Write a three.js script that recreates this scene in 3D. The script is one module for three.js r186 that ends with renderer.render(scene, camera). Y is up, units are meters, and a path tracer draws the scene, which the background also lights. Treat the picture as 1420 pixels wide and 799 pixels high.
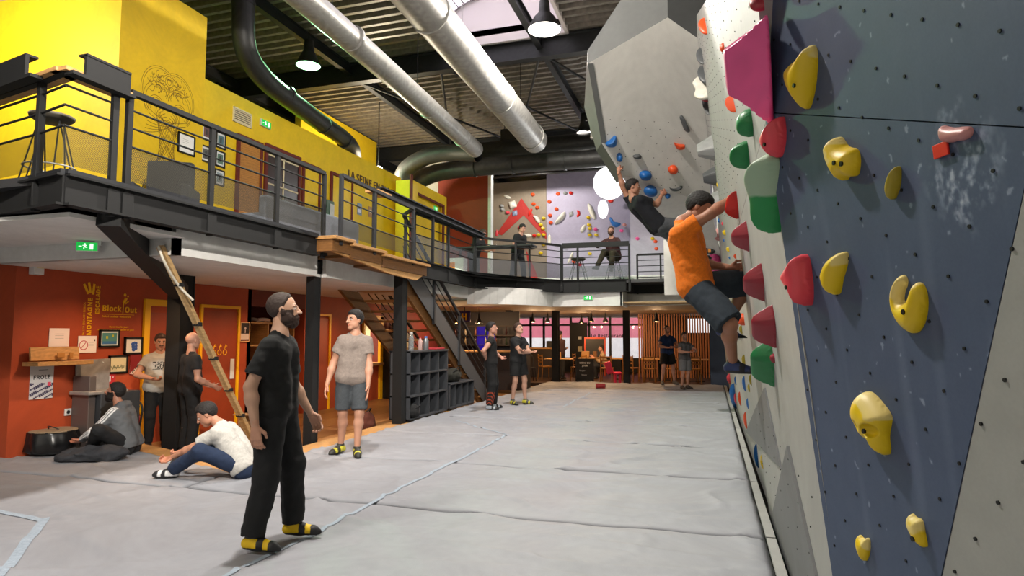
import * as THREE from 'three';
import { mergeGeometries } from 'three/addons/utils/BufferGeometryUtils.js';
import { RoundedBoxGeometry } from 'three/addons/geometries/RoundedBoxGeometry.js';
import { FontLoader } from 'three/addons/loaders/FontLoader.js';
import { TextGeometry } from 'three/addons/geometries/TextGeometry.js';
import { ImprovedNoise } from 'three/addons/math/ImprovedNoise.js';

// ------------------------------------------------------------ camera, sky, exposure
const scene = new THREE.Scene();
const camera = new THREE.PerspectiveCamera(48.84, 1420 / 799, 0.05, 200);
camera.position.set(0, 1.5, 0);
camera.rotation.order = 'YXZ';
camera.rotation.set(0.0743, 0.3021, 0);
scene.background = new THREE.Color().setRGB(3.4, 3.4, 3.6);
const renderer = new THREE.WebGLRenderer({ antialias: true });
renderer.toneMapping = THREE.LinearToneMapping;
renderer.toneMappingExposure = 1.22;
renderer.shadowMap.enabled = true;

// hall lamps: [x, y, z, candela, warm/cool colour]
const WHITE = 0xfff7ec, GREENISH = 0xa4ffb4, WARM = 0xffd0a0;
const HALL = 128;

// ------------------------------------------------------------ helpers
const V3 = THREE.Vector3;
const v3 = a => new V3(a[0], a[1], a[2]);
let seed = 7;
const rnd = () => { seed = (seed * 1664525 + 1013904223) >>> 0; return seed / 4294967296; };
const rr = (a, b) => a + (b - a) * rnd();
const nz = new ImprovedNoise();
const noise = (x, y, z) => nz.noise(x + 37.2, y + 11.7, z + 5.3);
const taken = {};
function numbered(n) { const k = taken[n] = (taken[n] ?? -1) + 1; return k ? n + '_' + String(k).padStart(3, '0') : n; }

function tex(w, h, fn, srgb = true, rx = 1, ry = 1) {
  const d = new Uint8Array(w * h * 4);
  for (let y = 0; y < h; y++) for (let x = 0; x < w; x++) {
    const c = fn(x / w, y / h, x, y), i = (y * w + x) * 4;
    d[i] = c[0]; d[i + 1] = c[1]; d[i + 2] = c[2]; d[i + 3] = c[3] ?? 255;
  }
  const t = new THREE.DataTexture(d, w, h);
  t.wrapS = t.wrapT = THREE.RepeatWrapping; t.magFilter = THREE.LinearFilter; t.minFilter = THREE.LinearFilter;
  if (srgb) t.colorSpace = THREE.SRGBColorSpace;
  t.repeat.set(rx, ry); t.needsUpdate = true;
  return t;
}
// tileable noise: blend of shifted copies
function tn(u, v, f, z = 0) {
  const a = 2 * Math.PI, r = f / a;
  return noise(Math.cos(u * a) * r + z * 3.1, Math.sin(u * a) * r + Math.cos(v * a) * r, Math.sin(v * a) * r + z);
}
const cl = (x, a = 0, b = 255) => Math.max(a, Math.min(b, x));
function mat(color, roughness = 0.8, metalness = 0, extra = {}) {
  return new THREE.MeshStandardMaterial({ color, roughness, metalness, ...extra });
}
function mottled(base, amp, size = 256, f = 8) {        // paint/cloth: grain and patches around white, tinted by material colour
  return tex(size, size, (u, v) => {
    const n = tn(u, v, f) * 0.6 + tn(u, v, f * 4, 2) * 0.5 + (rnd() - 0.5) * 0.4;
    const g = cl(base + n * amp); return [g, g, g];
  });
}
const T = {
  paint: mottled(240, 14, 256, 6),
  fabric: mottled(232, 30, 256, 16),
  dirt: mottled(238, 13, 512, 10),
};
T.paint.repeat.set(0.6, 0.6); T.fabric.repeat.set(3, 3); T.dirt.repeat.set(0.35, 0.35);
T.wood = tex(256, 256, (u, v) => {
  const g = Math.sin((v * 14 + tn(u, v, 3) * 1.4) * 6.28) * 9 + tn(u * 1, v, 30, 4) * 22 + (rnd() - 0.5) * 8;
  return [cl(226 + g), cl(222 + g), cl(214 + g)];
}); T.wood.repeat.set(0.8, 1.6);
T.metal = tex(128, 128, (u, v) => { const g = cl(225 + tn(u, v, 12) * 30 + (rnd() - .5) * 12); return [g, g, g]; });

const M = {
  mat: mat(0x9799a0, 0.62, 0, { map: T.dirt }),
  matSide: mat(0x55565a, 0.8),
  dark: mat(0x0c0c0d, 0.9),
  steel: mat(0x0b0c0e, 0.78, 0, { map: T.metal }),
  steelGrey: mat(0x222429, 0.65, 0.1, { map: T.metal }),
  galv: mat(0xb4b2ad, 0.45, 0.35, { map: T.metal }),
  galvDark: mat(0x3d3d3c, 0.5, 0.4, { map: T.metal }),
  orange: mat(0xac441d, 0.7, 0, { map: T.paint }),
  maroon: mat(0x6e241b, 0.75, 0, { map: T.paint }),
  yellow: mat(0xf0c80e, 0.6, 0, { map: T.paint }),
  yellowTrim: mat(0xf0b400, 0.5),
  white: mat(0xd9d8d5, 0.75, 0, { map: T.paint }),
  cream: mat(0xe3d3ad, 0.8, 0, { map: T.paint }),
  wood: mat(0xb98b55, 0.55, 0, { map: T.wood }),
  ply: mat(0xcf9f66, 0.6, 0, { map: T.wood }),
  brownWood: mat(0x7d5428, 0.55, 0, { map: T.wood }),
  darkWood: mat(0x2a1c14, 0.6, 0, { map: T.wood }),
  paper: mat(0xe9e7e3, 0.8),
  black: mat(0x101012, 0.6),
  plasticBlack: mat(0x151518, 0.35),
  glass: new THREE.MeshPhysicalMaterial({ color: 0xffffff, roughness: 0.02, transmission: 1, thickness: 0, ior: 1.45 }),
};
const gBox = (w, h, d, x = 0, y = 0, z = 0) => new THREE.BoxGeometry(w, h, d).translate(x, y, z);
// box from min/max corner
const span = (x0, x1, y0, y1, z0, z1) => gBox(Math.abs(x1 - x0), Math.abs(y1 - y0), Math.abs(z1 - z0), (x0 + x1) / 2, (y0 + y1) / 2, (z0 + z1) / 2);
const rBox = (w, h, d, x = 0, y = 0, z = 0, r = 0.01) => new RoundedBoxGeometry(w, h, d, 2, Math.min(r, w / 2.01, h / 2.01, d / 2.01)).translate(x, y, z);
const rspan = (x0, x1, y0, y1, z0, z1, r = 0.01) => rBox(Math.abs(x1 - x0), Math.abs(y1 - y0), Math.abs(z1 - z0), (x0 + x1) / 2, (y0 + y1) / 2, (z0 + z1) / 2, r);
function aim(g, a, b) {       // geometry built along +y, centred: put it between a and b
  const A = v3(a), B = v3(b), d = B.clone().sub(A), q = new THREE.Quaternion().setFromUnitVectors(new V3(0, 1, 0), d.clone().normalize());
  g.applyQuaternion(q); g.translate((A.x + B.x) / 2, (A.y + B.y) / 2, (A.z + B.z) / 2); return g;
}
const dist = (a, b) => Math.hypot(a[0] - b[0], a[1] - b[1], a[2] - b[2]);
const rod = (a, b, r, seg = 8, r2 = r) => aim(new THREE.CylinderGeometry(r2, r, dist(a, b), seg), a, b);
function beam(a, b, w, h) {   // rectangular bar, h kept as upright as possible
  const A = v3(a), B = v3(b), z = B.clone().sub(A), L = z.length(); z.normalize();
  let up = new V3(0, 1, 0); if (Math.abs(z.y) > 0.98) up = new V3(0, 0, 1);
  const x = up.clone().cross(z).normalize(); up = z.clone().cross(x);
  const g = new THREE.BoxGeometry(w, h, L); g.applyMatrix4(new THREE.Matrix4().makeBasis(x, up, z));
  return g.translate((A.x + B.x) / 2, (A.y + B.y) / 2, (A.z + B.z) / 2);
}
const tube = (pts, r, seg = 40, rs = 8, closed = false) => new THREE.TubeGeometry(new THREE.CatmullRomCurve3(pts.map(v3), closed, 'centripetal'), seg, r, rs, closed);
const lathe = (prof, seg = 24) => new THREE.LatheGeometry(prof.map(p => new THREE.Vector2(p[0], p[1])), seg);
// convex planar polygon plate: front face given by world points, thickness along -n
function plate(pts, n, th) {
  const P = pts.map(v3), N = v3(n).normalize(), k = P.length, pos = [], idx = [];
  const B = P.map(p => p.clone().addScaledVector(N, -th));
  const push = (a) => { pos.push(a.x, a.y, a.z); return pos.length / 3 - 1; };
  const c = new V3(); P.forEach(p => c.addScaledVector(p, 1 / k));
  const f = P.map(push); const tri = new V3().crossVectors(P[1].clone().sub(P[0]), P[2].clone().sub(P[0]));
  const flip = tri.dot(N) < 0;
  const T3 = (a, b, d) => flip ? idx.push(a, d, b) : idx.push(a, b, d);
  for (let i = 1; i < k - 1; i++) T3(f[0], f[i], f[i + 1]);
  const g = B.map(push); for (let i = 1; i < k - 1; i++) T3(g[0], g[i + 1], g[i]);
  for (let i = 0; i < k; i++) { const j = (i + 1) % k; const a = push(P[i]), b = push(P[j]), d = push(B[j]), e = push(B[i]); T3(a, d, b); T3(a, e, d); }
  const o = new THREE.BufferGeometry(); o.setAttribute('position', new THREE.Float32BufferAttribute(pos, 3)); o.setIndex(idx); o.computeVertexNormals();
  return o;
}
function boxUV(g) {           // uv in metres from the dominant axis
  const p = g.attributes.position, n = g.attributes.normal, uv = new Float32Array(p.count * 2);
  for (let i = 0; i < p.count; i++) {
    const ax = Math.abs(n.getX(i)), ay = Math.abs(n.getY(i)), az = Math.abs(n.getZ(i));
    if (ay >= ax && ay >= az) { uv[2 * i] = p.getX(i); uv[2 * i + 1] = p.getZ(i); }
    else if (ax >= az) { uv[2 * i] = p.getZ(i); uv[2 * i + 1] = p.getY(i); }
    else { uv[2 * i] = p.getX(i); uv[2 * i + 1] = p.getY(i); }
  }
  g.setAttribute('uv', new THREE.BufferAttribute(uv, 2)); return g;
}
function joinGeo(geos) {
  const L = geos.flat(3).map(g => {
    let o = g.index ? g.toNonIndexed() : g;
    if (!o.attributes.normal) o.computeVertexNormals();
    for (const k of Object.keys(o.attributes)) if (!['position', 'normal', 'color'].includes(k)) o.deleteAttribute(k);
    return o;
  });
  return boxUV(L.length > 1 ? mergeGeometries(L) : L[0]);
}
function mesh(name, geos, m, parent) {
  const g = Array.isArray(geos) ? joinGeo(geos) : (geos.attributes.uv && geos.userData.keepUV ? geos : (geos.index && geos.userData.smooth ? boxUV(geos) : joinGeo([geos])));
  const o = new THREE.Mesh(g, m); o.name = name; o.castShadow = o.receiveShadow = true;
  parent.add(o); return o;
}
const part = (name, geos, m, parent) => mesh(name, geos, m, parent);
const parts = (name, geos, m, parent) => geos.map(g => mesh(name, [g], m, parent));
function one(name, label, category, geos, m, group) {    // a thing that is one mesh
  const o = mesh(numbered(name), geos, m, scene); o.userData = { label, category }; if (group) o.userData.group = group; return o;
}
function thing(name, label, category, pos = [0, 0, 0], turn = 0, group) {
  const o = new THREE.Group(); o.name = numbered(name); scene.add(o);
  o.position.set(...pos); o.rotation.y = turn; o.userData = { label, category }; if (group) o.userData.group = group; return o;
}
function struct(name, geos, m, label) {
  const o = mesh(name, geos, m, scene); o.userData = { kind: 'structure' }; if (label) o.userData.label = label; return o;
}
function structGroup(name, label) {
  const o = new THREE.Group(); o.name = name; scene.add(o); o.userData = { kind: 'structure' }; if (label) o.userData.label = label; return o;
}
function copyOf(o, pos, turn, label) {
  const c = o.clone(); c.name = numbered(o.name.replace(/_\d{3}$/, '')); c.userData = { ...o.userData }; if (label) c.userData.label = label;
  scene.add(c); c.position.set(...pos); c.rotation.y = turn; return c;
}
const fontB = await new FontLoader().loadAsync('fonts/droid/droid_sans_bold.typeface.json');
const fontR = await new FontLoader().loadAsync('fonts/droid/droid_sans_regular.typeface.json');
function textGeo(s, size, depth = 0.004, font = fontB) {
  const g = new TextGeometry(s, { font, size, depth, curveSegments: 3, bevelEnabled: false }); g.computeBoundingBox();
  const b = g.boundingBox; return g.translate(-b.min.x, -b.min.y, 0);
}
// canvas print on a thin sheet facing +z local
function printTex(w, h, draw) {
  const c = document.createElement('canvas'); c.width = w; c.height = h; const x = c.getContext('2d'); draw(x, w, h);
  const t = new THREE.CanvasTexture(c); t.colorSpace = THREE.SRGBColorSpace; return t;
}
function sheet(w, h, t = 0.003) { const g = new THREE.BoxGeometry(w, h, t); g.userData.keepUV = true; return g; }

// ------------------------------------------------------------ signed-distance modelling
function nets(f, mn, mx, cell, slack = 1.7) {
  const n = [0, 1, 2].map(i => Math.ceil((mx[i] - mn[i]) / cell) + 2), [nx, ny, nzc] = n, F = new Float32Array(nx * ny * nzc), B = 5;
  for (let k = 0; k < nzc; k += B) for (let j = 0; j < ny; j += B) for (let i = 0; i < nx; i += B) {
    const c = f(mn[0] + (i + 2) * cell, mn[1] + (j + 2) * cell, mn[2] + (k + 2) * cell);
    const far = Math.abs(c) > B * cell * 0.9 * slack;
    for (let z = k; z < Math.min(k + B, nzc); z++) for (let y = j; y < Math.min(j + B, ny); y++) for (let x = i; x < Math.min(i + B, nx); x++)
      F[(z * ny + y) * nx + x] = far ? c : f(mn[0] + x * cell, mn[1] + y * cell, mn[2] + z * cell);
  }
  const vid = new Int32Array(nx * ny * nzc).fill(-1), pos = [], idx = [];
  const E = [[0, 1], [0, 2], [0, 4], [1, 3], [1, 5], [2, 3], [2, 6], [3, 7], [4, 5], [4, 6], [5, 7], [6, 7]];
  const off = []; for (let c = 0; c < 8; c++) off.push(((c >> 2) * ny + ((c >> 1) & 1)) * nx + (c & 1));
  for (let z = 0; z < nzc - 1; z++) for (let y = 0; y < ny - 1; y++) for (let x = 0; x < nx - 1; x++) {
    const b = (z * ny + y) * nx + x; let m = 0; for (let c = 0; c < 8; c++) if (F[b + off[c]] < 0) m |= 1 << c;
    if (m === 0 || m === 255) continue;
    let sx = 0, sy = 0, sz = 0, q = 0;
    for (const [p, r] of E) {
      if (((m >> p) & 1) === ((m >> r) & 1)) continue;
      const a = F[b + off[p]], d = F[b + off[r]], t = a / (a - d);
      sx += (p & 1) + t * ((r & 1) - (p & 1)); sy += ((p >> 1) & 1) + t * (((r >> 1) & 1) - ((p >> 1) & 1)); sz += (p >> 2) + t * ((r >> 2) - (p >> 2)); q++;
    }
    vid[b] = pos.length / 3; pos.push(mn[0] + (x + sx / q) * cell, mn[1] + (y + sy / q) * cell, mn[2] + (z + sz / q) * cell);
  }
  const quad = (a, b, c, d, fl) => { if (a < 0 || b < 0 || c < 0 || d < 0) return; fl ? idx.push(a, b, c, a, c, d) : idx.push(a, c, b, a, d, c); };
  for (let z = 1; z < nzc - 1; z++) for (let y = 1; y < ny - 1; y++) for (let x = 1; x < nx - 1; x++) {
    const b = (z * ny + y) * nx + x, s = F[b] < 0;
    if (s !== F[b + 1] < 0) quad(vid[b], vid[b - nx], vid[b - nx - nx * ny], vid[b - nx * ny], !s);
    if (s !== F[b + nx] < 0) quad(vid[b], vid[b - nx * ny], vid[b - nx * ny - 1], vid[b - 1], !s);
    if (s !== F[b + nx * ny] < 0) quad(vid[b], vid[b - 1], vid[b - 1 - nx], vid[b - nx], !s);
  }
  const g = new THREE.BufferGeometry(); g.setAttribute('position', new THREE.Float32BufferAttribute(pos, 3)); g.setIndex(idx); g.computeVertexNormals();
  // outward orientation check
  if (idx.length) { const p = g.attributes.position, q = g.attributes.normal, e = cell * 0.5; let s = 0; for (let i = 0; i < p.count; i += Math.max(1, (p.count / 40) | 0)) { const X = p.getX(i), Y = p.getY(i), Z = p.getZ(i); s += Math.sign(f(X + q.getX(i) * e, Y + q.getY(i) * e, Z + q.getZ(i) * e) - f(X - q.getX(i) * e, Y - q.getY(i) * e, Z - q.getZ(i) * e)); } if (s < 0) { for (let i = 0; i < idx.length; i += 3) { const t = idx[i]; idx[i] = idx[i + 1]; idx[i + 1] = t; } g.setIndex(idx); g.computeVertexNormals(); } }
  g.userData.smooth = true; return g;
}
const smin = (a, b, k) => { const h = Math.max(k - Math.abs(a - b), 0) / k; return Math.min(a, b) - h * h * k * 0.25; };
const dEll = (x, y, z, cx, cy, cz, rx, ry, rz) => { const a = (x - cx) / rx, b = (y - cy) / ry, c = (z - cz) / rz, k0 = Math.hypot(a, b, c), k1 = Math.hypot(a / rx, b / ry, c / rz); return k1 < 1e-9 ? -Math.min(rx, ry, rz) : k0 * (k0 - 1) / k1; };
// bones: {a, b, ra, rb, cut}
function bone(a, b, ra, rb, cut = false) { const d = new V3().subVectors(b, a), L = d.length() || 1e-6; return { ax: a.x, ay: a.y, az: a.z, dx: d.x / L, dy: d.y / L, dz: d.z / L, L, ra, rb, cut }; }
function dBone(o, x, y, z) {
  const px = x - o.ax, py = y - o.ay, pz = z - o.az; const t = px * o.dx + py * o.dy + pz * o.dz, h = Math.max(0, Math.min(o.L, t));
  const qx = px - h * o.dx, qy = py - h * o.dy, qz = pz - h * o.dz; const d = Math.sqrt(qx * qx + qy * qy + qz * qz) - (o.ra + (o.rb - o.ra) * h / o.L);
  return o.cut ? Math.max(d, t - o.L) : d;
}
function fieldOf(bones, k) { return (x, y, z) => { let d = 1e3; for (const b of bones) d = smin(d, dBone(b, x, y, z), k); return d; }; }
function boundsOf(bones, pad) {
  const mn = [1e9, 1e9, 1e9], mx = [-1e9, -1e9, -1e9];
  for (const b of bones) for (const [p, r] of [[[b.ax, b.ay, b.az], b.ra], [[b.ax + b.dx * b.L, b.ay + b.dy * b.L, b.az + b.dz * b.L], b.rb]]) for (let i = 0; i < 3; i++) { mn[i] = Math.min(mn[i], p[i] - r - pad); mx[i] = Math.max(mx[i], p[i] + r + pad); }
  return [mn, mx];
}
// ------------------------------------------------------------ lamps of the hall
function highBay(p, cd, color, label, size = 0.28, aimAt = [0, -5, 0]) {
  const t = thing('pendant_lamp', label, 'lamp', p, 0, 'high bay lamps of the hall');
  part('housing', [lathe([[0.03, 0.62], [0.1, 0.6], [0.12, 0.36], [size * 0.62, 0.26], [size, 0.02], [size - 0.012, 0.015], [size * 0.6, 0.24], [0.02, 0.33]], 28)], M.galvDark, t);
  part('suspension', [rod([0, 0.6, 0], [0, (p[0] < -9 ? 6.9 : 8.45) - p[1], 0], 0.012)], M.steel, t);
  const e = new THREE.MeshStandardMaterial({ color: 0x222222, emissive: color, emissiveIntensity: 9 });
  part('diffuser', [lathe([[0, -0.015], [size * 0.7, -0.01], [size - 0.015, 0.012], [0, 0.02]], 28)], e, t);
  const l = new THREE.SpotLight(color, cd, 0, 1.535, 0.12, 2); l.position.set(0, -0.08, 0); l.target.position.set(...aimAt); l.castShadow = true; l.shadow.radius = 9; t.add(l, l.target);
  return t;
}
highBay([-3.04, 7.6, -11.94], HALL, WHITE, 'bright white high bay lamp hanging beside the big pale duct', 0.34);
highBay([-8.59, 7.6, -12.0], HALL * 0.55, GREENISH, 'greenish high bay lamp hanging above the yellow wall');
highBay([-3.5, 7.6, -18.6], HALL * 0.6, WHITE, 'small bright lamp hanging before the far purple climbing wall', 0.24);
highBay([-3.04, 7.6, -4.4], HALL * 1.1, WHITE, 'high bay lamp over the grey mats before the climbing wall', 0.28);
highBay([-5.2, 7.6, 1.2], HALL * 0.7, WHITE, 'high bay lamp over the mats behind the viewer', 0.28);
highBay([-9.9, 6.2, -4.9], HALL * 0.27, WHITE, 'lamp under the cream ceiling lighting the yellow front wall', 0.2, [0, -3.2, -3.2]);
highBay([-6.0, 7.6, -21.8], HALL * 0.33, WHITE, 'high bay lamp over the far upper climbing floor', 0.24);

{ // floodlight on an arm above the near climbing wall, aimed at the mezzanine front
  const t = thing('floodlight', 'black floodlight on a wall arm above the near climbing panels', 'floodlight', [0.1, 5.3, -1.0]);
  part('casing', [rBox(0.3, 0.22, 0.16, 0, 0, 0, 0.02)], M.black, t); part('arm', [rod([0, 0, 0], [1.85, 0.4, 0.2], 0.025)], M.steel, t);
  part('glass', [gBox(0.012, 0.16, 0.12, -0.155, 0, 0)], new THREE.MeshStandardMaterial({ color: 0x222222, emissive: 0xfff7ec, emissiveIntensity: 8 }), t);
  const l = new THREE.SpotLight(0xfff7ec, 260, 0, 0.55, 0.5, 2); l.position.set(-0.19, 0, 0); l.target.position.set(-6.2, -2.6, -7.2); l.castShadow = true; l.shadow.radius = 4; t.add(l, l.target);
}
// ------------------------------------------------------------ floor and mats
const gFloor = structGroup('floor', 'grey vinyl landing mats laid edge to edge');
part('subfloor', [span(-14, 2, -0.5, -0.3, -30, 4)], mat(0x6a6762, 0.9, 0, { map: T.dirt }), gFloor);
function matHeight(x, z) {
  let h = noise(x * 0.7, 0, z * 0.9) * 0.016 + noise(x * 1.7, 3, z * 2.6) * 0.011 + noise(x * 3.1, 8, z * 5.5) * 0.003;
  const w = noise(x * 0.55 + 4, 7, z * 2.2); h += Math.max(0, 0.12 - Math.abs(w)) * 0.17;                // long folds across the mat
  const w2 = noise(x * 1.1 + 9, 2, z * 1.3 + x * 0.5); h += Math.max(0, 0.07 - Math.abs(w2)) * 0.24;
  return h - 0.004;
}
const waviness = (x, s) => noise(x * 0.8, s * 3.3, 0) * 0.09 + noise(x * 2.6, s * 5.1, 4) * 0.025;
// a mat between two border lines zf(x) (near) and zb(x) (far)
function matPiece(x0, x1, zf, zb, nx, nzv) {
  const pos = [], idx = [], W = nx + 3, H = nzv + 3;
  for (let j = -1; j <= nzv + 1; j++) for (let i = -1; i <= nx + 1; i++) {
    const u = Math.min(1, Math.max(0, i / nx)), v = Math.min(1, Math.max(0, j / nzv)), x = x0 + (x1 - x0) * u, z = zf(x) + (zb(x) - zf(x)) * v;
    const skirt = i < 0 || j < 0 || i > nx || j > nzv;
    const ed = Math.min(v * Math.abs(zb(x) - zf(x)), (1 - v) * Math.abs(zb(x) - zf(x)), u * (x1 - x0), (1 - u) * (x1 - x0));
    pos.push(x, skirt ? -0.28 : matHeight(x, z) - 0.022 * Math.exp(-ed / 0.02), z);
  }
  for (let j = 0; j < H - 1; j++) for (let i = 0; i < W - 1; i++) { const a = j * W + i, b = a + 1, c = a + W, d = c + 1; idx.push(a, b, c, b, d, c); }
  const g = new THREE.BufferGeometry(); g.setAttribute('position', new THREE.Float32BufferAttribute(pos, 3)); g.setIndex(idx); g.computeVertexNormals(); g.userData.smooth = true;
  return g;
}
const SEAMS = [3.2, -5.17, -7.1, -9.1, -11.05, -13.0, -15.0, -17.0, -20.3];
const gap = 0.006;
const backLeft = x => -5.85 + (x + 5.03) * 0.363;
for (let k = 0; k < SEAMS.length - 1; k++) {
  const near = x => SEAMS[k] + (k ? waviness(x, k) : 0) - (k ? gap : 0), far = x => SEAMS[k + 1] + waviness(x, k + 1) + gap;
  const len = SEAMS[k] - SEAMS[k + 1];
  part('mat', matPiece(k === 0 ? -12.5 : -5.03, 0.355, near, far, k === 0 ? 260 : 130, Math.round(len / 0.045)), M.mat, gFloor);
}
part('mat', matPiece(-9.6, -5.045, x => SEAMS[1] + waviness(x, 1) - gap, x => Math.max(backLeft(x), -7.05), 90, 36), M.mat, gFloor);
// edge strip along the wall foot, in lengths that meet the mats
const stripMat = mat(0x9c9c9a, 0.6, 0, { map: T.dirt });
for (let k = 0; k < SEAMS.length - 1; k++) part('edge_strip', [beam([0.395, -0.012 + 0.01 * (k % 2), SEAMS[k] - 0.01], [0.395, -0.012 + 0.01 * ((k + 1) % 2), SEAMS[k + 1] + 0.02], 0.066, 0.02)], stripMat, gFloor);
// hook-and-loop tape stuck on the mats
const tapeMat = mat(0xa3b1c0, 0.75, 0, { map: T.fabric });
function tape(pts, w, parent) {
  const pos = [], idx = [], P = []; for (let i = 0; i < pts.length - 1; i++) { const n = Math.ceil(Math.hypot(pts[i + 1][0] - pts[i][0], pts[i + 1][1] - pts[i][1]) / 0.05); for (let k = 0; k < n; k++) { const t = k / n; P.push([pts[i][0] + (pts[i + 1][0] - pts[i][0]) * t, pts[i][1] + (pts[i + 1][1] - pts[i][1]) * t]); } } P.push(pts[pts.length - 1]);
  P.forEach((p, i) => {
    const a = P[Math.max(0, i - 1)], b = P[Math.min(P.length - 1, i + 1)], L = Math.hypot(b[0] - a[0], b[1] - a[1]), nx = -(b[1] - a[1]) / L, nzz = (b[0] - a[0]) / L, wob = noise(i * 0.13, 5, 1) * 0.02;
    for (const s of [-1, 1]) { const x = p[0] + nx * (s * w / 2 + wob), z = p[1] + nzz * (s * w / 2 + wob); pos.push(x, matHeight(x, z) + 0.005, z); }
    if (i) { const q = 2 * i; idx.push(q - 2, q - 1, q, q - 1, q + 1, q); }
  });
  const g = new THREE.BufferGeometry(); g.setAttribute('position', new THREE.Float32BufferAttribute(pos, 3)); g.setIndex(idx); g.computeVertexNormals(); g.userData.smooth = true;
  return part('floor_tape', g, tapeMat, parent);
}
tape([[-2.95, -3.0], [-2.9, -4.3], [-2.94, -6.5], [-2.96, -9.34]], 0.042, gFloor);
tape([[-3.02, -9.36], [-3.7, -9.9], [-4.3, -10.5]], 0.04, gFloor);
tape([[-3.0, -13.2], [-3.0, -16.3]], 0.05, gFloor);
tape([[-5.27, -3.97], [-4.25, -2.96], [-3.9, -2.4]], 0.07, gFloor);
tape([[-5.22, -3.92], [-5.83, -4.0], [-6.9, -4.15]], 0.06, gFloor);
// ------------------------------------------------------------ wooden floor below the mezzanine
const FW = -0.14;
const gWood = structGroup('floor_wood', 'worn wooden floor below the mezzanine');
{
  const tones = [0x9a6f40, 0xa87b49, 0x90683c, 0xa17345].map(c => mat(c, 0.42, 0, { map: T.wood }));
  let i = 0; // boards run along the hall
  for (let x = -8.4; x < -5.4; x += 0.6) for (let z = -5.6 - ((i * 0.9) % 2.4); z > -20; z -= 2.4) {
    const zn = Math.min(z, x + 0.3 < -6.6 ? backLeft(x) - 0.02 : backLeft(Math.min(x + 0.6, -5.03)) - 0.4), zf = Math.max(z - 2.4, -20.4); if (zn - zf < 0.1) continue;
    part('floor_board', [span(x + 0.004, x + 0.596, FW - 0.03, FW, zn, zf + 0.006)], tones[(i++) % 4], gWood);
  }
  part('edge_board', [span(-5.42, -5.06, -0.13, -0.03, -5.9, -9.0)], M.ply, gWood);
  part('edge_board', [span(-5.42, -5.06, -0.13, -0.03, -9.01, -12.4)], M.ply, gWood);
  part('edge_board', [plate([[-5.06, -0.03, -5.88], [-8.15, -0.03, -7.0], [-8.15, -0.03, -7.3], [-5.06, -0.03, -6.25]], [0, 1, 0], 0.09)], M.ply, gWood);
}
struct('floor_cafe', [span(-9, 1.2, -0.4, -0.06, -20.32, -30)], mat(0x4d3421, 0.5, 0, { map: T.wood }), 'dark wooden floor of the cafe');

// ------------------------------------------------------------ lower walls
const wl = structGroup('wall_left', 'orange painted wall below the mezzanine');
const yb = -0.32, yt = 2.62;
part('wall_panel', [span(-8.5, -8.2, yb, yt, -5.65, -9.9)], M.orange, wl);
part('wall_panel', [span(-8.5, -8.2, 2.05, yt, -9.9, -11.55), span(-9.1, -8.95, yb, yt, -9.8, -11.7), span(-8.96, -8.2, yb, yt, -9.9, -9.8), span(-8.96, -8.5, yb, yt, -11.65, -11.55)], M.maroon, wl);
part('wall_panel', [span(-8.5, -8.2, yb, yt, -11.55, -13.95)], M.orange, wl);
part('wall_panel', [span(-8.5, -8.2, yb, 0.75, -13.95, -14.8), span(-8.5, -8.2, 1.92, yt, -13.95, -14.8)], M.orange, wl);
part('wall_panel', [span(-8.5, -8.2, yb, yt, -14.8, -18.5)], M.maroon, wl);
struct('wall_end_left', [span(-14, -8.5, yb, 2.62, -5.95, -5.65)], M.maroon, 'dark maroon wall return beside the orange wall');
struct('baseboard_left', [span(-9.4, -8.52, -0.05, 0.16, -5.64, -5.5)], M.white);
// kitchen behind the serving hatch
const kit = structGroup('wall_kitchen', 'lit kitchen seen through the yellow hatch');
part('wall_panel', [span(-10.4, -10.3, -0.3, 2.6, -13, -16), span(-10.4, -8.5, -0.3, 2.6, -13.1, -13), span(-10.4, -8.5, -0.3, 2.6, -16, -15.9), span(-10.4, -8.5, 2.5, 2.6, -13, -16), span(-10.4, -8.5, -0.3, -0.2, -13, -16)], M.cream, kit);

// ------------------------------------------------------------ mezzanine
const mz = structGroup('floor_mezzanine', 'steel mezzanine deck with black edge beam and white soffit');
part('deck', [span(-13.9, -5.3, 2.82, 2.9, -4.0, -7.4), span(-13.9, -6.3, 2.82, 2.9, -7.4, -14.6), span(-8.6, 0.6, 2.82, 2.9, -16.0, -29)], mat(0x3a3a3c, 0.6, 0, { map: T.paint }), mz);
part('deck', [plate([[-6.3, 2.9, -10.2], [-5.3, 2.9, -10.6], [-5.2, 2.9, -13.9], [-4.6, 2.9, -14.5], [-3.8, 2.9, -15.6], [-3.6, 2.9, -16.0], [-8.6, 2.9, -16.0], [-8.6, 2.9, -14.6], [-6.3, 2.9, -14.6]], [0, 1, 0], 0.08)], mat(0x3a3a3c, 0.6, 0, { map: T.paint }), mz);
function ibeam(a, b, h = 0.27, w = 0.12) {
  const A = v3(a), B = v3(b); const m = (dy) => [[A.x, A.y + dy, A.z], [B.x, B.y + dy, B.z]];
  return [beam(...m(h / 2 - 0.01), w, 0.02), beam(...m(-h / 2 + 0.01), w, 0.02), beam(...m(0), 0.03, h - 0.03)];
}
const EDGE = [[-14, -5.9], [-8.3, -4.55], [-5.2, -3.93], [-5.2, -7.55]];
for (let i = 0; i < 3; i++) { const a = EDGE[i], b = EDGE[i + 1]; part('edge_beam', ibeam([a[0], 2.735, a[1]], [b[0], 2.735, b[1]]), M.steel, mz); part('edge_angle', [beam([a[0], 2.885, a[1]], [b[0], 2.885, b[1]], 0.07, 0.05)], M.steelGrey, mz); }
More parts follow.
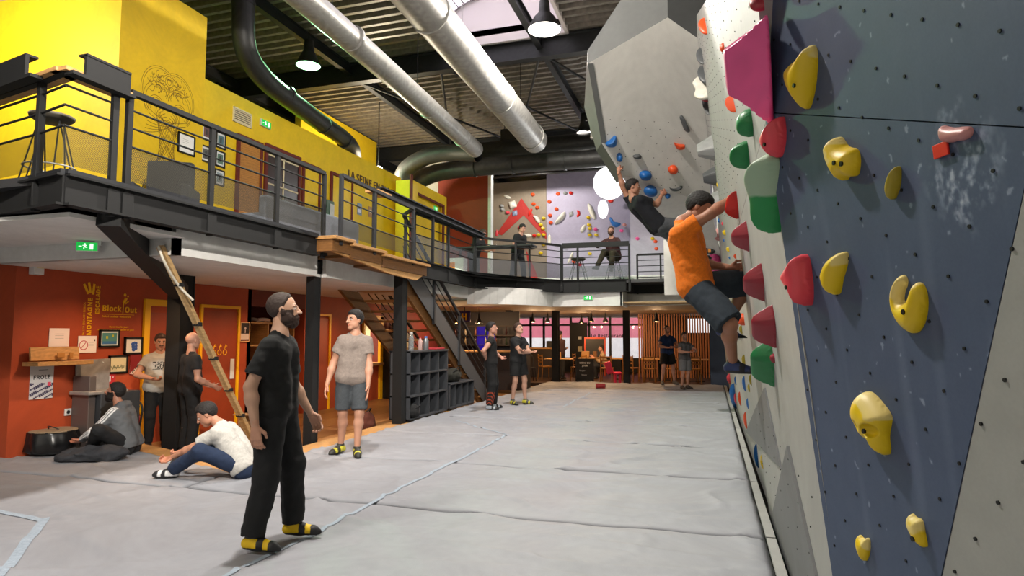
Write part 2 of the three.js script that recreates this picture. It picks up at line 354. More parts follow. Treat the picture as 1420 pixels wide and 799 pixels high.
const FAR = [[-5.2, -10.7], [-5.2, -13.8], [-4.95, -14.25], [-4.5, -14.75], [-3.95, -15.35], [-3.6, -15.9], [-2.0, -15.98], [-1.9, -16.85], [0.25, -16.95]];
for (let i = 0; i < FAR.length - 1; i++) { const a = FAR[i], b = FAR[i + 1]; part('edge_beam', ibeam([a[0], 2.75, a[1]], [b[0], 2.75, b[1]], 0.32), M.steel, mz); }
// white false ceiling and its drop
part('soffit', [span(-13.9, -5.35, 2.54, 2.58, -4.1, -5.4), span(-13.9, -8.2, 2.54, 2.58, -5.4, -5.9)], M.white, mz);
part('soffit', [span(-8.2, -5.5, 2.36, 2.40, -5.4, -14.0)], M.white, mz);
part('soffit', [span(-9.2, -8.2, 2.5, 2.56, -9.7, -11.8)], M.white, mz);
part('fascia', [span(-5.5, -5.44, 2.36, 2.82, -5.36, -7.93)], M.white, mz); part('fascia', [span(-5.5, -5.44, 2.36, 2.82, -8.15, -14.0)], M.white, mz); part('fascia', [span(-5.7, -5.68, 2.36, 2.82, -7.93, -8.15)], M.white, mz);
part('fascia', [span(-8.2, -5.44, 2.36, 2.56, -5.44, -5.36)], M.white, mz);
{ // curved white fascia below the far platform, then straight
  const c = []; for (let i = 0; i <= 14; i++) { const t = i / 14; c.push([-5.47 + 1.57 * Math.sin(t * Math.PI / 2) , -14.0 - 2.0 * (1 - Math.cos(t * Math.PI / 2))]); }
  const g = []; for (let i = 0; i < 14; i++) g.push(beam([c[i][0], 2.43, c[i][1]], [c[i + 1][0], 2.43, c[i + 1][1]], 0.05, 0.4));
  part('fascia', g, M.white, mz);
  part('fascia', [span(-3.9, -2.1, 2.24, 2.63, -16.05, -16.0), span(-2.14, -2.08, 2.24, 2.63, -16.0, -17.0), span(-2.1, 0.5, 2.28, 2.6, -17.05, -17.0)], M.white, mz);
}
part('soffit', [span(-8.3, 0.6, 2.30, 2.34, -16.06, -29)], mat(0xa88e6c, 0.7, 0, { map: T.wood }), mz);
part('soffit', [plate([[-8.2, 2.3, -14.0], [-5.84, 2.3, -14.0], [-5.3, 2.3, -14.1], [-4.65, 2.3, -14.5], [-4.1, 2.3, -15.3], [-3.95, 2.3, -16.06], [-8.2, 2.3, -16.06]], [0, -1, 0], 0.04)], M.cream, mz);

// columns of the mezzanine
function hColumn(x, z, y0, y1, label, w = 0.17) {
  const t = thing('steel_column', label, 'column', [x, y0, z], 0, 'black columns carrying the mezzanine'); const h = y1 - y0;
  parts('flange', [gBox(w, h, 0.018, 0, h / 2, w / 2), gBox(w, h, 0.018, 0, h / 2, -w / 2)], M.steel, t);
  part('web', [gBox(0.02, h, w, 0, h / 2, 0)], M.steel, t);
  part('base_plate', [gBox(w * 1.6, 0.02, w * 1.6, 0, 0.01, 0)], M.steel, t);
  return t;
}
{
  const c = hColumn(-7.28, -7.31, FW, 2.4, 'thick black steel column with a diagonal brace beside two standing people', 0.24);
  part('web', [gBox(0.22, 2.5, 0.22, 0, 1.25, 0)], M.steel, c);
  part('brace', [beam([0.06, 2.25, 0.08], [2.02, 2.74, 2.9], 0.2, 0.2)], M.steel, c);
  const c2 = hColumn(-5.57, -8.04, FW, 2.62, 'black steel column between the person in black and the person in taupe tee', 0.14); part('web', [gBox(0.12, 2.7, 0.12, 0, 1.37, 0)], M.steel, c2);
  const c3 = hColumn(-5.2, -10.08, FW, 2.62, 'black steel column carrying the wooden stair landing', 0.17); part('web', [gBox(0.16, 2.7, 0.14, 0, 1.37, 0)], M.steel, c3);
  hColumn(-2.57, -20.6, -0.06, 2.3, 'thin black column at the edge of the mats before the cafe', 0.2);
  hColumn(-4.9, -20.6, -0.06, 2.3, 'black column between the cafe tables and the counter', 0.22);
  hColumn(-6.2, -19.6, -0.06, 2.3, 'black lattice column near the bar stools', 0.2);
}
// ------------------------------------------------------------ upper yellow rooms
struct('wall_yellow_front', [span(-14, -8.3, 2.9, 7.2, -7.3, -7.0)], M.yellow, 'brightly lit yellow front wall of the upper room');
struct('wall_yellow_side', [span(-8.6, -8.3, 2.9, 7.05, -7.3, -8.67)], M.yellow, 'yellow side wall with the line drawing');
struct('wall_yellow_long', [span(-8.9, -8.6, 2.9, 6.12, -8.67, -16.6)], M.yellow, 'long yellow wall of the mezzanine');
struct('ceiling_yellow_room', [span(-14, -8.6, 6.9, 7.0, -4.4, -7.0)], M.cream);
struct('wall_yellow_far', [span(-8.5, -8.0, 5.6, 5.92, -16.1, -18.6), span(-8.5, -8.0, 2.9, 5.6, -16.1, -16.5), span(-8.5, -8.0, 2.9, 5.6, -18.4, -18.6), span(-8.5, -8.12, 2.9, 5.6, -16.5, -18.4)], M.yellow, 'yellow cabin wall at the end of the mezzanine');
struct('trim_1', [span(-8.02, -7.97, 2.9, 6.05, -16.12, -16.0), span(-8.02, -7.975, 5.55, 5.62, -16.5, -18.4), span(-8.02, -7.975, 2.9, 5.6, -18.4, -18.3)], M.maroon);
struct('wall_red_end', [span(-8.7, -6.9, 2.9, 7.05, -19.7, -19.5)], mat(0x8c2f1a, 0.7, 0, { map: T.paint }), 'rust red wall at the end of the mezzanine');
struct('trim_2', [span(-6.9, -6.8, 2.9, 7.1, -19.72, -19.48)], M.white);
struct('wall_white_gap', [span(-9.4, -8.6, 2.9, 7.6, -20.2, -20.0)], M.white);

// ------------------------------------------------------------ hall shell
struct('wall_back', [span(-14.4, 2.2, -0.5, 9, 3.3, 3.6)], M.white);
struct('wall_far_left', [span(-14.4, -14, -0.5, 9, 3.6, -30)], mat(0x30312f, 0.8));
struct('wall_far_right', [span(1.9, 2.2, -0.5, 9, 3.6, -30)], M.white);
struct('wall_far', [span(-14.4, 2.2, 2.3, 9, -29.5, -29.2)], M.white);
const gCeil = structGroup('ceiling', 'corrugated metal roof deck');
{
  const deckMat = mat(0x8d857c, 0.45, 0.35, { map: T.metal });
  function deck(x0, x1, z0, z1) { // trapezoid ribs across the hall
    const pos = [], idx = [], prof = []; const pitch = 0.3;
    for (let z = z0; z > z1; z -= pitch) { prof.push([z, 8.45], [z - 0.09, 8.45], [z - 0.12, 8.58], [z - 0.27, 8.58]); } prof.push([z1, 8.45]);
    prof.forEach(([z, y]) => { pos.push(x0, y, z, x1, y, z); });
    for (let i = 0; i < prof.length - 1; i++) { const a = 2 * i; idx.push(a, a + 1, a + 2, a + 1, a + 3, a + 2); }
    const g = new THREE.BufferGeometry(); g.setAttribute('position', new THREE.Float32BufferAttribute(pos, 3)); g.setIndex(idx); const o = g.toNonIndexed(); o.computeVertexNormals(); return o;
  }
  part('roof_sheet', [deck(-14.2, -6.0, 3.4, -29.4)], deckMat, gCeil);
  part('roof_sheet', [deck(-6.0, -3.0, 3.4, -6.4), deck(-6.0, -3.0, -13.75, -29.4)], deckMat, gCeil);
  part('roof_sheet', [deck(-3.0, 2.1, 3.4, -29.4)], deckMat, gCeil);
  part('roof_slab', [span(-14.4, -6.0, 8.6, 8.75, 3.6, -29.6), span(-3.0, 2.2, 8.6, 8.75, 3.6, -29.6), span(-6.0, -3.0, 8.6, 8.75, 3.6, -6.4), span(-6.0, -3.0, 8.6, 8.75, -13.75, -29.6)], M.dark, gCeil);
  const bm = mat(0x2c2d2f, 0.5, 0.3, { map: T.metal });
  for (const z of [-0.5, -7.2, -13.95, -20.7]) part('roof_beam', ibeam([-14.2, 8.2, z], [2.0, 8.2, z], 0.5, 0.22), bm, gCeil);
  for (const x of [-12.2, -8.7, -3.65, -1.2]) for (const [z0, z1] of [[-7.2, -13.95], [-13.95, -20.7], [-20.7, -29]]) part('purlin', ibeam([x, 8.3, z0], [x, 8.3, z1], 0.26, 0.14), bm, gCeil);
  for (const [x0, x1] of [[-8.7, -6.2], [-6.2, -3.65], [-3.65, -1.2]]) { part('brace_rod', [rod([x0, 8.1, -13.95], [x1, 8.1, -20.6], 0.035)], bm, gCeil); part('brace_rod', [rod([x1, 8.14, -13.95], [x0, 8.14, -20.6], 0.035)], bm, gCeil); }
  // barrel skylight
  const curb = mat(0xcfc6c6, 0.7);
  part('skylight_curb', [span(-6.06, -5.98, 8.4, 8.95, -6.4, -13.8), span(-3.02, -2.94, 8.4, 8.95, -6.4, -13.8), span(-6.06, -2.94, 8.4, 8.95, -13.83, -13.75), span(-6.06, -2.94, 8.4, 8.95, -6.4, -6.32)], curb, gCeil);
  const sheetMat = new THREE.MeshPhysicalMaterial({ color: 0xf4ecf2, roughness: 0.5, transmission: 0.75, thickness: 0, side: THREE.DoubleSide });
  const arc = (t) => [-4.5 - 1.5 * Math.cos(t), 8.95 + 0.7 * Math.sin(t)];
  const fr = mat(0x9a9296, 0.5, 0.4);
  for (let k = 0; k < 6; k++) {
    const z0 = -6.4 - k * 1.225, z1 = z0 - 1.225, pos = [], idx = [];
    for (let i = 0; i <= 14; i++) { const [x, y] = arc(Math.PI * i / 14); pos.push(x, y, z0 - 0.02, x, y, z1 + 0.02); if (i) { const a = 2 * i; idx.push(a - 2, a - 1, a, a - 1, a + 1, a); } }
    const g = new THREE.BufferGeometry(); g.setAttribute('position', new THREE.Float32BufferAttribute(pos, 3)); g.setIndex(idx); g.computeVertexNormals(); g.userData.smooth = true;
    part('skylight_pane', g, sheetMat, gCeil);
    const P = []; for (let i = 0; i <= 14; i++) { const [x, y] = arc(Math.PI * i / 14); P.push([x, y - 0.01, z1]); } part('skylight_rib', [tube(P, 0.03, 28, 5)], fr, gCeil);
  }
  for (let i = 1; i < 22; i++) { const [x, y] = arc(Math.PI * i / 22); part('skylight_bar', [rod([x, y - 0.02, -6.4], [x, y - 0.02, -13.75], 0.016, 5)], fr, gCeil); }
  const sh = new THREE.Shape(); sh.moveTo(-1.5, 0); for (let i = 0; i <= 16; i++) sh.lineTo(-1.5 * Math.cos(Math.PI * i / 16), 0.7 * Math.sin(Math.PI * i / 16)); sh.lineTo(-1.5, 0);
  part('skylight_end', [new THREE.ExtrudeGeometry(sh, { depth: 0.03, bevelEnabled: false }).translate(-4.5, 8.95, -13.82)], curb, gCeil);
}
// ------------------------------------------------------------ street outside the cafe windows
const gOut = structGroup('wall_street', 'pink facade across the street');
part('street_wall', [span(-16, 6, 1.35, 7, -36.3, -36)], mat(0xc26a78, 0.8, 0, { map: T.paint }), gOut);
part('street_wall', [span(-16, 6, -0.5, 1.35, -36.3, -36)], M.white, gOut);
part('street_ground', [span(-18, 8, -0.5, -0.3, -29.6, -36.2)], mat(0x8c8a88, 0.8), gOut);
// climbing holds: wall, colour, label, place (m), depth (m), outline on the wall (m), profile, group, finely carved, name
const FR={"blue":{"o":[0.4043,0.6567,-2.5319],"n":[-0.937,-0.0856,0.3385],"s":[0.3398,-0.0,0.9405],"t":[-0.0805,0.9963,0.0291]},"wall":{"o":[0.47,0.0,-3.0],"n":[-0.995,-0.0995,0.0],"s":[0.0,0.0,1.0],"t":[-0.0995,0.995,0.0]},"strip":{"o":[0.505,0.0,-3.0],"n":[-0.995,-0.0995,0.0],"s":[0.0,0.0,1.0],"t":[-0.0995,0.995,0.0]},"slab":{"o":[-1.3128,4.1161,-9.3651],"n":[0.337,-0.6068,0.7199],"s":[0.9057,-0.0,-0.4239],"t":[0.2573,0.7948,0.5496]},"low":{"o":[-1.2512,3.9546,-9.53],"n":[-0.0,-0.9246,0.3809],"s":[1.0,-0.0,0.0001],"t":[-0.0001,0.3809,0.9246]},"far":{"o":[0.0,0.0,-24.0],"n":[0.0,0.0,1.0],"s":[1.0,0.0,0.0],"t":[0.0,1.0,0.0]},"farR":{"o":[0.0,0.0,-23.6],"n":[0.0,0.0,1.0],"s":[1.0,0.0,0.0],"t":[0.0,1.0,0.0]}};
const HOLDS=[
["blue","yellow","tall yellow shield-shaped hold with a pointed foot on the blue-grey panel",[0.333,2.383,-2.293],0.06,[[0.066,0.074],[0.08,0.055],[0.075,0.011],[0.06,-0.032],[0.033,-0.082],[-0.01,-0.126],[-0.031,-0.098],[-0.053,-0.069],[-0.079,-0.015],[-0.082,0.033],[-0.07,0.057],[-0.036,0.063],[0.006,0.059],[0.041,0.068]],"dome",null,1,"climbing_hold"],
["blue","yellow","chalky yellow hold with a saddle-shaped top and two bolt holes on the blue panel",[0.416,2.045,-2.148],0.056,[[-0.035,0.074],[-0.011,0.076],[0.004,0.055],[0.021,0.029],[0.067,0.013],[0.07,-0.025],[0.056,-0.061],[0.037,-0.067],[0.008,-0.055],[-0.012,-0.07],[-0.03,-0.047],[-0.054,-0.009],[-0.063,0.029],[-0.059,0.056]],"dome",null,1,"climbing_hold"],
["blue","olive","small olive yellow pod-shaped hold alone in the middle of the blue panel",[0.498,1.917,-1.953],0.03,[[0.026,0.045],[0.026,0.021],[0.016,-0.012],[-0.001,-0.032],[-0.016,-0.047],[-0.027,-0.029],[-0.025,-0.002],[-0.009,0.02],[0.009,0.036]],"dome",null,1,"climbing_hold"],
["blue","yellow","yellow wedge-shaped hold touching the coral red hold",[0.403,1.702,-2.27],0.05,[[0.06,0.064],[0.069,0.051],[0.051,0.01],[0.024,-0.018],[0.002,-0.063],[-0.017,-0.073],[-0.046,-0.057],[-0.064,-0.022],[-0.065,0.007],[-0.029,0.042],[0.017,0.06]],"dome",null,1,"climbing_hold"],
["blue","yellow","large yellow C-shaped hold with a deep notch on the blue panel",[0.523,1.597,-1.966],0.036,[[-0.018,0.072],[-0.0,0.062],[-0.002,0.041],[-0.019,0.022],[-0.028,-0.003],[-0.014,-0.01],[0.009,0.0],[0.03,0.036],[0.046,0.046],[0.062,0.035],[0.07,0.006],[0.063,-0.031],[0.044,-0.069],[0.011,-0.095],[-0.021,-0.087],[-0.051,-0.063],[-0.068,-0.026],[-0.067,0.015],[-0.049,0.048]],"dome",null,1,"climbing_hold"],
["blue","yellow","biggest yellow hold with a scooped two-lobed underside on the blue panel",[0.476,1.233,-2.186],0.064,[[-0.019,0.099],[0.013,0.091],[0.054,0.061],[0.083,0.033],[0.071,0.005],[0.054,-0.029],[0.055,-0.077],[0.036,-0.089],[0.003,-0.082],[-0.011,-0.057],[-0.04,-0.055],[-0.069,-0.031],[-0.088,0.005],[-0.084,0.044],[-0.058,0.08]],"dome",null,1,"climbing_hold"],
["blue","yellow","small yellow notched hold low beside the white edge of the blue panel",[0.459,0.824,-2.338],0.027,[[-0.012,0.036],[0.004,0.022],[0.038,0.042],[0.036,0.01],[0.019,-0.029],[-0.002,-0.052],[-0.02,-0.035],[-0.033,-0.01],[-0.03,0.016]],"dome",null,1,"climbing_hold"],
["blue","yellow","yellow horn-shaped hold tapering to a lower tip on the blue panel",[0.543,0.965,-2.07],0.028,[[-0.012,0.038],[-0.001,0.027],[0.028,0.031],[0.028,-0.007],[0.034,-0.048],[0.003,-0.045],[-0.02,-0.022],[-0.033,0.002],[-0.027,0.024]],"dome",null,1,"climbing_hold"],
["blue","palepink","small chalked pink bar hold with a red tag on the blue panel",[0.571,1.979,-1.736],0.02,[[-0.032,0.037],[-0.003,0.017],[0.049,0.006],[0.059,-0.007],[0.044,-0.026],[0.0,-0.016],[-0.004,-0.018],[-0.033,-0.009],[-0.039,-0.002],[-0.041,0.019]],"dome",null,1,"climbing_hold"],
["blue","coral","coral red fin-shaped hold at the arete below the big pink volume",[0.264,2.242,-2.52],0.071,[[0.06,0.063],[0.059,0.007],[0.044,-0.043],[0.001,-0.087],[-0.037,-0.057],[-0.071,-0.007],[-0.064,0.019],[-0.024,0.048],[0.031,0.057]],"dome",null,1,"climbing_hold"],
["blue","coral","large coral red bell-shaped hold on the edge of the blue panel",[0.33,1.705,-2.474],0.085,[[0.032,0.086],[0.051,0.065],[0.053,0.034],[0.054,-0.029],[0.036,-0.099],[0.013,-0.101],[-0.011,-0.068],[-0.049,-0.04],[-0.076,-0.0],[-0.072,0.026],[-0.04,0.05],[0.009,0.076]],"dome",null,1,"climbing_hold"],
["wall","greenchalk","large green teardrop hold with a chalk-whitened upper half",[0.263,2.068,-2.651],0.112,[[0.093,0.132],[0.125,0.099],[0.104,0.058],[0.061,-0.01],[0.01,-0.094],[-0.067,-0.171],[-0.083,-0.137],[-0.101,-0.063],[-0.094,0.011],[-0.059,0.066],[0.011,0.108]],"dome",null,1,"climbing_hold"],
["wall","green","dark green rounded hold under the big pink volume",[0.215,2.546,-3.254],0.066,[[-0.018,0.071],[0.043,0.052],[0.065,-0.008],[0.028,-0.058],[-0.024,-0.081],[-0.045,-0.018],[-0.049,0.041]],"dome",null,1,"climbing_hold"],
["wall","green","green drop-shaped hold between two other green holds",[0.219,2.505,-3.665],0.092,[[-0.038,0.05],[0.018,0.066],[0.074,0.035],[0.056,-0.019],[-0.019,-0.102],[-0.039,-0.044],[-0.052,0.013]],"dome",null,1,"climbing_hold"],
["wall","pink","huge glossy pink volume with a flat top at the arete",[0.22,2.498,-2.483],0.142,[[0.194,0.116],[0.101,-0.019],[0.029,-0.102],[-0.073,-0.213],[-0.077,-0.165],[-0.075,-0.116],[-0.109,-0.068],[-0.15,-0.026],[-0.1,0.054],[-0.032,0.133],[0.028,0.17],[0.101,0.121],[0.163,0.114]],"flat",null,1,"climbing_volume"],
["wall","red","bright red blade-shaped hold gripped by the orange climber",[0.221,2.494,-5.067],0.087,[[0.027,-0.032],[-0.021,-0.067],[-0.063,-0.092],[-0.078,-0.104],[-0.068,-0.085],[-0.05,-0.027],[-0.022,0.042],[0.027,0.071],[0.061,0.087],[0.072,0.095],[0.065,0.08],[0.051,0.032]],"dome",null,1,"climbing_hold"],
["wall","darkred","dark red pointed hold just below the red blade",[0.254,2.162,-4.486],0.106,[[0.075,-0.014],[0.014,-0.058],[-0.042,-0.091],[-0.058,-0.104],[-0.057,-0.088],[-0.071,-0.043],[-0.078,0.018],[-0.01,0.061],[0.044,0.089],[0.058,0.1],[0.057,0.086],[0.069,0.042]],"lens",null,1,"climbing_hold"],
["wall","darkred","dark red pointed hold between its upper and lower twins",[0.29,1.798,-3.827],0.106,[[0.081,0.002],[0.015,-0.053],[-0.045,-0.096],[-0.062,-0.112],[-0.061,-0.097],[-0.076,-0.056],[-0.085,0.001],[-0.012,0.057],[0.047,0.095],[0.062,0.109],[0.061,0.095],[0.074,0.055]],"lens",null,1,"climbing_hold"],
["wall","darkred","dark red pointed hold overlapping the green lens hold",[0.315,1.546,-3.515],0.111,[[0.086,0.016],[0.021,-0.048],[-0.04,-0.1],[-0.056,-0.119],[-0.057,-0.104],[-0.077,-0.068],[-0.09,-0.014],[-0.017,0.053],[0.042,0.1],[0.057,0.116],[0.057,0.102],[0.075,0.066]],"lens",null,1,"climbing_hold"],
["wall","darkred","tiny dark red chip hold under the lowest dark red hold",[0.333,1.374,-3.753],0.025,[[0.021,0.005],[0.007,-0.011],[-0.005,-0.024],[-0.008,-0.028],[-0.009,-0.025],[-0.015,-0.017],[-0.021,-0.005],[-0.007,0.011],[0.005,0.024],[0.008,0.028],[0.009,0.025],[0.015,0.017]],"dome",null,0,"climbing_hold"],
["wall","green","green lens-shaped hold above the grey triangles",[0.336,1.342,-3.911],0.12,[[0.107,0.026],[0.019,-0.057],[-0.062,-0.125],[-0.085,-0.149],[-0.084,-0.131],[-0.103,-0.087],[-0.112,-0.022],[-0.014,0.064],[0.065,0.124],[0.085,0.144],[0.084,0.127],[0.1,0.085]],"lens",null,1,"climbing_hold"],
["wall","darkred","dark red round hold at the very top beside the pink volume",[0.2,2.704,-2.395],0.037,[[0.021,-0.028],[0.012,-0.034],[-0.0,-0.03],[-0.013,-0.019],[-0.023,-0.002],[-0.026,0.016],[-0.022,0.029],[-0.012,0.034],[0.001,0.03],[0.014,0.018],[0.022,0.002],[0.025,-0.015]],"dome",null,0,"climbing_hold"],
["wall","orange","orange knob high on the far edge of the pale wall",[0.025,4.451,-6.155],0.068,[[0.082,-0.126],[0.049,-0.107],[0.003,-0.06],[-0.046,0.005],[-0.084,0.071],[-0.099,0.118],[-0.085,0.131],[-0.047,0.107],[0.002,0.054],[0.049,-0.01],[0.082,-0.071],[0.094,-0.112]],"dome",null,0,"climbing_hold"],
["wall","orange","orange knob beside the left side of the pink volume",[0.13,3.404,-4.316],0.03,[[0.02,-0.036],[0.007,-0.039],[-0.009,-0.031],[-0.022,-0.015],[-0.03,0.006],[-0.029,0.025],[-0.02,0.037],[-0.006,0.039],[0.01,0.03],[0.022,0.014],[0.029,-0.006],[0.028,-0.024]],"dome",null,0,"climbing_hold"],
["wall","orange","orange hold tucked beneath the pink volume",[0.175,2.953,-4.137],0.054,[[0.058,-0.077],[0.045,-0.073],[0.021,-0.05],[-0.01,-0.013],[-0.039,0.029],[-0.058,0.064],[-0.061,0.081],[-0.046,0.075],[-0.019,0.048],[0.013,0.009],[0.04,-0.031],[0.056,-0.062]],"dome",null,0,"climbing_hold"],
["wall","grey","dark grey jug above the white cone hold",[-0.014,4.842,-7.733],0.073,[[0.102,-0.154],[0.059,-0.126],[-0.0,-0.064],[-0.06,0.017],[-0.105,0.096],[-0.118,0.149],[-0.097,0.158],[-0.045,0.116],[0.013,0.041],[0.049,-0.019],[0.087,-0.077],[0.115,-0.137]],"dome",null,0,"climbing_hold"],
["wall","grey","dark grey rounded hold touching the white cone hold",[0.002,4.683,-7.905],0.08,[[0.098,-0.16],[0.051,-0.133],[-0.011,-0.069],[-0.073,0.017],[-0.116,0.101],[-0.127,0.158],[-0.1,0.168],[-0.046,0.13],[0.018,0.059],[0.075,-0.025],[0.111,-0.099],[0.119,-0.148]],"dome",null,0,"climbing_hold"],
["wall","darkred","dark red half-moon hold left of the white cone",[0.019,4.512,-8.041],0.109,[[0.153,-0.2],[0.025,-0.105],[-0.097,-0.005],[-0.133,0.019],[-0.129,0.036],[-0.154,0.128],[-0.162,0.22],[-0.012,0.098],[0.102,-0.004],[0.131,-0.025],[0.128,-0.04],[0.148,-0.12]],"dome",null,0,"climbing_hold"],
["wall","white","white cone-shaped hold on the far edge of the pale wall",[0.017,4.526,-7.934],0.139,[[0.173,-0.187],[0.083,-0.19],[-0.011,-0.142],[-0.099,0.038],[-0.139,0.2],[-0.105,0.226],[0.004,0.099],[0.093,-0.044]],"dome",null,1,"climbing_hold"],
["wall","grey","small grey jug under the white cone hold",[0.034,4.364,-8.096],0.065,[[0.133,-0.179],[0.094,-0.156],[0.03,-0.092],[-0.045,-0.0],[-0.109,0.096],[-0.143,0.168],[-0.134,0.191],[-0.081,0.15],[-0.009,0.062],[0.041,-0.01],[0.09,-0.078],[0.134,-0.152]],"dome",null,0,"climbing_hold"],
["wall","lightgrey","light grey lens volume standing out over the slab",[0.087,3.825,-8.085],0.193,[[0.154,-0.046],[0.122,-0.096],[0.061,-0.163],[-0.099,-0.167],[-0.152,-0.013],[-0.125,0.137],[-0.076,0.174],[0.011,0.142],[0.105,0.033]],"flat",null,1,"climbing_volume"],
["wall","grey","dark grey lens volume in front of the light grey lens",[0.112,3.579,-8.552],0.158,[[0.122,-0.002],[0.066,-0.099],[-0.014,-0.15],[-0.128,-0.092],[-0.096,0.044],[-0.057,0.127],[0.019,0.12],[0.09,0.052]],"flat",null,1,"climbing_volume"],
["wall","lightgrey","pale grey wedge volume below the dark grey lens",[0.144,3.264,-8.544],0.137,[[0.109,0.018],[0.12,-0.13],[0.059,-0.164],[-0.107,0.021],[-0.153,0.14],[-0.027,0.116]],"flat",null,1,"climbing_volume"],
["strip","yellow","small yellow climbing hold on the pale strip behind the orange climber",[0.164,3.407,-8.368],0.047,[[0.015,-0.046],[-0.001,-0.045],[-0.022,-0.02],[-0.041,0.024],[-0.048,0.063],[-0.038,0.07],[-0.013,0.045],[0.014,0.01],[0.032,-0.015],[0.039,-0.024],[0.036,-0.027],[0.027,-0.035]],"dome","small holds on the pale strip behind the orange climber yellow",0,"climbing_hold"],
["strip","yellow","small yellow climbing hold on the pale strip behind the orange climber",[0.201,3.039,-8.238],0.035,[[0.015,-0.034],[0.006,-0.04],[-0.009,-0.028],[-0.027,0.002],[-0.037,0.032],[-0.032,0.044],[-0.015,0.034],[0.006,0.016],[0.021,0.002],[0.026,-0.003],[0.025,-0.007],[0.021,-0.019]],"dome","small holds on the pale strip behind the orange climber yellow",0,"climbing_hold"],
["strip","blue","small blue climbing hold on the pale strip behind the orange climber",[0.178,3.266,-10.217],0.033,[[0.011,-0.031],[-0.0,-0.033],[-0.014,-0.018],[-0.027,0.011],[-0.032,0.038],[-0.026,0.045],[-0.01,0.031],[0.008,0.01],[0.021,-0.005],[0.026,-0.011],[0.024,-0.014],[0.019,-0.022]],"dome","small holds on the pale strip behind the orange climber blue",0,"climbing_hold"],
["strip","yellow","small yellow climbing hold on the pale strip behind the orange climber",[0.222,2.828,-8.583],0.042,[[0.014,-0.035],[0.004,-0.045],[-0.012,-0.035],[-0.029,-0.005],[-0.037,0.027],[-0.032,0.042],[-0.013,0.035],[0.008,0.02],[0.022,0.009],[0.028,0.004],[0.026,-0.001],[0.021,-0.015]],"dome","small holds on the pale strip behind the orange climber yellow",0,"climbing_hold"],
["strip","blue","small blue climbing hold on the pale strip behind the orange climber",[0.222,2.829,-9.299],0.026,[[0.006,-0.019],[-0.001,-0.025],[-0.009,-0.02],[-0.016,-0.004],[-0.019,0.013],[-0.015,0.022],[-0.006,0.019],[0.005,0.011],[0.013,0.006],[0.016,0.004],[0.015,0.0],[0.011,-0.008]],"dome","small holds on the pale strip behind the orange climber blue",0,"climbing_hold"],
["strip","yellow","small yellow climbing hold on the pale strip behind the orange climber",[0.249,2.56,-8.188],0.04,[[0.011,-0.028],[0.002,-0.042],[-0.011,-0.039],[-0.024,-0.016],[-0.03,0.011],[-0.025,0.028],[-0.01,0.029],[0.007,0.022],[0.019,0.017],[0.023,0.015],[0.022,0.009],[0.017,-0.006]],"dome","small holds on the pale strip behind the orange climber yellow",0,"climbing_hold"],
["strip","blue","small blue climbing hold on the pale strip behind the orange climber",[0.259,2.458,-8.235],0.023,[[0.005,-0.013],[-0.001,-0.023],[-0.007,-0.023],[-0.013,-0.013],[-0.015,0.0],[-0.012,0.01],[-0.004,0.013],[0.004,0.013],[0.01,0.013],[0.012,0.013],[0.011,0.009],[0.009,-0.0]],"dome","small holds on the pale strip behind the orange climber blue",0,"climbing_hold"],
["strip","orange","small orange climbing hold on the pale strip behind the orange climber",[0.243,2.623,-7.124],0.032,[[0.008,-0.023],[0.0,-0.034],[-0.01,-0.03],[-0.02,-0.012],[-0.024,0.01],[-0.02,0.023],[-0.008,0.023],[0.006,0.017],[0.016,0.013],[0.019,0.011],[0.018,0.006],[0.014,-0.006]],"dome","small holds on the pale strip behind the orange climber orange",0,"climbing_hold"],
["strip","orange","small orange climbing hold on the pale strip behind the orange climber",[0.274,2.306,-6.821],0.03,[[0.007,-0.015],[-0.001,-0.03],[-0.01,-0.032],[-0.019,-0.022],[-0.022,-0.005],[-0.017,0.009],[-0.006,0.016],[0.006,0.019],[0.015,0.021],[0.018,0.021],[0.017,0.016],[0.013,0.003]],"dome","small holds on the pale strip behind the orange climber orange",0,"climbing_hold"],
["strip","orange","small orange climbing hold on the pale strip behind the orange climber",[0.287,2.183,-6.855],0.031,[[0.009,-0.015],[0.0,-0.032],[-0.01,-0.036],[-0.021,-0.026],[-0.026,-0.009],[-0.021,0.007],[-0.008,0.016],[0.006,0.021],[0.017,0.024],[0.02,0.025],[0.019,0.02],[0.015,0.005]],"dome","small holds on the pale strip behind the orange climber orange",0,"climbing_hold"],
["strip","olive","small olive climbing hold on the pale strip behind the orange climber",[0.282,2.23,-8.191],0.037,[[0.01,-0.019],[0.001,-0.038],[-0.012,-0.042],[-0.024,-0.03],[-0.03,-0.008],[-0.024,0.01],[-0.009,0.02],[0.007,0.025],[0.019,0.027],[0.023,0.028],[0.022,0.022],[0.017,0.005]],"dome","small holds on the pale strip behind the orange climber olive",0,"climbing_hold"],
["strip","olive","small olive climbing hold on the pale strip behind the orange climber",[0.305,1.999,-7.786],0.041,[[0.014,-0.018],[0.004,-0.04],[-0.011,-0.047],[-0.027,-0.037],[-0.036,-0.016],[-0.03,0.005],[-0.013,0.019],[0.007,0.028],[0.021,0.033],[0.026,0.035],[0.025,0.028],[0.02,0.009]],"dome","small holds on the pale strip behind the orange climber olive",0,"climbing_hold"],
["strip","olive","small olive climbing hold on the pale strip behind the orange climber",[0.324,1.813,-8.15],0.045,[[0.017,-0.016],[0.007,-0.041],[-0.01,-0.051],[-0.029,-0.043],[-0.04,-0.023],[-0.036,0.0],[-0.016,0.018],[0.006,0.03],[0.022,0.038],[0.028,0.041],[0.027,0.033],[0.023,0.013]],"dome","small holds on the pale strip behind the orange climber olive",0,"climbing_hold"],
